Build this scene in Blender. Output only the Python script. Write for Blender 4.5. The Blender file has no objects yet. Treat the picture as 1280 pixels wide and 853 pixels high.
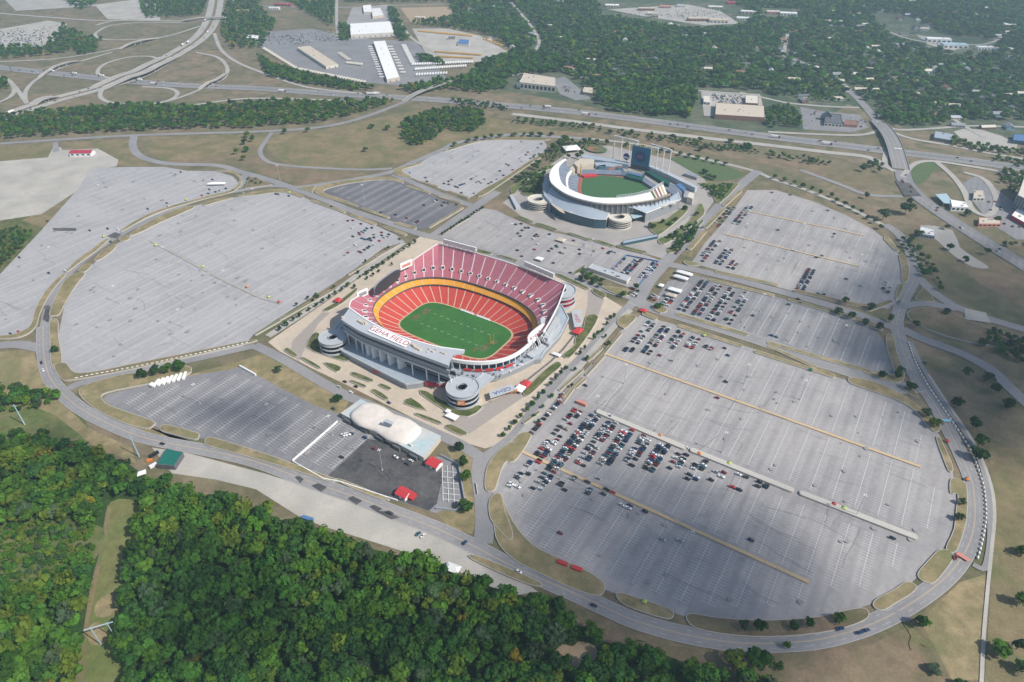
import bpy, bmesh, math, random
import numpy as np
from mathutils import Vector, Matrix
random.seed(7); rng = np.random.default_rng(7)
sc = bpy.context.scene
COL = sc.collection
# ------------------------------------------------------------------ camera, sky, sun, exposure
TH = math.radians(36.0); F = 853.0; H = 427.0
cam_d = bpy.data.cameras.new('camera'); cam = bpy.data.objects.new('camera', cam_d); COL.objects.link(cam)
cam.location = (0, 0, H); cam.rotation_euler = (math.pi/2 - TH, 0, 0)
cam_d.sensor_width = 36; cam_d.lens = F/1280*36; cam_d.clip_start = 1; cam_d.clip_end = 20000
sc.camera = cam
SUN_EL = math.radians(46); SUN_AZ = math.atan2(.88, -.47)          # azimuth from +Y towards +X
SUNV = Vector((math.sin(SUN_AZ)*math.cos(SUN_EL), math.cos(SUN_AZ)*math.cos(SUN_EL), math.sin(SUN_EL)))
w = bpy.data.worlds.new('World'); sc.world = w; w.use_nodes = True
nt = w.node_tree
sky = nt.nodes.new('ShaderNodeTexSky'); sky.sky_type = 'NISHITA'; sky.sun_disc = False
sky.sun_elevation = SUN_EL; sky.sun_rotation = SUN_AZ; sky.air_density = 1.0; sky.dust_density = 1.5
nt.links.new(sky.outputs[0], nt.nodes['Background'].inputs[0]); nt.nodes['Background'].inputs[1].default_value = 0.105
sl = bpy.data.lights.new('sun', 'SUN'); sl.energy = 4.0; sl.angle = math.radians(.55); sl.color = (1, .955, .89)
so = bpy.data.objects.new('sun', sl); COL.objects.link(so); so.rotation_euler = (-SUNV).to_track_quat('-Z', 'Y').to_euler()
sc.view_settings.view_transform = 'Standard'; sc.view_settings.look = 'None'
sc.view_settings.exposure = 0.36; sc.view_settings.gamma = 1; sc.view_settings.use_curve_mapping = False
sc.cycles.max_bounces = 6; sc.cycles.diffuse_bounces = 3; sc.cycles.glossy_bounces = 2; sc.cycles.transparent_max_bounces = 48
sc.cycles.volume_bounces = 0; sc.cycles.use_denoising = True

# ------------------------------------------------------------------ helpers
def P(px, py, z=0.0):
    """the point at height z seen at pixel (px, py) of the 1280 x 853 photograph"""
    x = (px-640)/F; y = (426.5-py)/F
    d = (H-z)/(math.sin(TH)-y*math.cos(TH))
    return Vector((x*d, (math.cos(TH)+y*math.sin(TH))*d, z))
AX = math.radians(-32.7)
UV = Vector((math.cos(AX), math.sin(AX), 0)); VV = Vector((-UV.y, UV.x, 0))
C0 = P(569, 413.5)
def W(u, v, z=0.0): return C0 + UV*u + VV*v + Vector((0, 0, z))        # stadium frame to world
def toUV(p): d = Vector(p) - C0; return d.dot(UV), d.dot(VV)
def S(*a): return [P(x, y) for x, y in a]
def Z(ox, oy, s, *a): return [(ox+x/s, oy+y/s) for x, y in a]

def smooth(pts, n=4, closed=False):
    pts = [Vector(p) for p in pts]; out = []; N = len(pts)
    rngi = range(N if closed else N-1)
    for i in rngi:
        if closed: a, b, c, d = pts[i-1], pts[i], pts[(i+1) % N], pts[(i+2) % N]
        else: a, b, c, d = pts[max(i-1, 0)], pts[i], pts[i+1], pts[min(i+2, N-1)]
        for k in range(n):
            t = k/n
            out.append(.5*((2*b)+(c-a)*t+(2*a-5*b+4*c-d)*t*t+(3*b-a-3*c+d)*t**3))
    if not closed: out.append(pts[-1])
    return out
def area2(pts): return sum(pts[i-1].x*pts[i].y-pts[i].x*pts[i-1].y for i in range(len(pts)))
def offset(pts, d):
    """grow (d > 0) a closed outline lying in the xy plane"""
    pts = [Vector((p.x, p.y, 0)) for p in pts]
    s = 1 if area2(pts) > 0 else -1
    out = []; N = len(pts)
    for i in range(N):
        e1 = (pts[i]-pts[i-1]); e2 = (pts[(i+1) % N]-pts[i])
        n1 = Vector((e1.y, -e1.x, 0)); n2 = Vector((e2.y, -e2.x, 0))
        if n1.length > 1e-6: n1.normalize()
        if n2.length > 1e-6: n2.normalize()
        n = n1+n2
        if n.length < 1e-4: n = n1
        n.normalize(); k = max(.5, n.dot(n1))
        out.append(pts[i]+n*(s*d/k))
    return out
def inside(p, poly):
    x, y = p[0], p[1]; r = False; N = len(poly)
    for i in range(N):
        a = poly[i]; b = poly[i-1]
        if (a[1] > y) != (b[1] > y) and x < (b[0]-a[0])*(y-a[1])/(b[1]-a[1])+a[0]: r = not r
    return r

class MB:
    def __init__(s): s.v = []; s.f = []; s.m = []
    def add(s, vs, fs, mi=0):
        o = len(s.v); s.v += [tuple(v) for v in vs]
        for f in fs: s.f.append([i+o for i in f]); s.m.append(mi)
        return s
    def poly(s, pts, mi=0, z=None):
        pts = [Vector((p[0], p[1], z if z is not None else (p[2] if len(p) > 2 else 0))) for p in pts]
        if z is not None and area2(pts) < 0: pts = pts[::-1]
        return s.add(pts, [list(range(len(pts)))], mi)
    def prism(s, pts, z0, z1, mi=0, mt=None, bottom=False):
        pts = [Vector((p[0], p[1], 0)) for p in pts]
        if area2(pts) < 0: pts = pts[::-1]
        n = len(pts)
        vs = [(p.x, p.y, z0) for p in pts]+[(p.x, p.y, z1) for p in pts]
        s.add(vs, [[i, (i+1) % n, n+(i+1) % n, n+i] for i in range(n)], mi)
        s.add(vs[n:], [list(range(n))], mi if mt is None else mt)
        if bottom: s.add(vs[:n], [list(range(n))[::-1]], mi)
        return s
    def box(s, c, size, rz=0.0, mi=0, mt=None, bottom=True):
        cx, cy, z0 = c; a, b, h = size[0]/2, size[1]/2, size[2]
        q = []
        for x, y in ((-a, -b), (a, -b), (a, b), (-a, b)):
            q.append((cx+x*math.cos(rz)-y*math.sin(rz), cy+x*math.sin(rz)+y*math.cos(rz)))
        return s.prism(q, z0, z0+h, mi, mt, bottom)
    def loft(s, rings, mi=0, closed=False, cap=False):
        """skin a list of equal-length point rows"""
        n = len(rings[0]); vs = [p for r in rings for p in r]; fs = []
        for j in range(len(rings)-1):
            for i in range(n if closed else n-1):
                k = (i+1) % n
                fs.append([j*n+i, j*n+k, (j+1)*n+k, (j+1)*n+i])
        s.add(vs, fs, mi)
        if cap:
            s.add(rings[-1], [list(range(n))], mi)
        return s
    def tube(s, a, b, r0, r1=None, n=6, mi=0, cap=True):
        a = Vector(a); b = Vector(b); r1 = r0 if r1 is None else r1
        d = (b-a).normalized(); x = d.orthogonal().normalized(); y = d.cross(x)
        A = [a+(x*math.cos(t)+y*math.sin(t))*r0 for t in [2*math.pi*i/n for i in range(n)]]
        B = [b+(x*math.cos(t)+y*math.sin(t))*r1 for t in [2*math.pi*i/n for i in range(n)]]
        s.loft([A, B], mi, True)
        if cap: s.add(B, [list(range(n))], mi); s.add(A, [list(range(n))[::-1]], mi)
        return s
    def beam(s, a, b, wd, ht, mi=0):
        """rectangular bar between two points, ht measured upwards from the line"""
        a = Vector(a); b = Vector(b); d = (b-a); n = Vector((-d.y, d.x, 0)); n = n.normalized()*wd/2 if n.length > 1e-6 else Vector((wd/2, 0, 0))
        up = Vector((0, 0, ht))
        A = [a-n, a+n, a+n+up, a-n+up]; B = [b-n, b+n, b+n+up, b-n+up]
        s.loft([A, B], mi, True); s.add(A, [[3, 2, 1, 0]], mi); s.add(B, [[0, 1, 2, 3]], mi)
        return s
    def strip(s, line, wd, z=None, mi=0):
        L, R = sides(line, wd, z)
        return s.loft([R, L], mi)
    def build(s, name, mats, parent=None, local=False, flat=True, origin=None):
        if not isinstance(mats, (list, tuple)): mats = [mats]
        vs = s.v
        if parent is not None and not local:
            M = wmat(parent).inverted(); vs = [M @ Vector(v) for v in vs]
        if parent is None and origin is not None:
            vs = [Vector(v)-Vector(origin) for v in vs]
        me = bpy.data.meshes.new(name); me.from_pydata([tuple(v) for v in vs], [], s.f)
        for m in mats: me.materials.append(m)
        me.polygons.foreach_set('material_index', s.m)
        if not flat: me.polygons.foreach_set('use_smooth', [True]*len(s.f))
        me.update()
        o = bpy.data.objects.new(name, me); COL.objects.link(o)
        if parent is not None: o.parent = parent
        elif origin is not None: o.location = origin
        return o
def wmat(o):
    m = o.matrix_basis.copy()
    while o.parent: o = o.parent; m = o.matrix_basis @ m
    return m
def sides(line, wd, z=None):
    line = [Vector(p) for p in line]; L = []; R = []
    for i, p in enumerate(line):
        t = line[min(i+1, len(line)-1)]-line[max(i-1, 0)]; n = Vector((-t.y, t.x, 0))
        if n.length > 1e-6: n.normalize()
        ww = wd[i] if isinstance(wd, (list, tuple)) else wd
        q = Vector((p.x, p.y, p.z if z is None else z))
        L.append(q+n*ww/2); R.append(q-n*ww/2)
    return L, R
def thing(name, label, cat, loc=(0, 0, 0), rz=0, group=None):
    o = bpy.data.objects.new(name, None); COL.objects.link(o); o.empty_display_size = 1
    o.location = loc; o.rotation_euler = (0, 0, rz); return tag(o, label, cat, group)
def tag(o, label=None, cat=None, group=None, kind=None):
    if label: o['label'] = label
    if cat: o['category'] = cat
    if group: o['group'] = group
    if kind: o['kind'] = kind
    return o
def dup(root, loc, rz=0, label=None, group=None, scale=None, color=None):
    r = root.copy(); COL.objects.link(r); r.location = loc; r.rotation_euler = (0, 0, rz)
    if label: r['label'] = label
    if group: r['group'] = group
    if scale is not None: r.scale = scale if isinstance(scale, tuple) else (scale,)*3
    for ch in list(root.children):
        c = ch.copy(); COL.objects.link(c); c.parent = r
        if color is not None: c.color = color
        for g in ch.children:
            d = g.copy(); COL.objects.link(d); d.parent = c
            if color is not None: d.color = color
    if color is not None: r.color = color
    return r

# ------------------------------------------------------------------ materials
def lin(c): return tuple((x/255/12.92 if x/255 <= .04045 else ((x/255+.055)/1.055)**2.4) for x in c)
def mat(name, c, rough=.85, var=0.0, scale=.2, c2=None, scale2=None, metallic=0, spec=.3, streak=None, c3=None):
    """a surface with one or two octaves of world-space mottling; c, c2 are linear base colours"""
    m = bpy.data.materials.new(name); m.use_nodes = True; nt = m.node_tree; b = nt.nodes['Principled BSDF']
    b.inputs['Roughness'].default_value = rough; b.inputs['Metallic'].default_value = metallic
    b.inputs['Specular IOR Level'].default_value = spec
    b.inputs['Base Color'].default_value = (*c, 1)
    if var or c2:
        g = nt.nodes.new('ShaderNodeNewGeometry')
        n = nt.nodes.new('ShaderNodeTexNoise'); n.inputs['Scale'].default_value = scale; n.inputs['Detail'].default_value = 8; n.inputs['Roughness'].default_value = .62
        nt.links.new(g.outputs['Position'], n.inputs['Vector'])
        r = nt.nodes.new('ShaderNodeMapRange'); r.inputs[1].default_value = .28; r.inputs[2].default_value = .72
        r.inputs[3].default_value = 1-var; r.inputs[4].default_value = 1+var
        nt.links.new(n.outputs[0], r.inputs[0])
        mx = nt.nodes.new('ShaderNodeMix'); mx.data_type = 'RGBA'; mx.blend_type = 'MULTIPLY'; mx.inputs[0].default_value = 1
        mx.inputs[6].default_value = (*c, 1); nt.links.new(r.outputs[0], mx.inputs[7])
        last = mx.outputs[2]
        if c2:
            n2 = nt.nodes.new('ShaderNodeTexNoise'); n2.inputs['Scale'].default_value = scale2 or scale*.15; n2.inputs['Detail'].default_value = 9; n2.inputs['Roughness'].default_value = .6
            nt.links.new(g.outputs['Position'], n2.inputs['Vector'])
            r2 = nt.nodes.new('ShaderNodeMapRange'); r2.inputs[1].default_value = .40; r2.inputs[2].default_value = .60
            nt.links.new(n2.outputs[0], r2.inputs[0])
            m2 = nt.nodes.new('ShaderNodeMix'); m2.data_type = 'RGBA'; m2.inputs[6].default_value = (*c, 1); m2.inputs[7].default_value = (*c2, 1)
            nt.links.new(r2.outputs[0], m2.inputs[0]); nt.links.new(m2.outputs[2], mx.inputs[6])
        if c3:                                                    # patches of another growth or of bare soil
            n6 = nt.nodes.new('ShaderNodeTexNoise'); n6.inputs['Scale'].default_value = .021; n6.inputs['Detail'].default_value = 10; n6.inputs['Roughness'].default_value = .68; n6.inputs['Distortion'].default_value = .6
            nt.links.new(g.outputs['Position'], n6.inputs['Vector'])
            r6 = nt.nodes.new('ShaderNodeMapRange'); r6.inputs[1].default_value = .50; r6.inputs[2].default_value = .62; r6.inputs[4].default_value = .85
            nt.links.new(n6.outputs[0], r6.inputs[0])
            m6 = nt.nodes.new('ShaderNodeMix'); m6.data_type = 'RGBA'; m6.inputs[7].default_value = (*c3, 1)
            nt.links.new(r6.outputs[0], m6.inputs[0]); nt.links.new(last, m6.inputs[6]); last = m6.outputs[2]
        if var > .12:                                             # fine grain
            n5 = nt.nodes.new('ShaderNodeTexNoise'); n5.inputs['Scale'].default_value = max(.45, scale*6); n5.inputs['Detail'].default_value = 4; n5.inputs['Roughness'].default_value = .7
            nt.links.new(g.outputs['Position'], n5.inputs['Vector'])
            r5 = nt.nodes.new('ShaderNodeMapRange'); r5.inputs[1].default_value = .3; r5.inputs[2].default_value = .7; r5.inputs[3].default_value = 1-var*.7; r5.inputs[4].default_value = 1+var*.7
            nt.links.new(n5.outputs[0], r5.inputs[0])
            m5 = nt.nodes.new('ShaderNodeMix'); m5.data_type = 'RGBA'; m5.blend_type = 'MULTIPLY'; m5.inputs[0].default_value = 1
            nt.links.new(last, m5.inputs[6]); nt.links.new(r5.outputs[0], m5.inputs[7]); last = m5.outputs[2]
        if streak:
            # repaired rectangles laid along the bays, and tyre-darkened lanes between the bays
            def node(t, **kw):
                q = nt.nodes.new(t)
                for a_, b_ in kw.items(): setattr(q, a_, b_)
                return q
            mp2 = node('ShaderNodeMapping', vector_type='TEXTURE'); mp2.inputs['Location'].default_value = tuple(C0); mp2.inputs['Rotation'].default_value = (0, 0, AX); nt.links.new(g.outputs['Position'], mp2.inputs[0])
            vo = node('ShaderNodeTexVoronoi', distance='CHEBYCHEV'); vo.inputs['Scale'].default_value = .022; nt.links.new(mp2.outputs[0], vo.inputs['Vector'])
            sx_ = node('ShaderNodeSeparateColor'); nt.links.new(vo.outputs['Color'], sx_.inputs[0])
            rv = node('ShaderNodeMapRange'); rv.inputs[3].default_value = .955; rv.inputs[4].default_value = 1.045; nt.links.new(sx_.outputs[0], rv.inputs[0])
            sp_ = node('ShaderNodeSeparateXYZ'); nt.links.new(mp2.outputs[0], sp_.inputs[0])
            ma = node('ShaderNodeMath', operation='MULTIPLY_ADD'); ma.inputs[1].default_value = 2*math.pi/17.12*2; ma.inputs[2].default_value = -448.1*2*math.pi/17.12*2; nt.links.new(sp_.outputs[0], ma.inputs[0])
            cs_ = node('ShaderNodeMath', operation='COSINE'); nt.links.new(ma.outputs[0], cs_.inputs[0])
            ml = node('ShaderNodeMath', operation='MULTIPLY_ADD'); ml.inputs[1].default_value = -.028; ml.inputs[2].default_value = 1.0; nt.links.new(cs_.outputs[0], ml.inputs[0])
            mm = node('ShaderNodeMath', operation='MULTIPLY'); nt.links.new(rv.outputs[0], mm.inputs[0]); nt.links.new(ml.outputs[0], mm.inputs[1])
            m4 = node('ShaderNodeMix', data_type='RGBA', blend_type='MULTIPLY'); m4.inputs[0].default_value = 1; nt.links.new(last, m4.inputs[6]); nt.links.new(mm.outputs[0], m4.inputs[7]); last = m4.outputs[2]
            # worn lanes: noise drawn out along the bays
            mp = nt.nodes.new('ShaderNodeMapping'); mp.vector_type = 'TEXTURE'; mp.inputs['Rotation'].default_value = (0, 0, AX); mp.inputs['Scale'].default_value = (4.0, 60, 60)
            nt.links.new(g.outputs['Position'], mp.inputs[0])
            n3 = nt.nodes.new('ShaderNodeTexNoise'); n3.inputs['Scale'].default_value = 1; n3.inputs['Detail'].default_value = 5
            nt.links.new(mp.outputs[0], n3.inputs['Vector'])
            r3 = nt.nodes.new('ShaderNodeMapRange'); r3.inputs[1].default_value = .3; r3.inputs[2].default_value = .7; r3.inputs[3].default_value = 1-streak; r3.inputs[4].default_value = 1+streak
            nt.links.new(n3.outputs[0], r3.inputs[0])
            m3 = nt.nodes.new('ShaderNodeMix'); m3.data_type = 'RGBA'; m3.blend_type = 'MULTIPLY'; m3.inputs[0].default_value = 1
            nt.links.new(last, m3.inputs[6]); nt.links.new(r3.outputs[0], m3.inputs[7]); last = m3.outputs[2]
        nt.links.new(last, b.inputs['Base Color'])
    return m
M = {}
def defm(k, *a, **kw): M[k] = mat(k, *a, **kw)
defm('ground', (.205, .158, .102), var=.30, scale=.05, c2=(.145, .13, .075), scale2=.006, rough=.95, c3=(.095, .105, .045))
defm('dry_grass', (.235, .18, .10), var=.30, scale=.12, c2=(.165, .14, .072), scale2=.03, rough=.95, c3=(.125, .135, .055))
defm('tan_grass', (.30, .235, .13), var=.25, scale=.15, c2=(.20, .17, .085), scale2=.05, rough=.95, c3=(.17, .165, .075))
defm('brown_field', (.215, .155, .10), var=.25, scale=.08, c2=(.17, .14, .08), scale2=.012, rough=.95, c3=(.12, .115, .055))
defm('green_grass', (.085, .125, .035), var=.3, scale=.12, c2=(.13, .14, .05), scale2=.03, rough=.95, c3=(.18, .155, .075))
defm('strip_grass', (.125, .155, .045), var=.25, scale=.12, c2=(.16, .16, .06), scale2=.02, rough=.95)
defm('lawn', (.085, .125, .05), var=.25, scale=.2, rough=.95)
defm('scrub', (.075, .10, .03), var=.45, scale=.12, c2=(.12, .12, .045), scale2=.03, rough=.95)
defm('forest_floor', (.034, .068, .017), var=.4, scale=.2, rough=1)
defm('suburb_floor', (.055, .085, .045), var=.4, scale=.05, c2=(.12, .125, .08), scale2=.012, rough=1)
defm('asphalt', (.345, .322, .308), var=.10, scale=.25, c2=(.285, .273, .27), scale2=.012, streak=.07)
defm('asphalt_pale', (.375, .362, .36), var=.08, scale=.2, c2=(.335, .325, .325), scale2=.012, streak=.07)
defm('asphalt_mid', (.24, .232, .235), var=.10, scale=.25, c2=(.205, .20, .205), scale2=.015, streak=.08)
defm('asphalt_dark', (.155, .15, .158), var=.10, scale=.25, c2=(.125, .122, .13), scale2=.02, streak=.08)
defm('asphalt_new', (.060, .060, .063), var=.25, scale=.25, c2=(.105, .10, .097), scale2=.05)
defm('road', (.275, .265, .26), var=.09, scale=.3, c2=(.235, .228, .228), scale2=.02)
defm('highway', (.25, .24, .235), var=.08, scale=.3, c2=(.215, .21, .21), scale2=.01)
defm('concrete_road', (.40, .375, .335), var=.08, scale=.3, c2=(.345, .325, .295), scale2=.02)
defm('concrete', (.47, .445, .40), var=.08, scale=.4)
defm('park_paving', (.36, .33, .30), var=.10, scale=.12, c2=(.29, .27, .25), scale2=.03)
defm('plaza', (.52, .435, .335), var=.09, scale=.2, c2=(.455, .385, .305), scale2=.03)
defm('pavers', (.325, .285, .255), var=.07, scale=.3)
defm('gravel', (.44, .41, .36), var=.14, scale=.1, c2=(.36, .34, .30), scale2=.025)
defm('dirt', (.36, .27, .18), var=.2, scale=.1)
defm('kerb', (.45, .42, .37), var=.05, scale=.5)
defm('white_paint', (.62, .61, .58), var=.12, scale=.6)
defm('worn_paint', (.51, .50, .485), var=.10, scale=.6)
defm('yellow_paint', (.52, .39, .235), var=.12, scale=.5)
defm('blue_paint', (.08, .17, .34), rough=.7)
defm('salmon_paint', (.55, .22, .17), rough=.8)
defm('cyan_paint', (.22, .48, .62), rough=.8)
defm('white', (.74, .73, .71), rough=.6, var=.04, scale=.3)
defm('bright_white', (.82, .81, .79), rough=.55)
defm('offwhite', (.60, .56, .48), rough=.8, var=.06, scale=.2)
defm('grey_light', (.42, .44, .46), rough=.55, var=.06, scale=.12)
defm('grey_mid', (.26, .27, .285), rough=.6, var=.06, scale=.12)
defm('grey_dark', (.12, .125, .135), rough=.6, var=.08, scale=.2)
defm('roof_blue', (.33, .38, .43), rough=.5, var=.05, scale=.1)
defm('black', (.02, .021, .024), rough=.5)
defm('glass_dark', (.018, .035, .052), rough=.12, spec=.6)
defm('glass_teal', (.03, .085, .11), rough=.12, spec=.6)
defm('red', (.50, .045, .05), rough=.6)
defm('roof_red', (.38, .035, .06), rough=.6, var=.06, scale=.3)
defm('brick', (.25, .13, .10), rough=.9, var=.15, scale=.5)
defm('cream', (.52, .45, .36), rough=.85, var=.06, scale=.3)
defm('steel', (.42, .47, .50), rough=.45, metallic=.3)
defm('steel_blue', (.36, .49, .54), rough=.5)
defm('green_roof', (.012, .13, .10), rough=.6, var=.08, scale=.3)
defm('orange', (.62, .20, .04), rough=.7)
defm('faint_paint', (.415, .402, .398), var=.05, scale=.2)
defm('hi_vis', (.40, .50, .10), rough=.6)
defm('tree_bark', (.10, .075, .05), rough=.95)

# ------------------------------------------------------------------ ground, grass and paved sheets
_z = {'n': 0}
def nz(*a): _z['n'] += 1; return .02 + .006*_z['n']          # every sheet lies a little above the one before it
def flat(name, pts, mt, z, sm=0, closed=True):
    pts = [P(x, y) for x, y in pts]
    if sm: pts = smooth(pts, sm, True)
    return tag(MB().poly(pts, 0, nz(z)).build(name, M[mt]), kind='structure')
g = MB(); N = 24; XS = np.linspace(-7000, 7000, N+1); YS = np.linspace(-1500, 9000, N+1)
g.add([(x, y, 0) for y in YS for x in XS], [[j*(N+1)+i, j*(N+1)+i+1, (j+1)*(N+1)+i+1, (j+1)*(N+1)+i] for j in range(N) for i in range(N)])
tag(g.build('ground', M['ground']), kind='structure')
FOREST_W = [(-60, 545), (40, 540), (110, 575), (160, 580), (190, 600), (240, 615), (330, 640), (370, 660), (440, 680), (520, 700), (600, 728), (640, 745), (700, 752), (725, 790), (800, 800), (880, 830), (960, 850), (1010, 900), (-60, 910)]
flat('woods_floor', FOREST_W, 'forest_floor', .02)
flat('woods_floor', [(-30, 490), (45, 484), (80, 495), (72, 510), (-30, 520)], 'scrub', .02, 3)
flat('grass_clearing', [(138, 628), (172, 628), (176, 650), (168, 690), (158, 740), (152, 790), (158, 870), (96, 870), (106, 800), (116, 740), (126, 680)], 'strip_grass', .05, 3)
flat('dirt_track', [(134, 634), (138, 640), (131, 680), (119, 740), (109, 790), (103, 870), (92, 870), (104, 790), (114, 730), (127, 680)], 'dry_grass', .08, 3)
flat('bare_patch', [(122, 752), (136, 742), (150, 735), (154, 748), (146, 764), (130, 772), (118, 768)], 'tan_grass', .08, 3)
flat('bare_patch', [(110, 785), (124, 778), (134, 796), (128, 806), (112, 804)], 'tan_grass', .08, 3)
flat('grass_clearing', [(-40, 660), (60, 648), (128, 660), (118, 700), (60, 735), (-40, 745)], 'green_grass', .05, 3)
flat('grass_clearing', [(-20, 510), (60, 506), (100, 520), (110, 545), (60, 550), (-20, 545)], 'green_grass', .05, 3)
flat('dirt_bank', [(692, 818), (703, 806), (716, 808), (724, 802), (741, 806), (747, 815), (742, 826), (727, 828), (722, 840), (706, 836), (700, 826)], 'dirt', .06, 3)
flat('far_ground', [(560, -8), (640, 60), (600, 108), (690, 124), (800, 146), (900, 165), (1010, 165), (1060, 130), (1130, 160), (1300, 185), (1400, -30), (560, -40)], 'suburb_floor', .02)
flat('hillside', [(640, 157), (740, 168), (840, 182), (940, 197), (1010, 204), (1100, 217), (1105, 240), (1040, 227), (960, 206), (880, 191), (800, 179), (720, 170), (640, 166)], 'brown_field', .05)
flat('hillside', [(335, 185), (345, 170), (430, 158), (520, 138), (600, 146), (700, 165), (600, 176), (560, 186), (500, 203), (430, 212), (360, 206)], 'dry_grass', .04, 2)
flat('hillside', [(1130, 300), (1180, 330), (1290, 390), (1400, 500), (1400, 420), (1280, 345), (1200, 300), (1150, 275)], 'brown_field', .04)
flat('field', [(1235, 560), (1300, 560), (1400, 640), (1400, 900), (1228, 900), (1244, 640)], 'dry_grass', .05)
flat('field', [(780, 800), (900, 815), (1000, 818), (1090, 806), (1130, 785), (1195, 730), (1232, 718), (1224, 880), (960, 880), (860, 830)], 'brown_field', .05)
flat('field', [(1150, 775), (1200, 728), (1232, 718), (1226, 850), (1190, 850)], 'tan_grass', .08)
flat('field', [(0, 440), (40, 438), (60, 480), (75, 500), (110, 535), (165, 560), (170, 580), (120, 560), (70, 520), (0, 490)], 'tan_grass', .05)
flat('field', [(186, 172), (320, 168), (335, 172), (325, 190), (318, 205), (265, 202), (200, 200), (183, 186)], 'dry_grass', .05)
flat('field', [(200, 203), (275, 206), (320, 215), (370, 232), (455, 218), (455, 212), (400, 212), (340, 203), (320, 190), (300, 195)], 'brown_field', .09)
flat('field', [(0, 184), (64, 178), (66, 195), (0, 204)], 'dry_grass', .05)
flat('field', [(78, 178), (165, 175), (170, 195), (190, 208), (150, 208), (100, 190)], 'dry_grass', .05)
flat('grass', [(0, 275), (50, 268), (88, 240), (100, 234), (55, 300), (0, 352)], 'scrub', .11)
flat('field', [(27, 276), (92, 240), (60, 287)], 'dry_grass', .13)
flat('lawn', [(836, 200), (870, 196), (925, 215), (920, 224), (880, 226), (850, 215)], 'lawn', .06, 3)
flat('lawn', [(1140, 205), (1175, 204), (1165, 216), (1155, 228), (1143, 228)], 'lawn', .06, 3)
flat('verge', [(120, 520), (130, 497), (175, 484), (240, 468), (300, 452), (330, 442), (440, 492), (428, 520), (400, 512), (310, 466), (230, 476), (140, 497), (180, 532), (240, 560), (300, 572), (250, 560), (160, 535)], 'tan_grass', .05)
flat('verge', [(555, 560), (590, 566), (600, 600), (604, 640), (590, 668), (560, 660), (545, 640), (578, 628), (570, 582)], 'tan_grass', .05)
flat('verge', [(640, 745), (720, 770), (800, 798), (780, 810), (720, 792), (660, 762)], 'brown_field', .09)
flat('gravel_yard', [(190, 560), (232, 566), (330, 592), (420, 620), (500, 645), (560, 668), (600, 690), (640, 715), (672, 740), (640, 745), (600, 728), (560, 708), (480, 682), (400, 657), (372, 645), (320, 612), (270, 600), (215, 592)], 'gravel', .10)
flat('gravel_yard', [(0, 202), (60, 197), (66, 185), (76, 184), (78, 188), (122, 186), (148, 200), (146, 208), (112, 214), (98, 238), (52, 268), (0, 276), (-60, 280), (-60, 205)], 'gravel', .06)

LOT = {}
def lot(key, pts, mt, sm=0):
    LOT[key] = [P(x, y) for x, y in pts]
    if sm: LOT[key] = smooth(LOT[key], sm, True)
    z = nz(.12, .002)
    o = tag(MB().poly(LOT[key], 0, z).build('parking_lot', M[mt]), kind='structure'); LOT[key+'_z'] = z
    return o
lot('E', [(800, 394), (850, 408), (900, 423), (960, 442), (1010, 462), (1060, 476), (1110, 493), (1150, 516), (1175, 545), (1190, 585), (1196, 625), (1190, 668), (1170, 700), (1140, 728), (1100, 752), (1050, 768), (1000, 778), (930, 781), (870, 775), (800, 754), (720, 724), (660, 697), (634, 672), (620, 640), (615, 610), (624, 585), (640, 560), (700, 495), (740, 455), (775, 415)], 'asphalt')
lot('D', [(866, 344), (920, 357), (983, 375), (1042, 391), (1075, 403), (1097, 416), (1112, 438), (1119, 463), (1112, 473), (1080, 465), (1030, 450), (985, 437), (935, 421), (890, 409), (850, 397), (812, 384), (835, 352)], 'asphalt_mid')
lot('C', [(934, 238), (970, 238), (1013, 251), (1057, 269), (1092, 288), (1112, 304), (1126, 321), (1130, 345), (1124, 376), (1110, 387), (1088, 382), (1035, 372), (990, 364), (960, 356), (893, 337), (864, 329), (882, 303), (910, 272)], 'asphalt')
lot('B', [(600, 260), (620, 263), (640, 273), (664, 283), (692, 291), (743, 302), (775, 312), (809, 320), (828, 327), (798, 364), (770, 354), (735, 340), (720, 348), (690, 344), (655, 330), (610, 317), (570, 308), (550, 296)], 'asphalt')
lot('A', [(500, 216), (556, 187), (599, 177), (637, 175), (680, 176), (684, 183), (676, 197), (627, 226), (596, 243), (584, 249), (560, 240), (515, 223)], 'asphalt_pale')
lot('K', [(400, 238), (440, 227), (482, 222), (506, 229), (545, 247), (574, 259), (536, 287), (518, 286), (485, 274), (445, 259)], 'asphalt_dark')
lot('W', [(320, 244), (350, 238), (368, 243), (384, 249), (432, 269), (473, 284), (495, 294), (506, 303), (480, 310), (432, 345), (320, 416), (300, 437), (230, 454), (170, 465), (92, 470), (70, 452), (72, 425), (80, 385), (103, 342), (145, 306), (165, 294), (240, 258), (287, 248)], 'asphalt_pale')
lot('X', [(112, 213), (130, 210), (160, 209), (205, 209), (235, 214), (270, 214), (291, 221), (299, 230), (291, 239), (235, 255), (160, 288), (132, 300), (82, 338), (57, 372), (40, 410), (15, 420), (-30, 422), (-30, 375), (52, 288), (98, 236)], 'asphalt_pale')
lot('N', [(128, 499), (136, 493), (175, 484), (233, 471), (283, 463), (300, 459), (320, 469), (395, 508), (428, 519), (470, 535), (530, 572), (553, 571), (575, 582), (582, 627), (545, 642), (495, 626), (423, 601), (365, 578), (318, 566), (250, 548), (190, 533), (155, 518)], 'asphalt_mid')
flat('new_asphalt', [(460, 549), (500, 556), (530, 566), (552, 584), (552, 602), (546, 630), (536, 639), (410, 595)], 'asphalt_new', .30)
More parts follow.
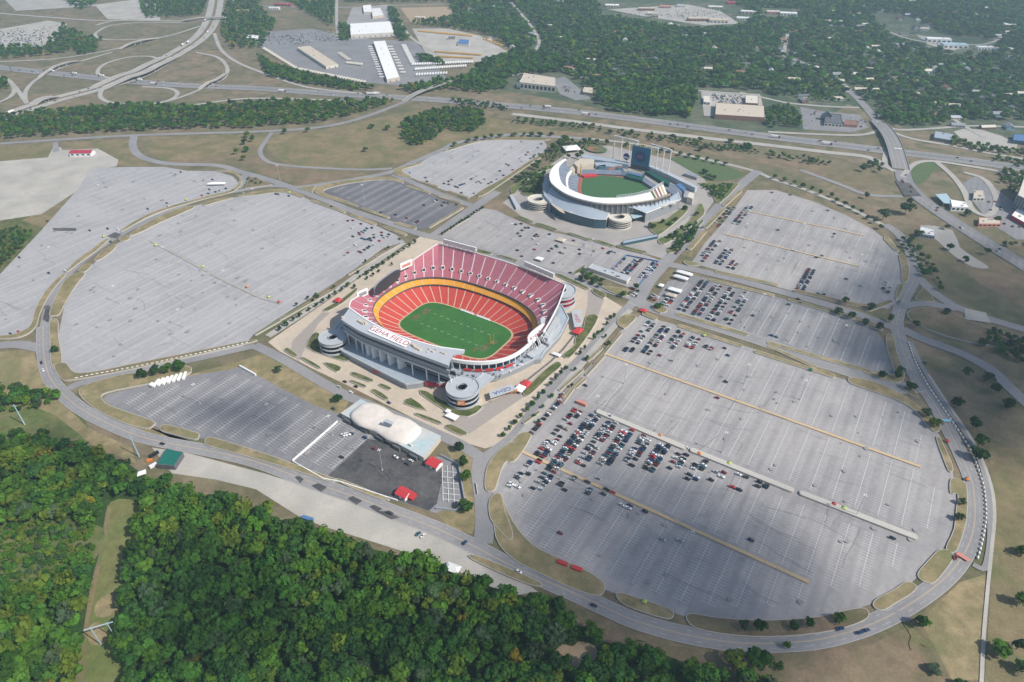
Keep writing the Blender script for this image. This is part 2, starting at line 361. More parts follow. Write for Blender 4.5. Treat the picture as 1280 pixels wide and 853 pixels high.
flat('stadium_plaza', [(335, 428), (400, 383), (470, 333), (530, 293), (556, 296), (610, 316), (660, 332), (705, 347), (740, 361), (778, 384), (762, 410), (735, 440), (700, 480), (660, 522), (625, 556), (606, 561), (585, 555), (540, 535), (490, 510), (440, 485), (390, 461), (350, 440)], 'plaza', .36)
flat('paver_band', [(366, 426), (402, 391), (413, 391), (398, 405), (385, 427), (374, 452), (362, 444)], 'pavers', .62)
flat('paver_band', [(560, 526), (600, 508), (647, 487), (656, 496), (620, 520), (582, 546)], 'pavers', .62)
flat('paver_band', [(735, 361), (756, 373), (748, 393), (737, 412), (727, 410), (734, 384)], 'pavers', .62)
flat('ballpark_plaza', [(640, 262), (628, 254), (660, 232), (690, 205), (712, 190), (760, 182), (838, 200), (880, 224), (895, 248), (885, 262), (862, 300), (836, 326), (809, 318), (776, 310), (743, 300), (692, 288), (664, 280)], 'park_paving', .30)
flat('far_lot', [(300, 42), (390, 36), (440, 48), (520, 52), (560, 100), (510, 108), (440, 102), (380, 90), (330, 62)], 'asphalt_mid', .10)
flat('far_lot', [(430, 36), (440, 10), (485, 6), (500, 46), (440, 50)], 'asphalt', .16)
flat('far_lot', [(515, 36), (560, 36), (600, 45), (640, 68), (620, 76), (560, 80), (535, 72)], 'gravel', .10)
flat('far_lot', [(500, 10), (590, 8), (606, 24), (515, 30)], 'dirt', .10)
flat('far_clearing', [(1165, 22), (1185, 18), (1222, 30), (1215, 36), (1180, 28)], 'dry_grass', .10)
flat('far_lot', [(-40, 44), (60, 26), (84, 30), (66, 58), (-40, 62)], 'gravel', .10)
flat('far_lot', [(118, 6), (200, -4), (200, 26), (134, 24)], 'gravel', .10)
flat('far_lot', [(876, 114), (950, 118), (958, 150), (880, 145)], 'concrete_road', .10)
flat('far_lot', [(1000, 134), (1030, 140), (1075, 144), (1086, 160), (1062, 166), (1004, 162)], 'asphalt_mid', .10)
flat('far_lot', [(1192, 165), (1225, 162), (1272, 180), (1258, 190), (1222, 185)], 'concrete_road', .10, 2)
flat('far_lot', [(1200, 232), (1222, 218), (1250, 240), (1290, 270), (1300, 300), (1270, 300), (1238, 280)], 'asphalt_mid', .10)
flat('far_lot', [(1150, 282), (1190, 288), (1200, 310), (1230, 330), (1235, 336), (1215, 334), (1192, 320), (1170, 300)], 'concrete_road', .10, 2)
flat('far_lot', [(690, 100), (706, 96), (740, 124), (720, 126), (700, 118)], 'asphalt_mid', .10)
for q in ([(760, 12), (860, 6), (900, 14), (925, 30), (880, 32), (800, 20)], [(1145, 44), (1170, 48), (1210, 58), (1190, 64), (1160, 56)], [(0, -6), (110, -8), (120, 8), (20, 14)]):
    flat('far_clearing', q, 'concrete_road', .10)
# ------------------------------------------------------------------ roads
def road(name, pts, wd, mt='road', sm=4, edge=None, lines=None):
    line = smooth([P(x, y) for x, y in pts], sm)
    if edge:                                                   # pale shoulder or kerb band under the carriageway
        tag(MB().strip(line, wd+edge, nz()).build('road_shoulder', M['concrete_road']), kind='structure')
    o = tag(MB().strip(line, wd, nz()).build(name, M[mt]), kind='structure')
    if lines:
        mb = MB(); z = nz(); L, R = sides(line, 1)
        for off, wl, mi, dash in lines:
            ln = [a+(b-a).normalized()*off for a, b in zip(line, [Vector(q) for q in L])]
            if dash:
                d = 0
                for a, b in zip(ln, ln[1:]):
                    l = (b-a).length; t = (b-a).normalized(); k = 0
                    while k < l:
                        if ((d+k) % 12) < 4: mb.strip([a+t*k, a+t*min(k+3, l)], wl, z, mi)
                        k += 3
                    d += l
            else: mb.strip(ln, wl, z, mi)
        tag(mb.build('road_marking', [M['worn_paint'], M['yellow_paint']]), kind='structure')
    return line
RINGL = [(.25, .22, 1, 0), (-.25, .22, 1, 0), (3.4, .2, 0, 1), (-3.4, .2, 0, 1), (6.3, .2, 0, 0), (-6.3, .2, 0, 0)]
road('road', [(0, 180), (75, 175), (160, 170), (250, 167), (320, 165), (395, 160), (445, 150), (495, 132), (517, 122)], 11)
road('road', [(168, 170), (166, 183), (176, 196), (210, 205), (270, 207), (300, 215), (335, 225), (365, 235), (410, 252), (445, 266), (480, 277), (510, 288), (536, 296)], 13)
road('road', [(70, 190), (69, 178)], 9)
road('road', [(365, 236), (410, 230), (440, 225), (487, 216), (515, 204), (552, 188), (571, 179), (609, 172.5), (645, 168.5), (687, 171), (720, 173), (745, 175)], 12)
road('sidewalk', [(740, 174), (800, 181), (840, 190), (880, 199), (915, 207), (945, 215), (968, 225), (1000, 235), (1050, 255), (1085, 272), (1106, 283)], 8, 'concrete_road')
road('road', [(340, 166), (332, 177), (325, 190), (334, 202), (360, 207.5), (410, 211), (460, 212.5), (490, 211)], 8)
road('road', [(297, 236), (303, 228), (306, 219)], 11)
road('road', [(492, 218), (519, 230), (552, 244), (582, 255), (602, 262)], 12)
road('road', [(541, 296), (562, 281), (582, 267), (604, 252), (622, 240)], 15)
road('road', [(310, 237), (275, 243.5), (240, 253), (212, 265), (175, 281), (140, 300), (112, 320), (87, 341), (68, 368), (60, 392), (55, 420)], 11)
road('road', [(306, 238), (335, 233), (362, 234)], 10)
road('road', [(-30, 436), (20, 431), (50, 436)], 13)
road('road', [(318, 433), (260, 446), (200, 459), (150, 469), (100, 480), (86, 487)], 9)
ring = [(54, 408), (54, 426), (55, 443), (62, 471), (80, 494), (105, 514), (138, 531), (175, 546), (213, 555), (251, 562), (318, 577), (383, 601), (445, 622), (483, 637), (545, 661), (590, 682), (620, 698), (640, 708), (678, 725), (715, 741), (752, 758), (790, 775), (840, 790), (890, 800), (940, 805), (1010, 802), (1060, 791), (1100, 776), (1135, 757), (1172, 731), (1197, 705), (1212, 678), (1218, 652), (1218, 626), (1214, 600), (1198, 563), (1180, 527), (1165, 501), (1147, 476), (1133, 451), (1125, 426), (1121, 400), (1130, 373), (1141, 353), (1144, 338), (1140, 323), (1132, 305), (1122, 292), (1106, 281)]
RING_PX = ring
RING = road('road', ring, 13.2, lines=RINGL)
# stadium streets
road('road', [(604, 680), (606, 650), (604, 620), (600, 590), (603, 570)], 15)
road('road', [(318, 432), (345, 445), (370, 459), (395, 474), (433, 495), (465, 508), (495, 521), (520, 531), (546, 543), (575, 556), (600, 572)], 11)
road('road', [(598, 578), (618, 565), (647, 541), (685, 491), (710, 465), (735, 440), (760, 411), (785, 385), (800, 371)], 11)
road('pavement', [(640, 556), (660, 534), (690, 499), (715, 470), (747, 432), (772, 404), (788, 388)], 7, 'concrete_road')
road('road', [(536, 296), (560, 301), (600, 314), (655, 331), (700, 343), (740, 357), (775, 368), (802, 376)], 12)
road('road', [(790, 374), (810, 384), (850, 396), (900, 411), (960, 430), (1010, 449), (1060, 465), (1100, 480), (1130, 486), (1150, 482)], 15, edge=2)
road('road', [(835, 331), (865, 337), (890, 343), (920, 350), (960, 361), (983, 367), (1042, 384), (1085, 398), (1122, 412)], 13)
road('road', [(797, 377), (812, 351), (838, 322), (866, 293), (890, 268), (920, 237), (948, 214)], 16)
road('pavement', [(860, 322), (885, 291), (910, 262), (932, 236)], 6, 'dry_grass')
road('paver_path', [(335, 421), (380, 392), (430, 357), (480, 321), (505, 304)], 9, 'concrete_road')
road('walk', [(700, 302), (745, 311), (775, 304), (806, 301), (826, 296), (850, 283), (868, 268), (878, 252)], 7, 'concrete_road')
# right-hand roads
road('road', [(1000, 213), (1047, 230), (1085, 244), (1128, 246)], 9)
road('road', [(1128, 412), (1155, 425), (1198, 441), (1236, 461), (1261, 484), (1300, 520)], 13)
road('road', [(1140, 340), (1152, 352), (1172, 370), (1197, 385), (1235, 399), (1300, 418)], 13)
road('road', [(1128, 384), (1150, 380), (1172, 382), (1195, 387)], 11)
road('service_track', [(1138, 428), (1149, 452), (1162, 476), (1185, 512), (1213, 552), (1229, 588), (1236, 625), (1238, 660), (1236, 690), (1230, 711), (1216, 706)], 4.5)
road('trail', [(1160, 468), (1185, 506), (1216, 552), (1236, 598), (1243, 640), (1239, 690), (1234, 740), (1229, 800), (1226, 870)], 2.4, 'gravel')
tag(MB().poly(smooth(S((1127, 776), (1136, 776), (1146, 790), (1156, 800), (1168, 806), (1158, 810), (1150, 806), (1140, 814), (1136, 804), (1138, 795)), 3, True), 0, nz()).build('dirt_spur', M['dry_grass']), kind='structure')
road('road', [(1134, 777), (1124, 764)], 8)
# interstates and ramps
HWL = [(0, .8, 0, 0), (8, .4, 0, 1), (-8, .4, 0, 1), (14.4, .4, 0, 0), (-14.4, .4, 0, 0)]
I70 = [(-60, 78), (0, 85), (75, 93), (150, 101), (225, 107), (320, 111), (420, 118), (495, 122), (570, 127), (640, 133), (715, 140), (815, 152), (890, 162), (960, 171), (1035, 180), (1100, 188), (1185, 198), (1300, 214)]
road('highway', I70, 33, 'highway', lines=HWL)
ln435 = smooth([P(x, y) for x, y in ((-60, 168), (0, 148), (62, 127), (125, 110), (175, 94), (212, 72), (250, 47), (266, 22), (272, -10))], 6)
tag(MB().strip(ln435, 50, nz()).build('median', M['brown_field']), kind='structure')
for sd_ in sides(ln435, 28): tag(MB().strip(sd_, 19, nz()).build('highway', M['concrete_road']), kind='structure')
tag(MB().strip(smooth([P(x, y) for x, y in I70], 4), 2.4, nz()).build('median_strip', M['asphalt_dark']), kind='structure')
road('frontage_road', [(640, 143), (700, 150), (790, 162), (890, 174), (960, 182), (1035, 191), (1085, 197), (1108, 210)], 15, 'concrete_road')
for r in ([(200, 76), (188, 71), (160, 72), (132, 80), (122, 90), (128, 96), (142, 98)], [(178, 109), (212, 111), (222, 118), (208, 127), (175, 131), (140, 129), (126, 122), (128, 113), (140, 107)],
          [(245, 66), (272, 72), (284, 85), (280, 98), (262, 107), (226, 122), (190, 131), (140, 138)], [(232, 29), (175, 29), (140, 32), (122, 40), (120, 46), (134, 50), (165, 50), (208, 46), (250, 33)],
          [(-10, 78), (70, 74), (138, 63), (175, 54), (210, 45)], [(32, 128), (33, 113), (50, 97), (85, 82), (108, 75), (140, 66)], [(-10, 92), (14, 104), (34, 130)],
          [(268, 42), (276, 62), (296, 78), (330, 92), (370, 106), (400, 112), (460, 118)], [(216, 136), (255, 130), (305, 124), (360, 124), (420, 126), (480, 128)], [(-10, 132), (12, 122), (18, 112), (10, 100), (-10, 94)]):
    road('ramp', r, 9, 'concrete_road')
road('road', [(120, 32), (150, 26), (230, 27), (276, 25)], 12, 'concrete_road')
road('road', [(-40, 14), (60, 22), (120, 26), (160, 25)], 12, 'concrete_road')
road('road', [(960, 62), (998, 77), (1022, 87), (1043, 100), (1060, 112), (1080, 132), (1096, 152), (1112, 174)], 16, 'highway')
road('road', [(1128, 214), (1132, 228), (1150, 248), (1185, 273), (1235, 305), (1300, 345)], 24, 'asphalt_mid', lines=[(0, .5, 1, 0), (4, .3, 0, 1), (-4, .3, 0, 1)])
for r in ([(925, 116), (960, 124), (990, 130), (1040, 134), (1074, 135)], [(960, 165.5), (1022, 168.5), (1070, 169.5), (1092, 166), (1100, 160)], [(1110, 164), (1140, 174), (1185, 182), (1225, 190), (1300, 203)], [(1106, 158), (1125, 163), (1170, 161), (1215, 158), (1300, 160)],
          [(1128, 222), (1142, 206), (1165, 202), (1210, 208), (1300, 224)], [(1168, 201), (1190, 220), (1205, 240), (1215, 262), (1235, 270), (1246, 252), (1232, 226), (1205, 216)], [(1108, 190), (1106, 206), (1118, 215)]):
    road('ramp', r, 9, 'concrete_road')
for r in ([(421, 0), (421, 30), (424, 52)], [(490, 8), (505, 36), (520, 52), (560, 74)], [(320, 8), (420, 10), (500, 7), (600, 5), (640, 4)], [(640, 4), (655, 22), (670, 42), (674, 55), (668, 64)],
          [(640, 95), (680, 88), (740, 86)], [(850, 112), (900, 116), (930, 118)], [(1180, 142), (1205, 158), (1230, 172)], [(985, 40), (980, 66)], [(1110, 40), (1150, 52), (1230, 56), (1260, 40)], [(778, 76), (800, 84), (845, 85)]):
    road('road', r, 9, 'concrete_road')

# ------------------------------------------------------------------ lot markings
def bays(key, u0, step, dv=2.75, half=5.6, gaps=(), mt='worn_paint', inset=9, lw=.5, tw=.32, umin=-1e9, umax=1e9, vgap=()):
    poly = offset(LOT[key], -inset); pu = [toUV(p) for p in poly]
    mb = MB(); z = LOT[key+'_z']+.003
    us = [p[0] for p in pu]; vs = [p[1] for p in pu]
    k = math.floor((min(us)-u0)/step)
    while u0+k*step < max(us):
        u = u0+k*step; k += 1
        if u < umin or u > umax: continue
        v = math.floor(min(vs)/dv)*dv; run = None
        while v < max(vs)+dv:
            ok = inside((u, v), pu) and inside((u-half, v), pu) and inside((u+half, v), pu) and not any(a < v < b for a, b in vgap)
            if ok:
                if run is None: run = v
                mb.add([W(u-half, v-tw/2, z), W(u+half, v-tw/2, z), W(u+half, v+tw/2, z), W(u-half, v+tw/2, z)], [[0, 1, 2, 3]])
            if (not ok) and run is not None:
                if v-run > 8: mb.add([W(u-lw/2, run, z+.001), W(u+lw/2, run, z+.001), W(u+lw/2, v, z+.001), W(u-lw/2, v, z+.001)], [[0, 1, 2, 3]])
                run = None
            v += dv
    tag(mb.build('lot_marking', M[mt]), kind='structure')
def vline(key, uv0, uv1, wd, mt):
    mb = MB(); mb.strip([W(*uv0), W(*uv1)], wd, nz()); return tag(mb.build('lot_marking', M[mt]), kind='structure')
bays('E', 448.1, 17.12, inset=10, vgap=((46, 55), (-45, -27), (-121, -112)))
bays('D', 295.3, 17.12, inset=7)
bays('C', 294.4, 17.12, inset=9, tw=.2, vgap=((332, 345), (425, 437)))
bays('N', -0.8, 17.12, inset=7, umax=45, tw=.3)
bays('K', -100, 17.12, inset=7, tw=.2)
bays('B', 10, 17.12, inset=8, tw=.2, lw=.3)
for k_ in ('W', 'X', 'A'): bays(k_, -300, 17.12, inset=10, tw=.5, lw=1.7, half=5.0, mt='faint_paint')
vline('E', (150, -116.3), (400, -115.6), 3.2, 'yellow_paint')
vline('E', (156, 50), (453, 51), 3.0, 'yellow_paint')
uvp = lambda x, y: toUV(P(x, y))
for a, b in ((Z(860, 240, 4.561, (330, 110)), Z(860, 240, 4.561, (1000, 250))), (Z(860, 240, 4.561, (200, 240)), Z(860, 240, 4.561, (980, 428)))):
    vline('C', uvp(*a[0]), uvp(*b[0]), 2.6, 'yellow_paint')
for a, b in (((188, 301), (260, 340)), ((264, 343), (322, 371)), ((324, 372), (352, 380))):
    tag(MB().strip(S(a, b), 4, nz()).build('median_strip', M['concrete_road']), kind='structure')
# dark repair patches in the old paving
for q in ([(54, 400), (58, 384), (65, 384), (61, 404)], [(134, 296), (144, 291), (152, 294), (146, 299)], [(55, 384), (61, 382), (63, 385), (57, 388)], [(369, 597), (374, 596), (380, 600), (376, 605)], [(390, 608), (398, 605), (409, 610), (402, 616)], [(435, 624), (441, 621), (453, 627), (446, 632)], [(462, 634), (468, 632), (478, 637), (472, 641)], [(66, 286), (95, 286), (96, 289), (68, 289)], [(1118, 226), (1137, 230), (1152, 246), (1130, 246)], [(470, 640), (484, 640), (500, 648), (490, 650)], [(552, 297+300), (556, 600), (552, 606), (548, 602)]):
    tag(MB().poly(S(*q), 0, nz()).build('asphalt_patch', M['asphalt_new']), kind='structure')
tag(MB().poly(S((1205, 386), (1232, 392), (1238, 405), (1206, 400)), 0, nz()).build('concrete_patch', M['concrete_road']), kind='structure')

# sealed cracks and oil stains
defm('crack_seal', (.225, .216, .214)); defm('oil_stain', (.285, .272, .265), var=.1, scale=.4)
rk = random.Random(40)
def cracks(key, n, seal='crack_seal'):
    poly = offset(LOT[key], -12); mb = MB(); st = MB(); zc, zs = nz(), nz(); x0, x1 = min(p.x for p in poly), max(p.x for p in poly); y0, y1 = min(p.y for p in poly), max(p.y for p in poly); k = 0
    while k < n:
        p = Vector((rk.uniform(x0, x1), rk.uniform(y0, y1), 0))
        if not inside(p, poly): continue
        k += 1; a = AX+rk.choice((0, 0, math.pi/2))+rk.uniform(-.12, .12); ln = [p]
        for j in range(rk.randrange(4, 14)):
            a += rk.uniform(-.18, .18); q = ln[-1]+Vector((math.cos(a), math.sin(a), 0))*rk.uniform(2.5, 5)
            if not inside(q, poly): break
            ln.append(q)
        if len(ln) > 2: mb.strip(ln, rk.uniform(.12, .28), zc+k*.00002)
        p = Vector((rk.uniform(x0, x1), rk.uniform(y0, y1), 0))
        if inside(p, poly):
            r = rk.uniform(.7, 2.6); e = rk.uniform(.5, 1.6); st.poly([p+UV*(r*math.cos(t)*rk.uniform(.7, 1.2))+VV*(r*e*math.sin(t)*rk.uniform(.7, 1.2)) for t in [2*math.pi*i/11 for i in range(11)]], 0, zs+k*.00002)
    tag(mb.build('crack_seal', M[seal]), kind='structure'); tag(st.build('oil_stain', M['oil_stain']), kind='structure')
for k_, n_ in (('E', 110), ('D', 40), ('C', 50), ('B', 40), ('A', 35), ('W', 90), ('X', 50), ('N', 45)): cracks(k_, n_)
mb = MB(); z_ = nz()                                         # white grid in the paved pen
for a_, b_ in (((552, 590), (571, 592)), ((552, 597), (572, 599)), ((553, 604), (573, 606)), ((553, 611), (574, 613)), ((553, 618), (575, 620)), ((553, 625), (575, 627)), ((553, 586), (554, 628)), ((559, 583), (561, 629)), ((566, 584), (568, 629))): mb.strip(S(a_, b_), .6, z_+a_[1]*.000002)
tag(mb.build('pen_marking', M['white_paint']), kind='structure')

# ------------------------------------------------------------------ grass islands with kerbs
def island(pts, sm=3, mt='tan_grass', border=.45, h=.16):
    line = smooth(S(*pts), sm, True) if sm else S(*pts); z = nz()
    mb = MB(); mb.prism(offset(line, border), 0, z+h, 0); mb.poly(line, 1, z+h+.02)
    tag(mb.build('grass_island', [M['kerb'], M[mt]]), kind='structure')
def bar_island(a, b, wd, mt='tan_grass', rnd=True):
    """a straight median with rounded ends between two pixels"""
    A, B = S(a, b); t = (B-A).normalized(); n = Vector((-t.y, t.x, 0)); r = wd/2; q = []
    for c, s in ((B, 1), (A, -1)):
        for k in range(7):
            th = -math.pi/2+math.pi*k/6; q.append(c+(t*math.cos(th)+n*math.sin(th))*r*s)
    z = nz(); mb = MB(); mb.prism(offset(q, .45), 0, z+.16, 0); mb.poly(q, 1, z+.18)
    tag(mb.build('grass_island', [M['kerb'], M[mt]]), kind='structure')
# beside the lower ring road
island([(617, 624), (626, 622), (640, 652), (664, 681), (700, 700), (735, 716), (754, 730), (754, 741), (744, 745), (715, 736), (670, 715), (640, 698), (620, 672)])
island(Z(640, 640, 4, (522, 425), (545, 410), (640, 440), (760, 480), (802, 505), (800, 530), (770, 535), (690, 515), (570, 470)))
island([(858, 772), (868, 769), (900, 774), (960, 777), (1020, 773), (1060, 764), (1080, 762), (1085, 770), (1075, 778), (1040, 789), (980, 796), (920, 795), (870, 786)], mt='brown_field')
island(Z(960, 640, 4, (525, 465), (545, 440), (620, 400), (690, 357), (725, 365), (738, 385), (700, 420), (640, 455), (580, 492), (540, 488)))
island(Z(960, 640, 4, (750, 310), (800, 250), (850, 200), (890, 195), (925, 225), (890, 285), (830, 355), (790, 355), (760, 340)))
island(Z(960, 640, 4, (890, 185), (930, 90), (945, -40), (970, -60), (990, -30), (985, 60), (955, 160), (930, 205)))
island(Z(960, 426, 4, (912, 700), (940, 695), (975, 712), (990, 740), (990, 860), (950, 860), (948, 770), (912, 765)))
island(Z(960, 426, 4, (842, 495), (858, 492), (885, 550), (915, 620), (920, 652), (902, 655), (875, 590)))
island(Z(960, 426, 4, (400, 195), (440, 190), (540, 215), (660, 270), (760, 340), (830, 400), (858, 435), (850, 455), (825, 455), (790, 420), (730, 350), (640, 298), (520, 255), (420, 220)))
island(Z(960, 426, 4, (668, 238), (710, 230), (740, 270), (752, 292), (720, 280)), 0, 'dry_grass')
bar_island((962, 434), (1040, 470), 4.0); bar_island((850, 408.5), (925, 433), 5)
bar_island((946, 441), (1040, 471), 5)
bar_island((848, 394), (932, 419), 5.5); bar_island((962, 430), (1085, 465), 5)
island(Z(960, 426, 4, (590, -20), (625, -20), (640, 60), (670, 130), (680, 185), (650, 212), (580, 200), (480, 160), (560, 165), (632, 170), (600, 60)))
bar_island((897, 341), (970, 357), 6); bar_island((889, 351), (965, 370), 5); bar_island((996, 365), (1085, 386), 7, 'dry_grass'); bar_island((988, 376), (1065, 398), 5, 'dry_grass'); bar_island((1085, 388), (1112, 378), 6, 'dry_grass'); bar_island((1072, 402), (1100, 412), 5, 'dry_grass')
island(Z(960, 213, 4, (580, 345), (600, 335), (640, 390), (655, 405), (635, 405), (600, 370)))
island(Z(960, 213, 4, (655, 430), (680, 430), (702, 480), (700, 550), (670, 560), (668, 500)))
island(Z(960, 213, 4, (640, 620), (655, 575), (678, 572), (660, 625), (640, 650)))
island(Z(960, 213, 4, (735, 645), (775, 590), (810, 620), (830, 660), (780, 660)), 0, 'dry_grass')
island(Z(960, 213, 4, (700, 740), (720, 700), (850, 690), (980, 745), (1120, 800), (1290, 850), (1290, 900), (1000, 860), (800, 800)), 2, 'brown_field')
# medians beside the west and north-west lots
island(Z(0, 213, 4, (250, 725), (280, 640), (330, 550), (375, 522), (425, 520), (380, 580), (325, 670), (300, 720), (275, 730)))
island(Z(0, 213, 4, (395, 505), (420, 478), (460, 475), (440, 500), (420, 512)))
island(Z(0, 213, 4, (475, 450), (520, 405), (575, 376), (582, 385), (540, 425), (495, 452)))
island(Z(0, 213, 4, (652, 325), (720, 275), (800, 235), (880, 200), (955, 182), (970, 190), (900, 222), (800, 265), (720, 305), (665, 328)))
island(Z(0, 213, 4, (600, 345), (630, 332), (652, 342), (630, 356), (605, 357)))
island(Z(0, 213, 4, (0, 833), (70, 825), (140, 795), (165, 760), (180, 700), (230, 610), (290, 545), (325, 520), (330, 528), (290, 570), (240, 640), (200, 720), (185, 775), (150, 815), (90, 840), (0, 845)))
island(Z(0, 213, 4, (335, 505), (390, 450), (460, 400), (520, 355), (545, 345), (530, 365), (470, 415), (400, 465), (345, 508)))
island(Z(0, 213, 4, (610, 300), (700, 245), (800, 200), (920, 165), (1050, 130), (1150, 105), (1195, 70), (1195, 40), (1150, 15), (1090, 8), (1100, 2), (1170, 8), (1205, 40), (1205, 75), (1160, 112), (1050, 140), (930, 172), (800, 212), (700, 258), (620, 305)))
island(Z(0, 213, 4, (252, 760), (290, 755), (292, 830), (310, 940), (300, 1000), (262, 980), (255, 860)))
island(Z(160, 150, 4, (375, 425), (430, 405), (515, 392), (510, 398), (440, 415), (390, 430)))
island(Z(160, 150, 4, (550, 380), (620, 366), (700, 355), (780, 350), (830, 362), (880, 388), (860, 390), (810, 372), (740, 366), (650, 378), (570, 385)))
bar_island((391, 252), (430, 266), 5); bar_island((441, 270), (468, 281), 6); bar_island((484, 286), (506, 294), 6)
island(Z(160, 150, 4, (590, 345), (605, 290), (640, 292), (720, 328), (640, 338)), 0, 'brown_field')
island(Z(160, 150, 4, (850, 345), (940, 332), (920, 365)), 0)
island(Z(320, 213, 4, (298, 100), (330, 80), (450, 55), (620, 38), (720, 50), (730, 68), (640, 50), (470, 68), (350, 98), (345, 120), (420, 145), (505, 180), (490, 182), (400, 155), (310, 125)))
bar_island((455, 262), (485, 273), 5); bar_island((496, 280), (518, 286), 6)
island(Z(440, 150, 5.333, (280, 350), (310, 325), (455, 290), (460, 298), (330, 340), (390, 380), (380, 388), (300, 375)))
bar_island((523, 227), (547, 234), 4); bar_island((561, 240), (585, 248), 4); bar_island((510, 234), (536, 242), 5); bar_island((550, 247), (576, 255), 4)
island(Z(440, 150, 5.333, (620, 205), (700, 180), (860, 140), (1050, 120), (1290, 125), (1290, 140), (1050, 137), (850, 148), (640, 210)), mt='dry_grass')
island(Z(440, 150, 5.333, (840, 490), (1000, 400), (1200, 270), (1290, 225), (1290, 240), (1200, 290), (1010, 420), (870, 510)), mt='dry_grass')
bar_island((537, 285), (578, 261), 3); bar_island((550, 294), (586, 273), 3, 'dry_grass')
# west side: strip between lot and stadium street, islands along the ring
island(Z(0, 426, 4, (275, 130), (330, 118), (375, 165), (480, 160), (700, 115), (1000, 55), (1250, 5), (1260, 12), (1000, 72), (700, 138), (500, 178), (360, 200), (310, 195)), mt='dry_grass')
island(Z(0, 426, 4, (805, 435), (840, 427), (980, 465), (995, 480), (975, 498), (860, 470), (810, 455)))
island(Z(0, 426, 4, (1030, 500), (1060, 490), (1180, 525), (1290, 560), (1380, 590), (1600, 670), (1680, 700), (1640, 705), (1500, 660), (1300, 600), (1100, 545), (1035, 525)))
island(Z(0, 426, 4, (400, 270), (440, 225), (560, 188), (680, 165), (930, 130), (930, 180), (700, 228), (540, 262), (508, 290), (560, 335), (760, 405), (765, 430), (730, 442), (620, 415), (480, 345)), mt='tan_grass')
island(Z(320, 426, 4, (410, 705), (440, 705), (650, 790), (640, 798), (540, 765)))
island(Z(320, 640, 4, (1080, 240), (1100, 225), (1290, 300), (1420, 360), (1400, 375), (1270, 330)))
island(Z(320, 426, 4, (1150, 750), (1148, 680), (1170, 610), (1230, 545), (1290, 510), (1310, 560), (1240, 620), (1210, 700), (1190, 752)))
island(Z(320, 426, 4, (1170, 800), (1220, 770), (1245, 860), (1280, 960), (1270, 1000), (1200, 930), (1170, 880)))
island([(632, 575), (636, 563), (650, 545), (664, 543), (655, 562), (642, 578)])
island([(640, 560), (648, 545), (661, 543), (652, 560)])
# beds in the plaza and along the east street
BEDS = [Z(380, 380, 7.975, (35, 440), (90, 310), (150, 305), (160, 390), (250, 440), (380, 445), (450, 560), (400, 578), (200, 515)), Z(380, 380, 7.975, (200, 600), (290, 610), (370, 645), (325, 688)), Z(380, 380, 7.975, (480, 718), (505, 692), (685, 765), (650, 785)), Z(380, 380, 7.975, (470, 785), (490, 775), (612, 822), (600, 840)), Z(380, 380, 7.975, (750, 820), (780, 808), (870, 850), (850, 866), (800, 850)),
        Z(320, 426, 4, (580, 258), (600, 250), (660, 290), (645, 300)), Z(320, 426, 4, (745, 320), (775, 292), (850, 352)), Z(320, 426, 4, (825, 270), (850, 258), (1000, 340), (1115, 330), (1125, 345), (1060, 385), (960, 360)), Z(320, 426, 4, (800, 375), (820, 372), (920, 410), (915, 422)), Z(320, 426, 4, (950, 440), (975, 425), (1055, 465), (1030, 478)), Z(320, 426, 4, (230, 95), (245, 92), (320, 135), (310, 142)), Z(320, 426, 4, (145, 55), (160, 42), (205, 75), (195, 85)),
        Z(320, 213, 4, (340, 700), (430, 650), (500, 595), (500, 612), (430, 670), (360, 708)),
        Z(560, 440, 6.4, (595, 310), (660, 270), (760, 170), (850, 100), (880, 90), (905, 120), (800, 210), (700, 310), (640, 358), (610, 350)), Z(560, 440, 6.4, (920, 40), (960, 0), (1010, -40), (1080, -150), (1100, -260), (1140, -290), (1200, -270), (1130, -140), (1040, -20), (970, 55)),
        Z(660, 330, 8.53, (500, 850), (560, 690), (660, 695), (640, 760), (560, 850)), Z(660, 330, 8.53, (295, 130), (350, 125), (620, 250), (618, 280)), Z(660, 330, 8.53, (25, 30), (60, 25), (225, 95), (200, 105)), Z(660, 330, 8.53, (690, 280), (720, 278), (820, 335), (800, 375), (700, 320)), Z(540, 285, 6.4, (345, 175), (470, 205), (465, 220), (360, 205)), Z(540, 285, 6.4, (530, 230), (560, 228), (675, 265), (670, 278))]
for q in BEDS: island(q, 2, 'scrub', .5)
for q in (Z(640, 240, 5.333, (30, 175), (60, 170), (140, 205), (120, 212)), Z(640, 240, 5.333, (160, 220), (190, 216), (298, 255), (280, 262)), Z(640, 240, 5.333, (380, 285), (400, 282), (520, 325), (500, 330)), Z(640, 240, 5.333, (550, 335), (580, 330), (680, 365), (660, 372)), Z(640, 240, 5.333, (705, 372), (730, 365), (890, 405), (870, 415)), Z(640, 240, 5.333, (410, 555), (430, 530), (480, 498), (485, 505), (440, 548))): island(q, 2, 'scrub', .4)
island(Z(640, 240, 5.333, (980, 345), (985, 315), (1080, 280), (1180, 200), (1250, 85), (1275, 110), (1275, 160), (1150, 270), (1060, 330), (1010, 355)), 2, 'green_grass', .5)
island(Z(640, 240, 5.333, (910, 245), (930, 210), (1010, 200), (1080, 150), (1160, 100), (1170, 130), (1100, 200), (1000, 280), (960, 290)), 2, 'green_grass', .5)
island(Z(640, 240, 5.333, (1035, 400), (1080, 350), (1200, 260), (1265, 195), (1270, 210), (1180, 300), (1080, 408)), 2, 'scrub', .4)
island(Z(760, 160, 7.975, (900, 560), (1050, 560), (1276, 560), (1276, 600), (1110, 760), (1050, 690), (1020, 610)), 2, 'green_grass', .4)
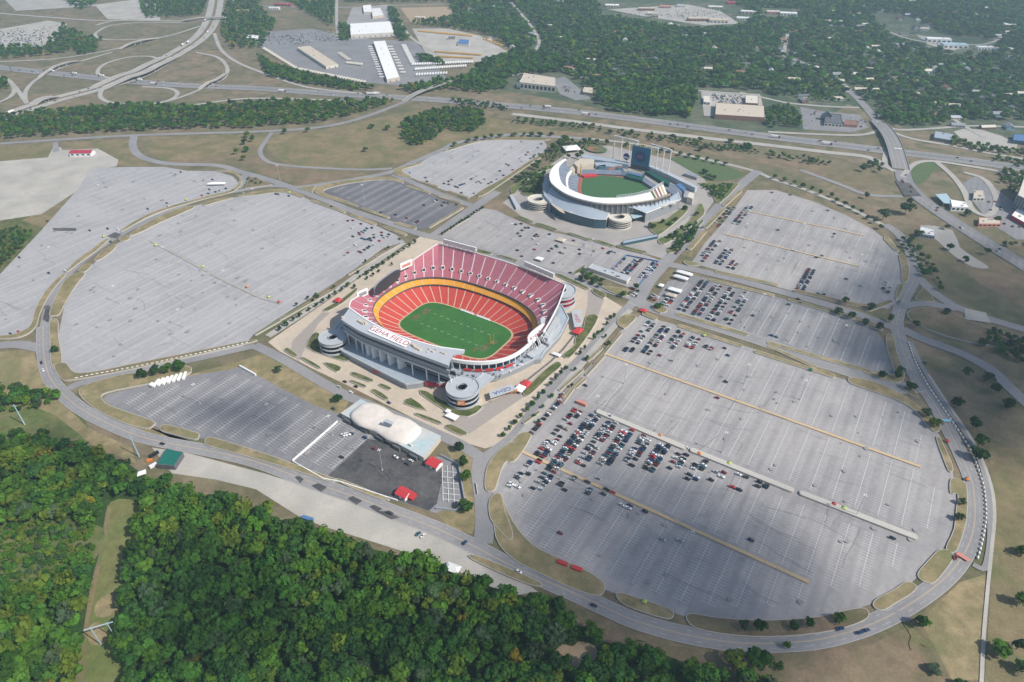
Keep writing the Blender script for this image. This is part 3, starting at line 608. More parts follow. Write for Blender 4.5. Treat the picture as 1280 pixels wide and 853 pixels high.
island(Z(640, 160, 7.975, (0, 660), (0, 590), (200, 480), (330, 400), (480, 370), (480, 395), (300, 440), (130, 540), (30, 665)), 2, 'green_grass', .4)
island(Z(640, 160, 7.975, (90, 660), (190, 510), (300, 450), (320, 520), (280, 660), (200, 690)), 2, 'scrub', .4)
island(Z(640, 240, 5.333, (1145, 470), (1230, 480), (1250, 495), (1170, 495)), 2)
island(Z(640, 240, 5.333, (600, 640), (700, 645), (780, 660), (790, 685), (760, 700), (700, 690)), 2, 'tan_grass')
island(Z(640, 320, 4, (525, 340), (545, 310), (580, 298), (620, 310), (590, 345), (560, 368)), 2); bar_island((806, 394), (818, 399), 6)
island(Z(640, 320, 4, (700, 265), (720, 250), (760, 262), (775, 280), (740, 290)), 2)
for a, b in (((700, 489), (728, 464)), ((704, 497), (728, 474)), ((655, 530), (673, 517)), ((740, 449), (752, 437)), ((744, 456), (776, 418)), ((704, 504), (717, 486)), ((733, 470), (755, 446)), ((720, 486), (731, 476)), ((735, 452), (748, 440))):
    bar_island(a, b, 2.2, 'dry_grass')
for a, b in (((320, 419), (350, 402)), ((352, 400), (420, 362)), ((436, 344), (470, 324)), ((472, 322), (500, 306))): bar_island(a, b, 2.6, 'dry_grass')
for a, b in (((748, 516), (854, 560.5)), ((866, 564.5), (988, 613.5)), ((1003, 618.5), (1142, 672.5))): bar_island(a, b, 4.5, 'concrete')
bar_island((882, 285), (905, 262), 5); bar_island((905, 258), (925, 240), 5); bar_island((862, 312), (880, 291), 6)
# ------------------------------------------------------------------ football stadium (stadium frame: u along the field, v across it)
NQ = 36
def quad_table(a, b, n):
    pts = []
    for k in range(401):
        t = math.pi/2*k/400; c, s = math.cos(t), math.sin(t)
        r = 1/((c/a)**n+(s/b)**n)**(1/n); pts.append((r*c, r*s))
    L = [0]
    for p, q in zip(pts, pts[1:]): L.append(L[-1]+math.hypot(p[0]-q[0], p[1]-q[1]))
    return np.array(pts), np.array(L)/L[-1]
_tabs = {}
def ring(a, b, n, t):
    """point at arc fraction t (0..4, counter-clockwise from +u) of a superellipse"""
    k = (a, b, n) if a != 'rim' else ('rim',)
    if k not in _tabs: _tabs[k] = quad_table(a, b, n)
    pts, L = _tabs[k]; t %= 4; q = int(t); f = t-q
    if q in (1, 3): f = 1-f
    u = float(np.interp(f, L, pts[:, 0])); v = float(np.interp(f, L, pts[:, 1]))
    return (u, v) if q == 0 else (-u, v) if q == 1 else (-u, -v) if q == 2 else (u, -v)
_RIM = [(101.5, 0), (101, 15), (99.2, 30), (94.6, 57), (86.5, 86), (60, 89.5), (30, 92), (0, 93)]
def rim_ring(t):
    k = ('rim',)
    if k not in _tabs:
        pts = np.array(_RIM); L = np.concatenate([[0], np.cumsum(np.hypot(*np.diff(pts, axis=0).T))]); _tabs[k] = (pts, L/L[-1])
    return ring('rim', None, None, t)
def rimz(v): return 26+16*min(1, abs(v)/84)**1.35
FS = thing('football_stadium', 'open oval football stadium with red seat bowl, pink upper deck and long grey suite tower', 'stadium', tuple(C0), AX)
TT = [i/NQ for i in range(4*NQ)]
def phi(t): u, v = ring(93, 65, 2.5, t); return math.degrees(math.atan2(v, u)) % 360
UP0, UP1 = 7, 242                                           # the upper deck runs between these bearings
defm('seat_red', (.47, .062, .045), var=.10, scale=.25, rough=.7)
defm('seat_salmon', (.52, .13, .095), var=.10, scale=.25, rough=.7)
defm('seat_pink', (.385, .115, .135), var=.09, scale=.18, c2=(.36, .125, .16), scale2=.03, rough=.7)
defm('seat_gold', (.66, .30, .03), var=.08, scale=.3, rough=.7)
defm('aisle', (.55, .36, .28), rough=.8)
defm('aisle_pale', (.58, .46, .49), rough=.8)
defm('turf', (.038, .145, .026), var=.10, scale=.15, c2=(.032, .125, .026), scale2=.05, rough=.9)
defm('turf_worn', (.10, .12, .045), var=.4, scale=.3, rough=.95)
defm('sideline_tan', (.48, .33, .20), rough=.9)
z0 = FIELD_Z = nz()+.45
mb = MB(); mb.poly([(*ring(60.2, 33.6, 4.6, t), z0+.02) for t in TT], 0)
pf = mb.build('playing_field', M['turf'], FS, local=True)
tag(MB().poly([(*ring(63, 36, 4.2, t), z0) for t in TT], 0).build('field_border', M['sideline_tan'], FS, local=True))
rr = random.Random(3)
for cu, cv, r_ in ((-48, 10, 5), (-50, -5, 4), (46, -10, 5), (50, 3, 3), (40, -18, 3)):
    mb = MB(); mb.poly([(cu+r_*math.cos(a_)*rr.uniform(.7, 1.2), cv+1.5*r_*math.sin(a_)*rr.uniform(.7, 1.2), z0+.03) for a_ in [k*math.pi/9 for k in range(18)]])
    mb.build('worn_patch', M['turf_worn'], FS, local=True)
mb = MB()                                                   # yard lines and numbers
for k in range(-10, 11):
    mb.add([(k*4.572-.06, -22, z0+.045), (k*4.572+.06, -22, z0+.045), (k*4.572+.06, 22, z0+.045), (k*4.572-.06, 22, z0+.045)], [[0, 1, 2, 3]])
for i, k in enumerate(range(-4, 5)):
    for sv in (-11.5, 11.5):
        for du in (-1.3, .9): mb.add([(k*9.144+du-.55, sv-.9, z0+.05), (k*9.144+du+.95, sv-.9, z0+.05), (k*9.144+du+.95, sv+.9, z0+.05), (k*9.144+du-.55, sv+.9, z0+.05)], [[0, 1, 2, 3]])
defm('turf_paint', (.16, .26, .13), rough=.9)
mb.build('field_markings', M['turf_paint'], FS, local=True)
# lower bowl
rows = [(61.8, 35, 4.6, .9), (62, 35.2, 4.6, 2.2), (70, 43, 3.6, 5.0), (79, 52, 2.9, 8.4), (88, 60.5, 2.6, 12.0)]
mb = MB(); R = [[(*ring(a, b, n, t), z) for t in TT] for a, b, n, z in rows]
mb.loft(R[:2], 1, True); mb.loft(R[1:], 0, True)
mb.build('lower_seating', [M['seat_red'], M['sideline_tan']], FS, local=True)
mb = MB()
NA = 44
for k in range(NA):
    t = (k+.5)*4/NA; mb = MB()
    for (a, b, n, z), (a2, b2, n2, z2) in zip(rows[1:], rows[2:]):
        p = Vector((*ring(a, b, n, t), z+.08)); q = Vector((*ring(a2, b2, n2, t), z2+.08)); d = (q-p); nn = Vector((-d.y, d.x, 0)).normalized()*.55
        mb.add([p-nn, p+nn, q+nn, q-nn], [[0, 1, 2, 3]])
    mb.build('lower_aisle', M['aisle'], FS, local=True)
# club level: gold, red where the upper deck stops
def sector(rings, test, mb, mi=0):
    n = len(rings[0])
    for j in range(len(rings)-1):
        for i in range(n):
            k = (i+1) % n
            if test(i): mb.add([rings[j][i], rings[j][k], rings[j+1][k], rings[j+1][i]], [[0, 1, 2, 3]], mi)
PH = [phi(t+.5/NQ) for t in TT]
is_up = lambda i: UP0 < PH[i] < UP1
cl = [[(*ring(a, b, n, t), z) for t in TT] for a, b, n, z in ((86.4, 59, 2.55, 12.6), (86.4, 59, 2.55, 14.2), (92.2, 64.4, 2.5, 18.2), (92.2, 64.4, 2.5, 18.8))]
mb = MB(); sector(cl[:2], lambda i: True, mb, 2); sector(cl[1:3], is_up, mb, 0); sector(cl[1:3], lambda i: not is_up(i), mb, 1)
und = [[(*ring(a, b, n, t), z) for t in TT] for a, b, n, z in ((88.4, 60.9, 2.6, 11.8), (86.4, 59, 2.55, 12.6))]
sector(und, lambda i: True, mb, 2)  # dark grey front and underside paint the shadow gap below the club seats
mb.build('club_seating', [M['seat_gold'], M['seat_red'], M['grey_dark']], FS, local=True)
mb = MB()
for k in range(40):
    t = (k+.5)*4/40
    if not (UP0 < phi(t) < UP1): continue
    mb = MB(); p = Vector((*ring(86.4, 59, 2.55, t), 14.3)); q = Vector((*ring(92.2, 64.4, 2.5, t), 18.3)); d = q-p; nn = Vector((-d.y, d.x, 0)).normalized()*.5
    mb.add([p-nn, p+nn, q+nn, q-nn], [[0, 1, 2, 3]])
    mb.build('club_aisle', M['aisle'], FS, local=True)
# white rim where there is no upper deck
mb = MB()
def ringband(prof, test, mi=0):
    sector([[(*ring(a, b, n, t), z) for t in TT] for a, b, n, z in prof], test, mb, mi)
low = lambda i: PH[i] <= UP0 or PH[i] > 285
ringband(((92.2, 64.4, 2.5, 18.2), (92.2, 64.4, 2.5, 19.4), (94.4, 66.4, 2.5, 19.4), (94.4, 66.4, 2.5, 15.8), (92.6, 64.8, 2.5, 15.2)), low)
mb.build('rim_parapet', M['white'], FS, local=True)
# upper deck
def upt(t, f):
    a = Vector((*ring(92.6, 64.8, 2.5, t), 20.6)); u, v = rim_ring(t); b = Vector((u, v, rimz(v)))
    if v < 0 and u < 0:                                      # the deck narrows where it runs in under the tower roof
        b.z = min(b.z, 35.5); ph_ = phi(t); b = a.lerp(b, 1-.72*min(1, max(0, (ph_-204)/30)))
    return a.lerp(b, f)-Vector((0, 0, 1.3*math.sin(math.pi*f)))
mb = MB(); ur = [[upt(t, f) for t in TT] for f in (0, .17, .34, .5, .67, .84, 1)]
sector(ur, is_up, mb, 0)
mb.build('upper_seating', M['seat_pink'], FS, local=True)
mb = MB()
fr = [[(*ring(a, b, n, t), z) for t in TT] for a, b, n, z in ((92.2, 64.4, 2.5, 18.4), (91.6, 63.8, 2.5, 20.8), (92.6, 64.8, 2.5, 20.8))]
sector(fr, is_up, mb, 0); mb.build('deck_fascia', M['grey_dark'], FS, local=True); mb = MB()  # dark grey paints in the shadow below the deck front
rimp = [[upt(t, 1)+Vector((0, 0, h))+Vector((*rim_ring(t), 0)).normalized()*o_ for t in TT] for h, o_ in ((0, 0), (1.1, 0), (1.1, .9), (-1.2, .9))]
sector(rimp, is_up, mb, 0)
mb.build('upper_parapet', M['white'], FS, local=True)
mb = MB()                                                   # outer wall under the rim
ow = [[upt(t, 1)+Vector((0, 0, -1.2))+Vector((*rim_ring(t), 0)).normalized()*.9 for t in TT], [(*[c*.955 for c in rim_ring(t)], 20) for t in TT], [(*[c*.955 for c in rim_ring(t)], 6) for t in TT]]
sector(ow, is_up, mb, 0); mb.build('outer_wall', M['grey_mid'], FS, local=True)
for k in range(48):
    t = (k+.5)*4/48
    if not (UP0+2 < phi(t) < UP1-3): continue
    ua = MB(); pw = MB(); fs = (0, .2, .4, .6, .8, .97)
    for f0, f1 in zip(fs, fs[1:]):
        p = upt(t, f0)+Vector((0, 0, .15)); q = upt(t, f1)+Vector((0, 0, .15)); d = q-p; nn = Vector((-d.y, d.x, 0)).normalized()*.62
        ua.add([p-nn, p+nn, q+nn, q-nn], [[0, 1, 2, 3]])
    p = upt(t, .26); q = upt(t, .36); d = (q-p); d.z = 0; d.normalize(); nn = Vector((-d.y, d.x, 0)); L_ = 4.6
    for sg in (-1, 1): pw.beam(p+nn*1.9*sg, p+nn*1.9*sg+d*L_, .45, 2.6, 0)
    pw.beam(p+d*L_-nn*2.1, p+d*L_+nn*2.1, .6, 2.8, 0); pw.beam(p-nn*2.1-d*.2, p+nn*2.1-d*.2, .45, 1.2, 0)
    pw.add([p-nn*1.6+Vector((0, 0, 2.0)), p+nn*1.6+Vector((0, 0, 2.0)), p+nn*1.6+d*L_+Vector((0, 0, 2.0)), p-nn*1.6+d*L_+Vector((0, 0, 2.0))], [[0, 1, 2, 3]], 1)  # black sheet paints the darkness inside the opening
    ua.build('upper_aisle', M['aisle_pale'], FS, local=True)
    pw.build('vomitory', [M['white'], M['black']], FS, local=True)
# podium ring
POD = [(108, 0), (105.6, 11), (104.5, 47), (97, 78), (80, 95), (0, 101), (-80, 95), (-101, 75), (-107, 40), (-109, 0), (-106, -45), (-99, -78), (-83, -95.5), (-68, -100.5), (-21, -103.8), (20, -105.8), (28, -98), (33, -91), (46, -87), (63, -74), (86, -49), (97.5, -23), (105, 0)]
PODZ = 7.0
def polar_hit(poly, ang):
    d = Vector((math.cos(ang), math.sin(ang))); best = 0
    for i in range(len(poly)):
        a = Vector(poly[i-1]); b = Vector(poly[i]); e = b-a; den = d.x*e.y-d.y*e.x
        if abs(den) < 1e-9: continue
        s = (a.x*e.y-a.y*e.x)/den; r = (a.x*d.y-a.y*d.x)/den
        if s > 0 and -1e-6 <= r <= 1+1e-6: best = max(best, s)
    return d*best
angs = sorted(set([round(math.atan2(v, u), 5) for u, v in POD]+[round(-math.pi+2*math.pi*k/120, 5) for k in range(120)]))
out = [polar_hit(POD, a) for a in angs]
def inn(a): c, s = abs(math.cos(a)), abs(math.sin(a)); r = 1/((c/88.9)**2.6+(s/61.4)**2.6)**(1/2.6); return Vector((math.cos(a)*r, math.sin(a)*r))
inr = [inn(a) for a in angs]
mb = MB()
mb.loft([[(p.x, p.y, 0) for p in out], [(p.x, p.y, PODZ-1.2) for p in out]], 1, True)
mb.loft([[(p.x*1.004, p.y*1.004, PODZ-1.2) for p in out], [(p.x*1.004, p.y*1.004, PODZ+.9) for p in out], [(p.x*.994, p.y*.994, PODZ+.9) for p in out], [(p.x*.994, p.y*.994, PODZ) for p in out]], 2, True)
mb.loft([[(p.x*.994, p.y*.994, PODZ) for p in out], [(p.x, p.y, PODZ) for p in inr]], 0, True)
mb.build('concourse', [M['roof_blue'], M['grey_mid'], M['grey_light']], FS, local=True)
# recessed colonnade under the white rim
mb = MB()
ringband(((89.2, 61.7, 2.6, PODZ), (89.2, 61.7, 2.6, 15.5)), low, 0)
mb.build('glazed_wall', M['glass_dark'], FS, local=True)
col = MB(); k = 0
for i in range(0, 4*NQ):
    if low(i) and i % 2 == 0:
        u, v = ring(93.6, 65.6, 2.5, TT[i]); MB().tube((u, v, PODZ), (u, v, 16.5), .45, n=6).build('column', M['white'], FS, local=True)
# things on the concourse roof: air handlers, ducts, red wind screens
rr = random.Random(11); mb = MB()
for i in range(26):
    t = rr.uniform(3.35, 3.97); u, v = ring(97, 73, 2.4, t); k = rr.uniform(.98, 1.06)
    MB().box((u*k, v*k, PODZ), (rr.uniform(1.2, 3.4), rr.uniform(1.2, 2.6), rr.uniform(.8, 1.9)), rr.uniform(0, 3)).build('roof_unit', M[rr.choice(('grey_dark', 'grey_mid', 'white'))], FS, local=True)
mb = MB()
for t0_ in (3.42, 3.5, 3.58, 3.66, 3.74):
    p = Vector((*ring(95, 67.2, 2.5, t0_), PODZ+1)); q = Vector((*ring(95, 67.2, 2.5, t0_+.06), PODZ+1)); MB().beam(p, q, .5, 3.2).build('wind_screen', M['red'], FS, local=True)
# right-end terrace: stepped grey roofs beside the upper deck
mb = MB()
for a_, b_, w_, h_ in (((100, 22), (92, 62), 5, 9), ((104, 20), (98, 58), 3.5, 4.5), ((97, -6), (101, 18), 6, 3)):
    mb.beam((*a_, PODZ), (*b_, PODZ), w_, h_)
mb.build('side_terrace', M['grey_light'], FS, local=True)
defm('screen_off', (.03, .045, .06), rough=.35)
# suite tower along the near side
TZ = 38.0
def LP(px, py, z): p = P(px, py, z); u, v = toUV(p); return Vector((u, v, z))
tin = [LP(*p, TZ) for p in ((437, 384.5), (460, 400.5), (493, 417), (540, 431.8), (560, 435.3), (581, 438))]
tout = [LP(*p, TZ) for p in ((426.4, 399.5), (442, 409.5), (455, 416.4), (480, 426.5), (511, 439), (540, 449.5), (560, 457))]
tin = smooth(tin, 5); tout = smooth(tout, 5)
roofpoly = tin+[LP(580, 441.5, TZ), LP(566.5, 443.6, TZ)]+tout[::-1]
mb = MB(); mb.prism(roofpoly, TZ-1.1, TZ, 0, 1, True)
tower = mb.build('tower_roof', [M['grey_light'], M['grey_light']], FS, local=True)
mb = MB()
mb.loft([[(p.x, p.y, TZ) for p in tin], [(p.x, p.y, TZ+.8) for p in tin], [(p.x, p.y-1.3, TZ+.8) for p in tin], [(p.x, p.y-1.3, TZ) for p in tin]], 0)
mb.build('roof_edge', M['bright_white'], tower, local=True)
cen = Vector((-9, -66, 0))
def inset(line, d):
    res = []
    for i, p in enumerate(line):
        t = line[min(i+1, len(line)-1)]-line[max(i-1, 0)]; n = Vector((-t.y, t.x, 0)).normalized()   # left of travel = towards the field
        res.append(Vector((p.x, p.y, 0))+n*d)
    return res
fo, f1, f2, f3 = tout, inset(tout, .8), inset(tout, 2.4), inset(tout, 3.2)
end_u = toUV(P(566.5, 443.6, TZ))
back = [Vector((p.x, p.y, 0)) for p in tin][:-4]
def slabwall(line, za, zb, mi, mbx): mbx.loft([[(p.x, p.y, za) for p in line], [(p.x, p.y, zb) for p in line]], mi)
def closed_wall(line, za, zb, mi, mbx):
    loop = line+back[::-1]; mbx.prism(loop, za, zb, mi, None, True)
mb = MB(); closed_wall(f1, 33.6, TZ-1.1, 0, mb); mb.build('upper_fascia', M['grey_light'], FS, local=True)
mb = MB(); closed_wall(f3, 30.6, 33.6, 0, mb); mb.build('window_band', M['glass_dark'], FS, local=True)
mb = MB(); closed_wall(f1, 26.4, 30.6, 0, mb); mb.build('middle_fascia', M['grey_mid'], FS, local=True)
mb = MB(); closed_wall(f2, 25.2, 26.4, 0, mb); mb.build('window_band', M['glass_dark'], FS, local=True)
mb = MB(); closed_wall(f1, 22.2, 25.2, 0, mb); mb.build('lower_fascia', M['grey_light'], FS, local=True)
mb = MB(); f8 = inset(tout, 11); slabwall(f8, PODZ, 22.2, 0, mb)
mb.build('tower_glazing', M['screen_off'], FS, local=True)
mb = MB()
for zz in (12, 16.5):
    mb.loft([[(p.x, p.y, zz) for p in inset(tout, 8)], [(p.x, p.y, zz+1) for p in inset(tout, 8)], [(p.x, p.y, zz+1) for p in inset(tout, 11)]], 0)
mb.build('tower_gallery', M['grey_mid'], FS, local=True)
f4 = inset(tout, 2.6); nT = len(f4)
for fr_ in (.03, .13, .22, .65, .75, .86, .985):
    p = f4[min(nT-1, int(fr_*(nT-1)+.5))]
    MB().box((p.x, p.y, PODZ), (1.0, 1.0, 22.2-PODZ)).build('column', M['white'], FS, local=True)
mb = MB()
for fr_ in (.31, .375, .44, .505, .57):
    i_ = int(fr_*(nT-1)+.5); p = f4[i_]; q = inset(tout, 10.5)[i_]
    mb.beam((p.x, p.y, PODZ), (q.x+3, q.y, PODZ), 3.0, 22.2-PODZ)
mb.build('fin_wall', M['offwhite'] if False else M['white'], FS, local=True)
mb = MB(); mb.box((-84, -86, PODZ), (9, 6, 4.5), .5); mb.build('entry_block', M['red'], FS, local=True)
mb = MB(); rr = random.Random(4)
for px_, py_, a_, b_, h_ in ((452, 403.5, 9, 3.5, 1.8), (457, 405, 3, 3, 2.6), (522, 436, 9, 3.5, 1.6), (517, 433, 4, 2.5, 2.4), (537, 437, 2, 2, 1.2), (541, 440, 2.5, 2, 1.2), (545, 437.5, 2, 1.5, 1), (534, 440.5, 1.5, 1.5, 1), (554, 442, 6, 1.6, 1.2), (429, 397, 4, 3, .6)):
    p = LP(px_, py_, TZ); MB().box((p.x, p.y, TZ), (a_, b_, h_), rr.uniform(-.25, .1)).build('roof_unit', M['cream'], tower, local=True)
def text(name, s, size, m, parent, loc, rot, extrude=.05, align='CENTER'):
    cu = bpy.data.curves.new(name, 'FONT'); cu.body = s; cu.size = size; cu.align_x = align; cu.align_y = 'CENTER'; cu.extrude = extrude
    cu.materials.append(m); t_ = bpy.data.objects.new(name, cu); COL.objects.link(t_); bpy.context.view_layer.update()
    me = bpy.data.meshes.new_from_object(t_.evaluated_get(bpy.context.evaluated_depsgraph_get())); bpy.data.objects.remove(t_)
    o = bpy.data.objects.new(name, me); COL.objects.link(o); o.parent = parent
    o.location = loc; o.rotation_euler = rot; return o
# the long white roof sign
a = LP(468, 407.0, TZ+1.6); b = LP(513.5, 427.6, TZ+1.6); c = LP(508, 433.8, TZ+1.6); d = LP(458, 413, TZ+1.6)
mid = (a+b+c+d)/4; du = ((b-a)+(c-d)).normalized(); ang = math.atan2(du.y, du.x)
sw = ((b-a).length+(c-d).length)/2*.97; sh = ((a-d).length+(b-c).length)/2*.95
sg = MB().box((0, 0, -.45), (sw, sh, .45)).build('roof_sign', M['bright_white'], FS, local=True); sg.location = mid; sg.rotation_euler = (math.radians(7), 0, ang)
text('sign_lettering', 'GEHA FIELD', sh*.90, M['roof_red'], sg, (0, 0, .03), (0, 0, 0)).scale = (1.13, 1, 1)
mb = MB()
for k in range(12):
    x = -sw*.45+sw*.9*k/11; mb.beam((x, -sh*.42, -1.6), (x, -sh*.42, -.45), .35, .35)
mb.build('sign_strut', M['grey_dark'], sg, local=True)
# small pink signs on the outer wall of the concourse
for px_, py_ in ((429, 432), (479, 460), (541, 483)):
    p = polar_hit(POD, math.atan2(*reversed(toUV(P(px_, py_, 4))))); ta = math.atan2(p.y, p.x)+math.pi/2
    if px_ > 440: ta = -.05
    MB().box((p.x*1.008, p.y*1.008, 3.5), (9, .3, 2.0), ta).build('wall_sign', M['red'], FS, local=True)
# spiral ramps
def spiral(parent, cu, cv, r, hole, top, levels, ms, bridge=None, name='spiral_ramp'):
    N_ = 40; A_ = [2*math.pi*k/N_ for k in range(N_)]
    circ = lambda rad, z: [(cu+rad*math.cos(a), cv+rad*math.sin(a), z) for a in A_]
    mb = MB(); mb.loft([circ(r, top), circ(hole, top)], 0, True); mb.loft([circ(r, top), circ(r, top+1.1), circ(r-.4, top+1.1), circ(r-.4, top)], 0, True)
    mb.loft([circ(hole, top-.8), circ(hole, top+1.1), circ(hole+.4, top+1.1), circ(hole+.4, top)], 0, True)
    o = mb.build(name, ms[0], parent, local=True)
    hl = top/levels
    for L_ in range(levels):
        za = L_*hl+hl*.42; zb = (L_+1)*hl-(0 if L_ == levels-1 else .4)
        m2 = MB(); m2.loft([circ(r, za if L_ else .2), circ(r, zb-hl*.18), circ(r-.5, zb-hl*.18)], 0, True); m2.build('ramp_parapet', ms[0], o, local=True)
    m3 = MB(); m3.loft([circ(r-3, 0), circ(r-3, top-.4)], 0, True); m3.loft([circ(hole, .5), circ(hole, top-.6)], 0, True); m3.poly(circ(hole, .6), 0)
    m3.build('ramp_core', ms[1], o, local=True)
    return o
GL = [M['grey_light'], M['black']]  # black core paints the shade in the ramp's gaps and central hole
sp = spiral(FS, 75, -88.5, 15.8, 4.8, 16, 3, GL)
mb = MB(); mb.beam((84, -88, 15.4), (84, -56, 12), 12, .7); mb.beam((90, -90, 16), (90, -58, 12.6), .5, 1.2); mb.beam((78, -76, 16), (78, -58, 12.6), .5, 1.2)
mb.build('ramp_bridge', M['grey_light'], FS, local=True)
pnl = MB(); pnl.box((0, 0, 0), (7, .4, 5)); po = pnl.build('ramp_panel', M['orange'], sp, local=True); po.location = (83.5, -102.6, 8); po.rotation_euler = (0, 0, .5)
text('panel_lettering', 'KC', 4, M['white'], po, (0, -.25, 2.5), (math.pi/2, 0, 0))
spiral(FS, -86, -95, 14.6, 4.6, 15, 3, GL)
spiral(FS, 69, 110, 17, 6, 17, 3, [M['grey_light'], M['roof_red']])
spiral(FS, -77, 108, 15, 5.0, 12, 3, GL)
# light banks on the far rim
for ta, tb in ((1.68, 1.86) if False else (LP(554, 306, 43.5), LP(595, 317, 43.5)), (LP(655, 334, 44), LP(692, 350, 44))):
    A_, B_ = Vector(ta), Vector(tb); n_ = Vector((0, 1, 0)); bank = MB()
    bank.beam(A_+Vector((0, 1.5, 3.5)), B_+Vector((0, 1.5, 3.5)), 1.6, 1.2); bank.beam(A_+Vector((0, 1.5, 6.2)), B_+Vector((0, 1.5, 6.2)), 1.2, .8); bank.beam(A_+Vector((0, 1.9, .5)), B_+Vector((0, 1.9, .5)), .4, 5.6)
    o = bank.build('light_bank', M['white'], FS, local=True)
    for k in range(8):
        p = A_.lerp(B_, k/7)+Vector((0, 1.5, -2)); st = MB(); st.beam(p, p+Vector((0, 0, 1)), .5, 8); st.beam(p+Vector((0, 1, 6)), p+Vector((0, -3.2, 3)), .4, .4); st.build('light_strut', M['white'], o, local=True)
        if k < 7:
            pn = MB(); q = A_.lerp(B_, (k+.5)/7)+Vector((0, .2, 2.2)); ln = (B_-A_).length/7*.86
            pn.box((q.x, q.y, q.z), (ln, .6, 5.2), math.atan2((B_-A_).y, (B_-A_).x)); pn.build('lamp_panel', M['white'], o, local=True)
# end boards: oval boards standing behind each end, the near one seen from its back
def oval(mbx, c, w_, h_, th_, mi=0, N_=36):
    A_ = [2*math.pi*k/N_ for k in range(N_)]
    def pt(a, x): 
        y = w_/2*math.copysign(abs(math.cos(a))**.6, math.cos(a)); z = h_/2*math.copysign(abs(math.sin(a))**.75, math.sin(a)); return (c[0]+x, c[1]+y, c[2]+z)
    f = [pt(a, th_/2) for a in A_]; b_ = [pt(a, -th_/2) for a in A_]
    mbx.loft([b_, f], mi, True); mbx.add(f, [list(range(N_))], mi); mbx.add(b_, [list(range(N_))[::-1]], mi)
bd = MB(); oval(bd, (0, 0, 0), 32, 12, 1.4); b1 = bd.build('video_board', M['bright_white'], FS, local=True)
pb = LP(671, 417, 23); b1.location = pb; b1.rotation_euler = (0, math.radians(-12), math.radians(-4))
text('board_lettering', 'Arrowhead', 6.0, M['roof_red'], b1, (.9, 0, 0), (math.pi/2, 0, math.pi/2))
sc_ = MB(); oval(sc_, (-.9, 0, 0), 29, 10, .4); sc_.build('board_screen', M['black'], b1, local=True)
bs = MB()
for y in (-10, -3, 4, 11): bs.beam((2.5, y, -11), (1.0, y, -3), .8, .8); bs.beam((6, y, -12), (1, y, 2), .5, .5)
bs.build('board_strut', M['white'], b1, local=True)
bt = MB(); oval(bt, (-.5, 13, 8), 8, 8, 1.4); bt.build('board_crest', M['grey_light'], b1, local=True)
bd = MB(); oval(bd, (0, 0, 0), 46, 17, 1.6); b2 = bd.build('video_board', M['grey_mid'], FS, local=True)
b2.location = LP(484, 352, 34); b2.rotation_euler = (0, math.radians(8), math.radians(3))
sc_ = MB(); oval(sc_, (1.0, 0, 0), 45, 16.2, .4); sc_.build('board_screen', M['screen_off'], b2, local=True)
for px_, py_, w_, h_, txt in ((507.5, 331, 17, 8, 'ARROWHEAD'), (453, 367, 14, 8, '')):
    q = LP(px_, py_, 38 if px_ > 480 else 33); s_ = MB().box((0, 0, -h_/2), (1.2, w_, h_)).build('rim_sign', M['bright_white'], FS, local=True); s_.location = q; s_.rotation_euler = (0, 0, math.radians(-12))
    if txt:
        MB().box((.64, 0, -1.9), (.2, 12, 3.4)).build('sign_panel', M['salmon_paint'], s_, local=True)
    else: MB().box((.64, 0, -2.4), (.2, 10, 4.2)).build('sign_panel', M['grey_mid'], s_, local=True)
# grey service decks and stairs at the left end
mb = MB(); mb.beam((-112, -55, 6), (-112, 62, 6), 7, 3); mb.beam((-106, -30, 9), (-107, 60, 9), 5, 7); mb.beam((-109, 10, 9), (-109, 48, 9), 4, 11); mb.beam((-97, -94, 3), (-104, -58, 8), 5, 1); mb.beam((-104, -90, 3), (-110, -56, 8), 4, 1)
mb.build('service_deck', M['grey_light'], FS, local=True)
mb = MB(); mb.beam((-103.5, -28, 9), (-103.5, 58, 9), 1.5, 9); mb.build('service_wall', M['grey_dark'], FS, local=True)
mb = MB(); mb.box((-97, -52, 8), (5, 12, 5), .2); mb.build('entry_block', M['red'], FS, local=True)
mb = MB(); mb.beam((33, -93, 2), (62, -78, 2), 1, 5.5); mb.build('entry_wall', M['roof_red'], FS, local=True)
mb = MB(); mb.beam((97, -66, 2.2), (112, -51, 2.2), 4, 2.4); mb.build('entry_canopy', M['orange'], FS, local=True)
# goal post and sideline tents
gp = thing('goal_post', 'yellow goal post standing at the right end of the football field', 'goal post', tuple(W(50, -2, z0+.05)), AX)
mb = MB(); mb.tube((1.5, 0, 0), (1.5, 0, 2), .22); mb.tube((1.5, 0, 2), (0, 0, 3.05), .2); mb.build('post_base', M['seat_gold'], gp, local=True)
MB().tube((0, -2.8, 3.05), (0, 2.8, 3.05), .2).build('crossbar', M['seat_gold'], gp, local=True)
for s_ in (-2.8, 2.8): MB().tube((0, s_, 3.05), (0, s_, 13.7), .17).build('upright', M['seat_gold'], gp, local=True)
for k, (u, nm) in enumerate(((-8, 'left'), (14, 'right'))):
    b = thing('team_bench', ('long white team bench on the far sideline, the one nearer the dark oval board', 'long white team bench on the far sideline, the one nearer the goal post')[k], 'bench', tuple(W(u, 33.2, z0+.05)), AX, 'team benches on the far sideline')
    MB().box((0, 0, 0), (18, 1.4, .9)).build('seat', M['bright_white'], b, local=True); MB().box((0, .8, .9), (18, .3, 1.0)).build('backrest', M['bright_white'], b, local=True)

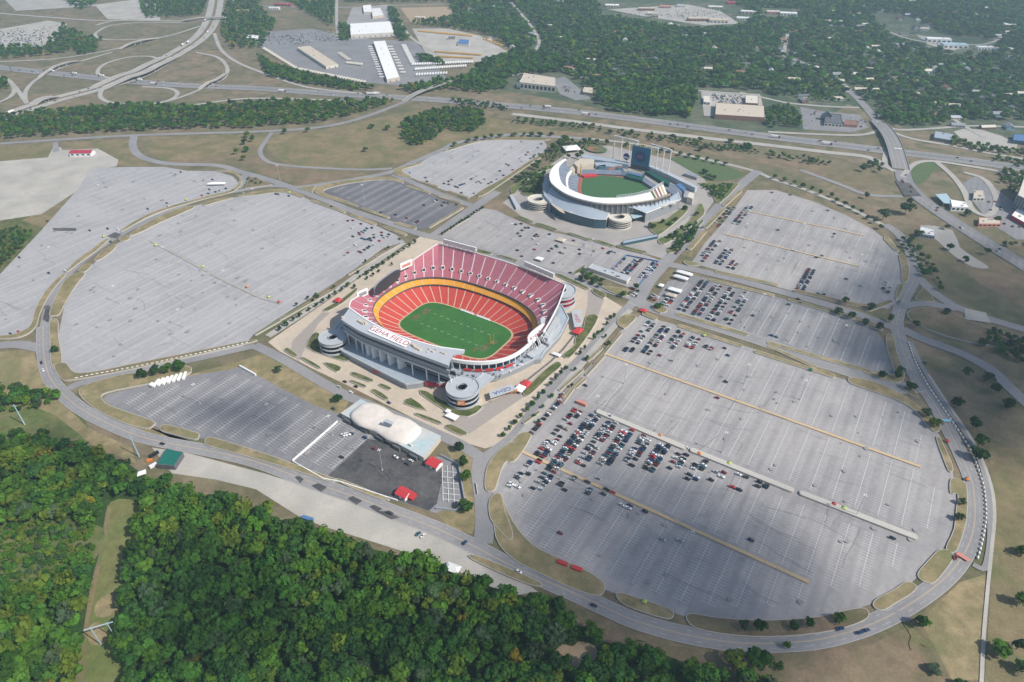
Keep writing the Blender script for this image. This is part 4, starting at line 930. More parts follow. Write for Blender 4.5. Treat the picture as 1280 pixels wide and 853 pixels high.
# ------------------------------------------------------------------ ballpark
K0 = P(766, 236)
def kuv(p): d = Vector(p)-K0; return Vector((d.dot(UV), d.dot(VV), p[2]))
def KP(px, py, z=0.0): return kuv(P(px, py, z))
BP = thing('baseball_stadium', 'horseshoe ballpark with white ring roof, green outfield and tall blue board', 'stadium', tuple(K0), AX)
zb = nz()+.5
defm('seat_blue', (.13, .165, .22), var=.15, scale=.3, c2=(.18, .20, .25), scale2=.1)
defm('warning_track', (.31, .115, .075), var=.1, scale=.4)
defm('outfield', (.045, .115, .045), var=.06, scale=.3)
defm('batter_green', (.008, .075, .055), rough=.7)
fence = [(-62, 10), (-54, 22), (-39, 35), (-20, 45), (2, 49), (25, 46), (45, 36), (61, 22), (69, 10)]
foul = [(60, -10), (50, -32), (38, -50), (22, -64), (3, -70), (-16, -66), (-32, -52), (-44, -34), (-54, -12)]
loop = smooth([Vector((*p, 0)) for p in fence+foul], 4, True)
MB().poly([(p.x, p.y, zb) for p in loop]).build('warning_track', M['warning_track'], BP, local=True)
gl = offset(loop, -6.5)
gf = MB().poly([(p.x, p.y, zb+.02) for p in gl]).build('playing_field', M['outfield'], BP, local=True)
mb = MB(); defm('outfield_pale', (.055, .135, .052))
for k in range(-14, 16):                                      # mown stripes
    x0, x1 = k*6.0, k*6.0+3.0; ys = np.arange(-66, 46, 2.0)
    for y in ys:
        if inside((x0+.3, y), gl) and inside((x1-.3, y+2), gl) and inside((x1, y), gl) and inside((x0, y+2), gl): mb.add([(x0, y, zb+.03), (x1, y, zb+.03), (x1, y+2, zb+.03), (x0, y+2, zb+.03)], [[0, 1, 2, 3]])
mb.build('mown_stripe', M['outfield_pale'], BP, local=True)
if 0: mb.poly([(3+28*math.cos(a)*1.0, -46+26*math.sin(a), zb+.04) for a in [math.pi*k/12 for k in range(13)]]+[(-6, -60, zb+.04), (12, -60, zb+.04)])
mb = MB(); mb.loft([[(*p, zb) for p in fence], [(*p, 3.2) for p in fence], [(p[0]*1.01, p[1]*1.02, 3.2) for p in fence]]); mb.build('outfield_wall', M['glass_teal'], BP, local=True)
defm('fascia_tan', (.33, .27, .22), var=.05)
# roof ring, traced at its own height
RZ = 30
rin = smooth([KP(x, y, RZ) for x, y in ((708, 199.5), (700.5, 206), (698.5, 214), (702, 228), (711.5, 236), (728, 243), (747, 247), (772, 247), (793, 244.5), (813, 240))], 4)
rout = smooth([KP(x, y, RZ) for x, y in ((706.5, 198), (693, 207), (687.5, 216), (687, 223), (691, 230.5), (707, 241.8), (729, 249.6), (753, 253.6), (778, 253.6), (798, 251.6), (818, 248.5))], 4)
mb = MB(); mb.prism([Vector((p.x, p.y, 0)) for p in rin]+[Vector((p.x, p.y, 0)) for p in rout[::-1]], RZ-1.2, RZ, 0, 0, True)
rf = mb.build('ring_roof', M['bright_white'], BP, local=True)
def rs(line, n=40):
    L = [0]
    for a, b in zip(line, line[1:]): L.append(L[-1]+(b-a).length)
    L = np.array(L); s = np.linspace(0, L[-1], n)
    return [Vector((float(np.interp(x, L, [p.x for p in line])), float(np.interp(x, L, [p.y for p in line])), 0)) for x in s]
def ko(line, d): return inset(line, d)
# right-hand open end of the upper tier
tipi, tipo = KP(829, 230, 28), KP(838.5, 244, 26)
o_ext = rs(rout+[KP(838.5, 244, RZ-3)], 44); i_ext = rs(rin+[KP(829, 231, RZ)], 44)
f_lo = rs([Vector((*p, 0)) for p in [(-63, 8)]+foul[::-1]+[(70, 8)]], 44)
def lerpl(A, B, f, z): return [(a.x+(b.x-a.x)*f, a.y+(b.y-a.y)*f, z) for a, b in zip(A, B)]
mb = MB(); mb.loft([lerpl(f_lo, i_ext, 0, 1.0), lerpl(f_lo, i_ext, 0, 2.2), lerpl(f_lo, i_ext, .55, 7.5)], 0); mb.build('lower_seating', M['seat_blue'], BP, local=True)
mb = MB(); mb.loft([lerpl(f_lo, i_ext, .52, 9.5), lerpl(f_lo, i_ext, .50, 11), lerpl(f_lo, i_ext, .66, 12.5)], 0); mb.build('club_fascia', M['white'], BP, local=True)
mb = MB(); mb.loft([lerpl(f_lo, i_ext, .62, 14), lerpl(f_lo, i_ext, 1.0, 21), lerpl(i_ext, o_ext, .75, 27.5)], 0); mb.build('upper_seating', M['seat_blue'], BP, local=True)
mb = MB()
for k in range(1, 43, 2):
    for za, zb_, fa, fb, A_, B_ in ((2.4, 7.7, 0, .55, f_lo, i_ext), (14.2, 21.2, .62, 1, f_lo, i_ext)):
        p = A_[k].lerp(B_[k], fa); q = A_[k].lerp(B_[k], fb); p.z = za; q.z = zb_; d = q-p; nn = Vector((-d.y, d.x, 0)).normalized()*.5
        mb.add([p-nn, p+nn, q+nn, q-nn], [[0, 1, 2, 3]])
mb.build('aisle', M['concrete'], BP, local=True)
mb = MB(); mb.loft([[(p.x, p.y, RZ-3.2) for p in o_ext], [(p.x, p.y, RZ-1.3) for p in o_ext], [(p.x, p.y, RZ-1.3) for p in ko(o_ext, 2.5)]], 0); mb.build('rim_fascia', M['fascia_tan'], BP, local=True)
mb = MB(); mb.loft([[(p.x, p.y, 12) for p in ko(o_ext, 2)], [(p.x, p.y, RZ-3.2) for p in ko(o_ext, 2)]], 0); mb.build('upper_glazing', M['glass_dark'], BP, local=True)
for p in ko(o_ext, .7): mb.tube((p.x, p.y, 13.5), (p.x, p.y, RZ-3), .5, n=5)
mb.build('column', M['grey_mid'], BP, local=True)
defm('gold', (.55, .40, .14), rough=.4)
# stripes of coloured seats in the open right end
for k, (mt_, fa, fb) in enumerate((('lawn', 0, .15), ('offwhite', .15, .25), ('brick', .25, .40), ('white', .40, .50), ('brick', .50, .64), ('white', .64, .74), ('gold', .74, .86), ('white', .86, 1))):
    ia, ib = KP(813, 240, RZ), KP(829, 230.5, RZ-2); oa, ob = KP(818, 248.4, RZ-1), KP(835, 245, RZ-3)
    q = [ia.lerp(ib, fa), ia.lerp(ib, fb), oa.lerp(ob, fb), oa.lerp(ob, fa)]
    MB().add(q, [[0, 1, 2, 3]]).build('seat_block', M[mt_], BP, local=True)
mb = MB(); tr = rs([KP(x, y, 31.5) for x, y in ((771, 247), (793, 244.5), (813, 239.5), (829, 229.5))], 22)
for dz_, off in ((0, 0), (3, 0), (0, 2.4)):
    ln = ko(tr, off); mb.strip([(p.x, p.y, 31.5+dz_) for p in ln], .9)
for p, q in zip(tr, ko(tr, 2.4)): mb.beam((p.x, p.y, 30.2), (p.x, p.y, 33.2), .45, 1.2); mb.beam((p.x, p.y, 31.5), (q.x, q.y, 31.5), .4, .5)
mb.build('inner_rail', M['white'], BP, local=True)
# low front building with glass wall
LZ_ = 14
lo = [KP(*p, 0) for p in ((681, 258.5), (684, 262), (700, 273), (725, 282), (742, 286), (757, 286.5))]
lo2 = [KP(*p, 0) for p in ((757, 286.5), (765, 272), (785, 268), (801, 270), (806, 279), (849, 261.5), (846, 252))]
front = smooth(lo, 3); inner = ko(rout, 1.5)
polyg = [Vector((p.x, p.y, 0)) for p in front]+[Vector((p.x, p.y, 0)) for p in lo2[1:]]+[Vector((p.x, p.y, 0)) for p in ko(o_ext, 3)[::-1] if p.y < -40 or p.x > 0]
pa = rs(front+[Vector((p.x, p.y, 0)) for p in lo2[1:]], 60); oi = ko(o_ext, 2.6); i0 = min(range(len(oi)), key=lambda i: (oi[i]-KP(689, 234, 20)).length); pb_ = rs(oi[i0:], 60)
mb = MB(); mb.loft([[(p.x, p.y, LZ_) for p in pa], [(p.x, p.y, 22.5) for p in pb_]]); mb.build('low_roof', M['roof_blue'], BP, local=True)
mb = MB(); mb.loft([[(p.x, p.y, 0) for p in inset(front, .6)], [(p.x, p.y, LZ_-.6) for p in inset(front, .6)]]); mb.build('glass_wall', M['glass_teal'], BP, local=True)
mb = MB(); mb.loft([[(p.x, p.y, 0) for p in inset(lo2, .6)], [(p.x, p.y, LZ_-.6) for p in inset(lo2, .6)]]); mb.build('side_wall', M['grey_mid'], BP, local=True)
mb = MB(); mb.loft([[(p.x, p.y, LZ_) for p in front], [(p.x, p.y, LZ_+.7) for p in front], [(p.x, p.y, LZ_+.7) for p in inset(front, .7)]]); mb.loft([[(p.x, p.y, LZ_) for p in lo2], [(p.x, p.y, LZ_+.9) for p in lo2], [(p.x, p.y, LZ_+.9) for p in inset(lo2, 1)]]); mb.build('roof_edge', M['white'], BP, local=True)
defm('terrace_tan', (.55, .43, .33))
for q in (((688, 255), (699, 264), (706, 267.5), (705, 264.5), (695, 256)), ((726, 268), (745, 272), (750, 275), (748, 271), (728, 268.5))):
    MB().prism([KP(x, y, LZ_) for x, y in q], LZ_+.02, LZ_+.3).build('roof_terrace', M['terrace_tan'], BP, local=True)
mb = MB()
for px_, py_, a_, b_, h_ in ((824, 258, 16, 9, 2.5), (838, 254.5, 14, 9, 2), (832, 255, 4, 3, 3), (715, 266, 8, 2, 1), (800, 262, 10, 3, 1)):
    p = KP(px_, py_, LZ_); mb.box((p.x, p.y, LZ_), (a_, b_, h_), .62)
mb.build('roof_plant', M['offwhite'], BP, local=True)
for px_, py_ in ((673.5, 249.5), (775, 271.5)):
    p = KP(px_, py_, 12.5); spiral(BP, p.x, p.y, 16.5, 6.5, 12.5, 4, [M['offwhite'], M['grey_dark']])
mb = MB(); q = [KP(*p, 10) for p in ((782, 265), (800, 262), (803, 270), (792, 273))]; mb.prism(q, 9, 9.6); mb.build('ramp_canopy', M['steel_blue'], BP, local=True)
# left wing, outfield decks and canopies
for name_, q, za, zb_, mt_ in (('left_wing', ((678, 230), (683, 222), (690, 236), (694, 250), (687, 252), (680, 244)), 0, 16, 'roof_blue'), ('outfield_deck', ((717, 204), (726, 198), (743, 199.5), (742, 205), (722, 209)), 0, 12, 'cream'), ('outfield_deck', ((708, 213), (716, 207), (719, 212), (712, 215)), 0, 9, 'cream'),
        ('concourse_roof', ((726, 195), (732, 193.5), (765, 199), (786, 203), (786, 206), (765, 202.5), (728, 197.5)), 0, 8, 'roof_blue'), ('concourse_roof', ((743, 203), (770, 203), (778, 206), (770, 209), (745, 207)), 0, 6, 'roof_blue'), ('concourse_roof', ((813, 206), (818, 208), (836, 215), (856, 225), (872, 233), (869, 235), (852, 227), (834, 218), (812, 209)), 0, 8, 'grey_light'),
        ('stair_tower', ((859, 246), (862, 240), (868, 242), (866, 249)), 0, 10, 'offwhite'), ('field_deck', ((845, 231), (850, 229), (857, 235), (855, 239)), 0, 11, 'blue_paint'), ('shop_roof', ((855, 217), (860, 214), (873, 219), (871, 222)), 0, 5, 'grey_mid')):
    MB().prism([KP(x, y, zb_) for x, y in q], za, zb_).build(name_, M[mt_], BP, local=True)
mb = MB(); mb.loft([[tuple(KP(x, y, 4)) for x, y in ((724, 219), (748, 218), (776, 219), (798, 224))], [tuple(KP(x, y, 9)) for x, y in ((728, 212), (748, 212), (776, 213), (800, 219))]]); mb.build('bleachers', M['seat_blue'], BP, local=True)
mb = MB(); mb.prism([KP(x, y, 5) for x, y in ((727, 219), (735, 216.5), (746, 217), (745, 220), (730, 221))], 1, 5); mb.build('red_stand', M['red'], BP, local=True)
for q, mt_, h_ in ((((748, 207), (757, 206), (757, 213), (749, 213)), 'glass_teal', 6), (((758, 211), (773, 207), (778, 208), (764, 213)), 'brick', 6.5), (((770, 209), (778, 209.5), (780, 214), (771, 214)), 'glass_teal', 7), (((784, 214), (806, 219), (803, 226), (783, 221)), 'batter_green', 7), (((786, 214.5), (803, 218.8), (802, 221), (786, 217)), 'blue_paint', 8.5), (((803, 220), (821, 232), (816, 235), (801, 225)), 'seat_blue', 6), (((806, 214), (812, 214), (838, 226), (836, 231), (826, 226)), 'batter_green', 5), (((838, 230), (845, 231), (853, 240), (842, 244), (833, 238)), 'seat_blue', 10)):
    MB().prism([KP(x, y, h_) for x, y in q], .8, h_).build('outfield_block', M[mt_], BP, local=True)
pole = KP(725.5, 222, 0); MB().tube((pole.x, pole.y, 0), (pole.x, pole.y, 22), .9, n=6).build('foul_pole', M['seat_gold'], BP, local=True)
# tall board
cb = thing('score_board', 'tall blue board with round crest and gold crown rising behind the outfield', 'scoreboard', tuple(P(799, 212.5, 0)), AX)
defm('board_blue', (.03, .14, .23), rough=.4)
MB().box((0, 1, 0), (31, 4, 38)).build('board_body', M['board_blue'], cb, local=True)
MB().box((0, -1.15, 0), (30, .3, 7)).build('board_base', M['glass_dark'], cb, local=True)
mb = MB(); defm('crest_blue', (.02, .045, .15), rough=.5)
mb.loft([[(9.2*math.cos(a), -1.3, 22+9.2*math.sin(a)) for a in [2*math.pi*k/32 for k in range(32)]], [(7.4*math.cos(a), -1.3, 22+7.4*math.sin(a)) for a in [2*math.pi*k/32 for k in range(32)]]], 0, True)
mb.poly([(6.9*math.cos(a), -1.25, 22+6.9*math.sin(a)) for a in [2*math.pi*k/32 for k in range(32)]])
mb.build('crest', M['crest_blue'], cb, local=True)
text('crest_lettering', 'KC', 7.5, M['salmon_paint'], cb, (0, -1.4, 22), (math.pi/2, 0, 0))
mb = MB(); 
for k in range(7):
    x = -12+4*k; h_ = 3.2 if k % 2 == 0 else 1.6
    mb.loft([[(x-1.2, .2, 38), (x+1.2, .2, 38), (x+1.2, 1.8, 38), (x-1.2, 1.8, 38)], [(x-.7, .5, 38+h_), (x+.7, .5, 38+h_), (x+.7, 1.5, 38+h_), (x-.7, 1.5, 38+h_)]], 0, True, True)
mb.build('crown_spike', M['gold'], cb, local=True)
def towers(label, tops, bases):
    c = P(*bases[1]); o = thing('light_tower', label, 'light tower', tuple(c), AX, 'light towers of the ballpark'); Mi = wmat(o).inverted()
    tp = []
    for b in bases:
        w_ = Mi @ P(*b); t_ = w_+Vector((0, 0, 43)); MB().tube(w_, t_, .85, .7, 6).build('post', M['white'], o, local=True); tp.append(t_)
    mb = MB(); mb.beam(tp[0]-Vector((1, 0, 0)), tp[-1]+Vector((1, 0, 0)), 1.5, 2.2); mb.build('cross_frame', M['white'], o, local=True)
    for a_, b_ in zip(tp, tp[1:]):
        q = a_.lerp(b_, .5); MB().box((q.x, q.y-1.2, q.z-.2), ((b_-a_).length*.8, .5, 2.4), math.atan2((b_-a_).y, (b_-a_).x)).build('lamp_panel', M['offwhite'], o, local=True)
towers('white light tower left of the blue board, four tall posts under a lamp frame', None, ((765.6, 203), (775, 205), (784.5, 207.5), (794, 210)))
towers('white light tower right of the blue board, four tall posts under a lamp frame', None, ((810.8, 214), (819, 216.4), (826.5, 219), (834.5, 221.8)))

mb = MB(); c_ = KP(745, 188, 0); mb.poly([(c_.x+20*math.cos(a), c_.y+16*math.sin(a), zb+.1) for a in [k*math.pi/16 for k in range(32)]]); mb.build('small_field', M['lawn'], BP, local=True)
mb = MB(); mb.poly([(c_.x-2+13*math.cos(a), c_.y-2+10*math.sin(a), zb+.2) for a in [k*math.pi/16 for k in range(32)]]); mb.build('small_infield', M['warning_track'], BP, local=True)
mb = MB(); mb.poly([(c_.x+2+8*math.cos(a), c_.y-2+6*math.sin(a), zb+.3) for a in [k*math.pi/16 for k in range(32)]]); mb.build('small_infield_grass', M['lawn'], BP, local=True)
gs = thing('round_sign', 'dark blue round sign standing between the left light tower and tall board', 'sign', tuple(P(782, 207)), AX)
mb = MB(); mb.loft([[(5.5*math.cos(a), y_, 15+5.5*math.sin(a)) for a in [2*math.pi*k/28 for k in range(28)]] for y_ in (-.6, .6)], 0, True); mb.poly([(0, 0)]*0 or [(5.5*math.cos(a), -.61, 15+5.5*math.sin(a)) for a in [2*math.pi*k/28 for k in range(28)]]); mb.build('disc', M['crest_blue'], gs, local=True)
MB().box((0, -.75, 12.2), (9, .2, 3)).build('sign_band', M['white'], gs, local=True); MB().tube((0, .2, 0), (0, .2, 10), .5).build('post', M['grey_light'], gs, local=True)
# ------------------------------------------------------------------ other buildings and street furniture
def frame(pa, pb):
    """origin, heading and length of the front edge between two ground pixels"""
    A, B = P(*pa), P(*pb); d = B-A; return A, math.atan2(d.y, d.x), d.length
def building(name, label, cat, corners, h, wall='offwhite', roof='offwhite', parapet=.9, win=None, units=3, group=None, seed=0, edge=None, doors=0):
    """flat-roofed building on a quadrilateral of ground pixels (front-left, front-right, back-right, back-left)"""
    Q = [P(*c) for c in corners]; c0 = sum(Q, Vector())/len(Q); d = Q[1]-Q[0]; rz = math.atan2(d.y, d.x)
    o = thing(name, label, cat, tuple(c0), rz, group); Mi = wmat(o).inverted(); q = [Mi @ p for p in Q]
    if area2(q) < 0: q = q[::-1]
    mb = MB(); mb.prism(q, 0, h-.4, 0); mb.build('wall', M[wall], o, local=True)
    mb = MB(); mb.poly([(p.x, p.y) for p in offset(q, -.4)], 0, h-.35)
    rf = mb.build('roof', M[roof], o, local=True)
    mb = MB(); qo = offset(q, .05); qi = offset(q, -.45); n = len(q)
    mb.loft([[(p.x, p.y, h-.42) for p in qo], [(p.x, p.y, h+parapet-.4) for p in qo], [(p.x, p.y, h+parapet-.4) for p in qi], [(p.x, p.y, h-.4) for p in qi]], 0, True)
    mb.build('parapet', M[edge or wall], o, local=True)
    r_ = random.Random(seed+len(label))
    cx = sum((p.x for p in q))/n; cy = sum((p.y for p in q))/n
    for k in range(units):
        a, b = r_.uniform(-.62, .62), r_.uniform(-.62, .62)
        e1 = (q[1]-q[0])*.5; e2 = (q[-1]-q[0])*.5; p = Vector((cx, cy, 0))+e1*a+e2*b; u_ = MB(); u_.box((p.x, p.y, h-.35), (r_.uniform(1.6, 3.4), r_.uniform(1.4, 2.4), r_.uniform(1, 1.7))); u_.build('roof_unit', M[r_.choice(('grey_light', 'offwhite', 'grey_mid'))], rf, local=True)
    if win:
        L = (q[1]-q[0]).length; t = (q[1]-q[0]).normalized(); nrm = Vector((t.y, -t.x, 0)); rows, nx = win
        for r0 in range(rows):
            for i in range(nx):
                ww = L/nx*.6; p = q[0]+t*(L*(i+.5)/nx)+nrm*.06; z = (h-1.2)/rows*(r0+.28)+.5
                MB().box((p.x, p.y, z), (ww, .2, (h-1.2)/rows*.5), math.atan2(t.y, t.x)).build('window', M['glass_dark'], o, local=True)
    for i in range(doors):
        t = (q[1]-q[0]); L = t.length; t.normalize(); nrm = Vector((t.y, -t.x, 0)); p = q[0]+t*(L*(i+.5)/doors)+nrm*.07
        MB().box((p.x, p.y, .05), (min(3, L/doors*.6), .2, 3.2), math.atan2(t.y, t.x)).build('door', M['grey_dark'], o, local=True)
    return o
def gabled(name, label, cat, c, L, Wd, h, rise, rz, wall, roof, group=None, win=0):
    o = thing(name, label, cat, tuple(c), rz, group)
    a, b = L/2, Wd/2
    mb = MB(); mb.loft([[(-a, -b, 0), (a, -b, 0), (a, b, 0), (-a, b, 0)], [(-a, -b, h), (a, -b, h), (a, b, h), (-a, b, h)]], 0, True)
    mb.add([(-a, -b, h), (-a, b, h), (-a, 0, h+rise)], [[0, 2, 1]]); mb.add([(a, -b, h), (a, b, h), (a, 0, h+rise)], [[0, 1, 2]])
    mb.build('wall', M[wall], o, local=True)
    e = .5; mb = MB(); s_ = rise/b*e
    mb.loft([[(-a-e, -b-e, h-s_), (a+e, -b-e, h-s_)], [(-a-e, 0, h+rise+.05), (a+e, 0, h+rise+.05)], [(-a-e, b+e, h-s_), (a+e, b+e, h-s_)]])
    mb.loft([[(-a-e, -b-e, h-s_+.25), (a+e, -b-e, h-s_+.25)], [(-a-e, 0, h+rise+.3), (a+e, 0, h+rise+.3)], [(-a-e, b+e, h-s_+.25), (a+e, b+e, h-s_+.25)]])
    mb.build('roof', M[roof], o, local=True)
    for i in range(win):
        x = -a+L*(i+.5)/win; MB().box((x, -b-.05, h*.35), (L/win*.45, .14, h*.4)).build('window', M['glass_dark'], o, local=True)
    return o
defm('hall_roof', (.40, .50, .52), rough=.6, var=.08, scale=.3, c2=(.50, .50, .47), scale2=.05)
# practice building with its inflated white roof
pr = thing('practice_hall', 'long low hall with a swelling white dome roof and a pale blue flat end', 'hall', tuple(P(490, 545)), AX); Mi = wmat(pr).inverted()
q = [Mi @ P(*c) for c in ((428, 523), (530, 578), (551, 552), (452, 506))]
mb = MB(); mb.prism(q, 0, 6); mb.build('wall', M['cream'], pr, local=True)
mb = MB(); mb.prism(offset(q, .5), 6, 6.5, 0, 0, True); mb.build('roof', [M['hall_roof']], pr, local=True)
defm('dome_skin', (.70, .64, .57), rough=.75, var=.07, scale=.2, c2=(.62, .56, .50), scale2=.06)
d0, d1 = Mi @ P(444, 510.5, 7), Mi @ P(521, 548, 7); ax_ = (d1-d0); Ld = ax_.length; ax_.normalize(); ay_ = Vector((-ax_.y, ax_.x, 0)); ctr = (d0+d1)/2
rings = []
for j in range(9):
    f = j/8*math.pi/2; sc_r = math.cos(f)**.6 if j < 8 else 0; row = []
    for k in range(64):
        a = 2*math.pi*k/64; c, s = math.cos(a), math.sin(a)
        x = (Ld/2-1)*math.copysign(abs(c)**.55, c)*(.60+.40*sc_r if j < 8 else .60); y = 15.5*math.copysign(abs(s)**.55, s)*sc_r
        pinch = 1-.16*math.exp(-(x/9)**2)
        row.append(ctr+ax_*x+ay_*y*pinch+Vector((0, 0, 6.5-ctr.z+4.8*math.sin(f)*(1-.22*math.exp(-(x/7)**2)))))
    rings.append(row)
mb = MB(); mb.loft(rings, 0, True); mb.build('dome_roof', M['dome_skin'], pr, local=True, flat=False)
mb = MB()
for f in (.1, .3, .5, .7, .9): p = q[0].lerp(q[1], f); mb.box((p.x, p.y-1.5, 0), (8, 3, 4.2), math.atan2((q[1]-q[0]).y, (q[1]-q[0]).x))
mb.build('loading_bay', M['grey_dark'], pr, local=True)
p = Mi @ P(486, 529, 15); MB().box((p.x, p.y, 14.3), (9, 3.5, 2.4), .1).build('air_handler', M['grey_light'], pr, local=True)
for k, f in enumerate((.15, .35, .62, .8)):
    p = q[0].lerp(q[1], f)+Vector((2, 4, 0)); MB().box((p.x, p.y, 6.5), (3, 2, 2)).build('roof_unit', M[('brick', 'grey_dark', 'red', 'offwhite')[k]], pr, local=True)
def kiosk(label, px, py, L, wd, h, rise, wall='white', roof='red', rz=AX, name='kiosk', cat='kiosk', group=None): return gabled(name, label, cat, P(px, py), L, wd, h, rise, rz, wall, roof, group, 2)
kiosk('red-roofed kiosk with white walls just below the blue end of the domed hall', 543, 583, 11, 9, 4.5, 1.6)
kiosk('larger red-roofed kiosk on the black asphalt beside the pale fence', 505, 620, 10, 9, 4.2, 1.8); kiosk('small red tent against the red-roofed kiosk on the black asphalt', 514.5, 622, 6, 6, 3, 1.5, 'red', 'red', name='tent', cat='tent')
o = building('open_shed', 'dark green flat-roofed shed at the edge of the woods by the ring road', 'shed', ((198, 586), (220, 588), (231, 571), (210, 566)), 5.5, 'grey_dark', 'green_roof', .2, units=0, doors=2)
for k, (x, y, m_, s_) in enumerate(((191, 584, 'white', (5, 3, 2.5)), (187, 578, 'orange', (4, 2.5, 2)), (195, 592, 'white', (4, 3, 2)), (192, 571, 'black', (7, 2.5, 2.2)), (207, 596, 'grey_mid', (6, 2, 1.5)))):
    pass
def box_thing(name, label, cat, px, py, size, m_, rz=0.0, group=None, legs=True):
    """container, stall or machine: body on skids with a lid rim"""
    o = thing(name, label, cat, tuple(P(px, py)), rz, group); a, b, h = size
    MB().box((0, 0, .3), (a, b, h-.3)).build('body', M[m_], o, local=True)
    MB().box((0, 0, h+.005), (a*1.03, b*1.05, .15)).build('lid', M[m_], o, local=True)
    mb = MB(); [mb.box((s*a*.35, 0, 0), (.5, b*.9, .29)) for s in (-1, 1)]; mb.build('skid', M['grey_dark'], o, local=True)
    return o
box_thing('container', 'white container between the green shed and the woods', 'container', 192, 583.5, (6, 2.6, 2.5), 'white', .8)
box_thing('container', 'orange bin left of the green shed', 'container', 187.5, 577, (4.5, 2.4, 2), 'orange', .3)
box_thing('container', 'black trailer body parked above the green shed', 'container', 193, 569.5, (8, 2.6, 2.4), 'black', .9)
box_thing('container', 'blue container at the wood edge of the gravel yard', 'container', 385, 650.5, (9, 3, 2.8), 'blue_paint', -.35)
box_thing('container', 'first red container on the lower edge of the big lot, uphill of its twin', 'container', 703, 706, (7.5, 3, 2.8), 'red', -.42)
box_thing('container', 'second red container on the lower edge of the big lot, nearest the grass island end', 'container', 721, 713, (7.5, 3, 2.8), 'red', -.42)
box_thing('trailer', 'orange trailer parked across the top of the stadium-side car rows', 'trailer', 727, 506, (9.5, 3.2, 3.2), 'salmon_paint', AX)
# canopies, tents
def canopy(label, corners, h, roof, name='entry_canopy', txt=None, txm='roof_red', rot=0, tsize=6, legs='grey_mid', pos=(0, 0), thick=.6):
    Q = [P(*c, h) for c in corners]; c0 = sum(Q, Vector())/4; c0.z = 0; d = Q[1]-Q[0]; rz = math.atan2(d.y, d.x)
    o = thing(name, label, 'canopy', tuple(c0), rz); Mi = wmat(o).inverted(); q = [Mi @ p for p in Q]
    rf = MB().prism(q, h-thick, h, 0, 0, True).build('roof', M[roof], o, local=True)
    for p in q: MB().tube((p.x*.94, p.y*.9, 0), (p.x*.94, p.y*.9, h-thick), .3).build('post', M[legs], o, local=True)
    mid = (q[0]+q[1])/2; MB().box((0, -q[0].y*0+ (q[2].y+q[3].y)/2*.8, 0), ((q[1]-q[0]).length*.9, .4, h-thick)).build('back_wall', M[legs], o, local=True)
    if txt: text('roof_lettering', txt, tsize, M[txm], rf, (pos[0], pos[1], h+.03), (0, 0, rot))
    return o
canopy('long grey entrance canopy with blue lettering beside the near spiral ramp', ((613, 498), (645, 487), (640, 480), (611, 490)), 6, 'grey_light', txt='GEHA', txm='crest_blue', rot=math.pi, tsize=7)
canopy('grey entrance canopy with red lettering below the right spiral ramp', ((718, 409), (727, 408), (727, 387), (714, 388)), 6, 'grey_light', txt='GEHA', txm='roof_red', rot=math.pi/2, tsize=6.5, pos=(0, 0))
def tent(label, px, py, a, b, h, m_='bright_white', rz=AX, name='tent', group=None, ridge=.5):
    o = thing(name, label, 'tent', tuple(P(px, py)), rz, group); A, B = a/2, b/2
    mb = MB(); mb.loft([[(-A, -B, h), (A, -B, h), (A, B, h), (-A, B, h)], [(-A*ridge, -B*.05, h*1.5), (A*ridge, -B*.05, h*1.5), (A*ridge, B*.05, h*1.5), (-A*ridge, B*.05, h*1.5)]], 0, True, True)
    mb.loft([[(-A, -B, h-.8), (A, -B, h-.8), (A, B, h-.8), (-A, B, h-.8)], [(-A, -B, h), (A, -B, h), (A, B, h), (-A, B, h)]], 0, True); mb.build('tent_roof', M[m_], o, local=True)
    for sx in (-1, 1):
        for sy in (-1, 1): MB().tube((sx*A*.96, sy*B*.94, 0), (sx*A*.96, sy*B*.94, h), .12, n=5).build('pole', M['grey_light'], o, local=True)
    return o
for a in (('white tent at the inner end of the long grey entrance canopy', 650, 489, 9, 10, 4), ('red tent just above the white one by the entrance canopy', 657, 483.5, 9, 10, 4, 'red'), ('red tent under the right entrance canopy', 722, 417, 9, 12, 4, 'red'), ('white flat tent on the paver walk below the near spiral ramp', 565, 523, 12, 7, 3.2), ('small white tent touching the flat tent below the spiral ramp', 560, 516.5, 4.5, 4.5, 3),
          ('white tent on the concourse walk by the green slope', 695, 445.5, 10, 4, 3), ('big peaked white marquee among trees behind the ballpark', 714, 189, 27, 22, 6, 'bright_white', .25), ('long white marquee at the right tip of the far left lot', 271, 232, 27, 6, 3.6, 'bright_white', .05), ('red and white stall in the lot between the stadiums', 674, 326, 10, 7, 3.5, 'bright_white'),
          ('pale yellow tent in the lot under the ballpark', 701, 302, 12, 9, 3, 'cream'), ('red stall roof where the plaza meets the crossroads', 804, 390.5, 8, 6, 3, 'red'), ('red tent at the left gate of the football stadium', 423, 378, 8, 8, 3.5, 'red'),
          ('long white hospitality tent at the head of the middle lot, uppermost', 855, 345, 20, 6, 4.5), ('second long white hospitality tent at the head of the middle lot', 850.5, 350.5, 18, 5.5, 4.5), ('white tent between cars in the middle lot corner', 843, 365.5, 16, 7, 4), ('cream tent next to parked cars in the middle lot corner', 838.5, 372, 13, 7, 4, 'cream'), ('small white tent at the roadside left of the hospitality tents', 826, 359.5, 6, 6, 3.5),
          ('white tent roof at the wood edge of the gravel yard', 566, 713, 11, 7, 3, 'white', -.4), ('small white tent by the woods under the green shed', 178, 594, 7, 5, 3, 'white', .5)): tent(*a)
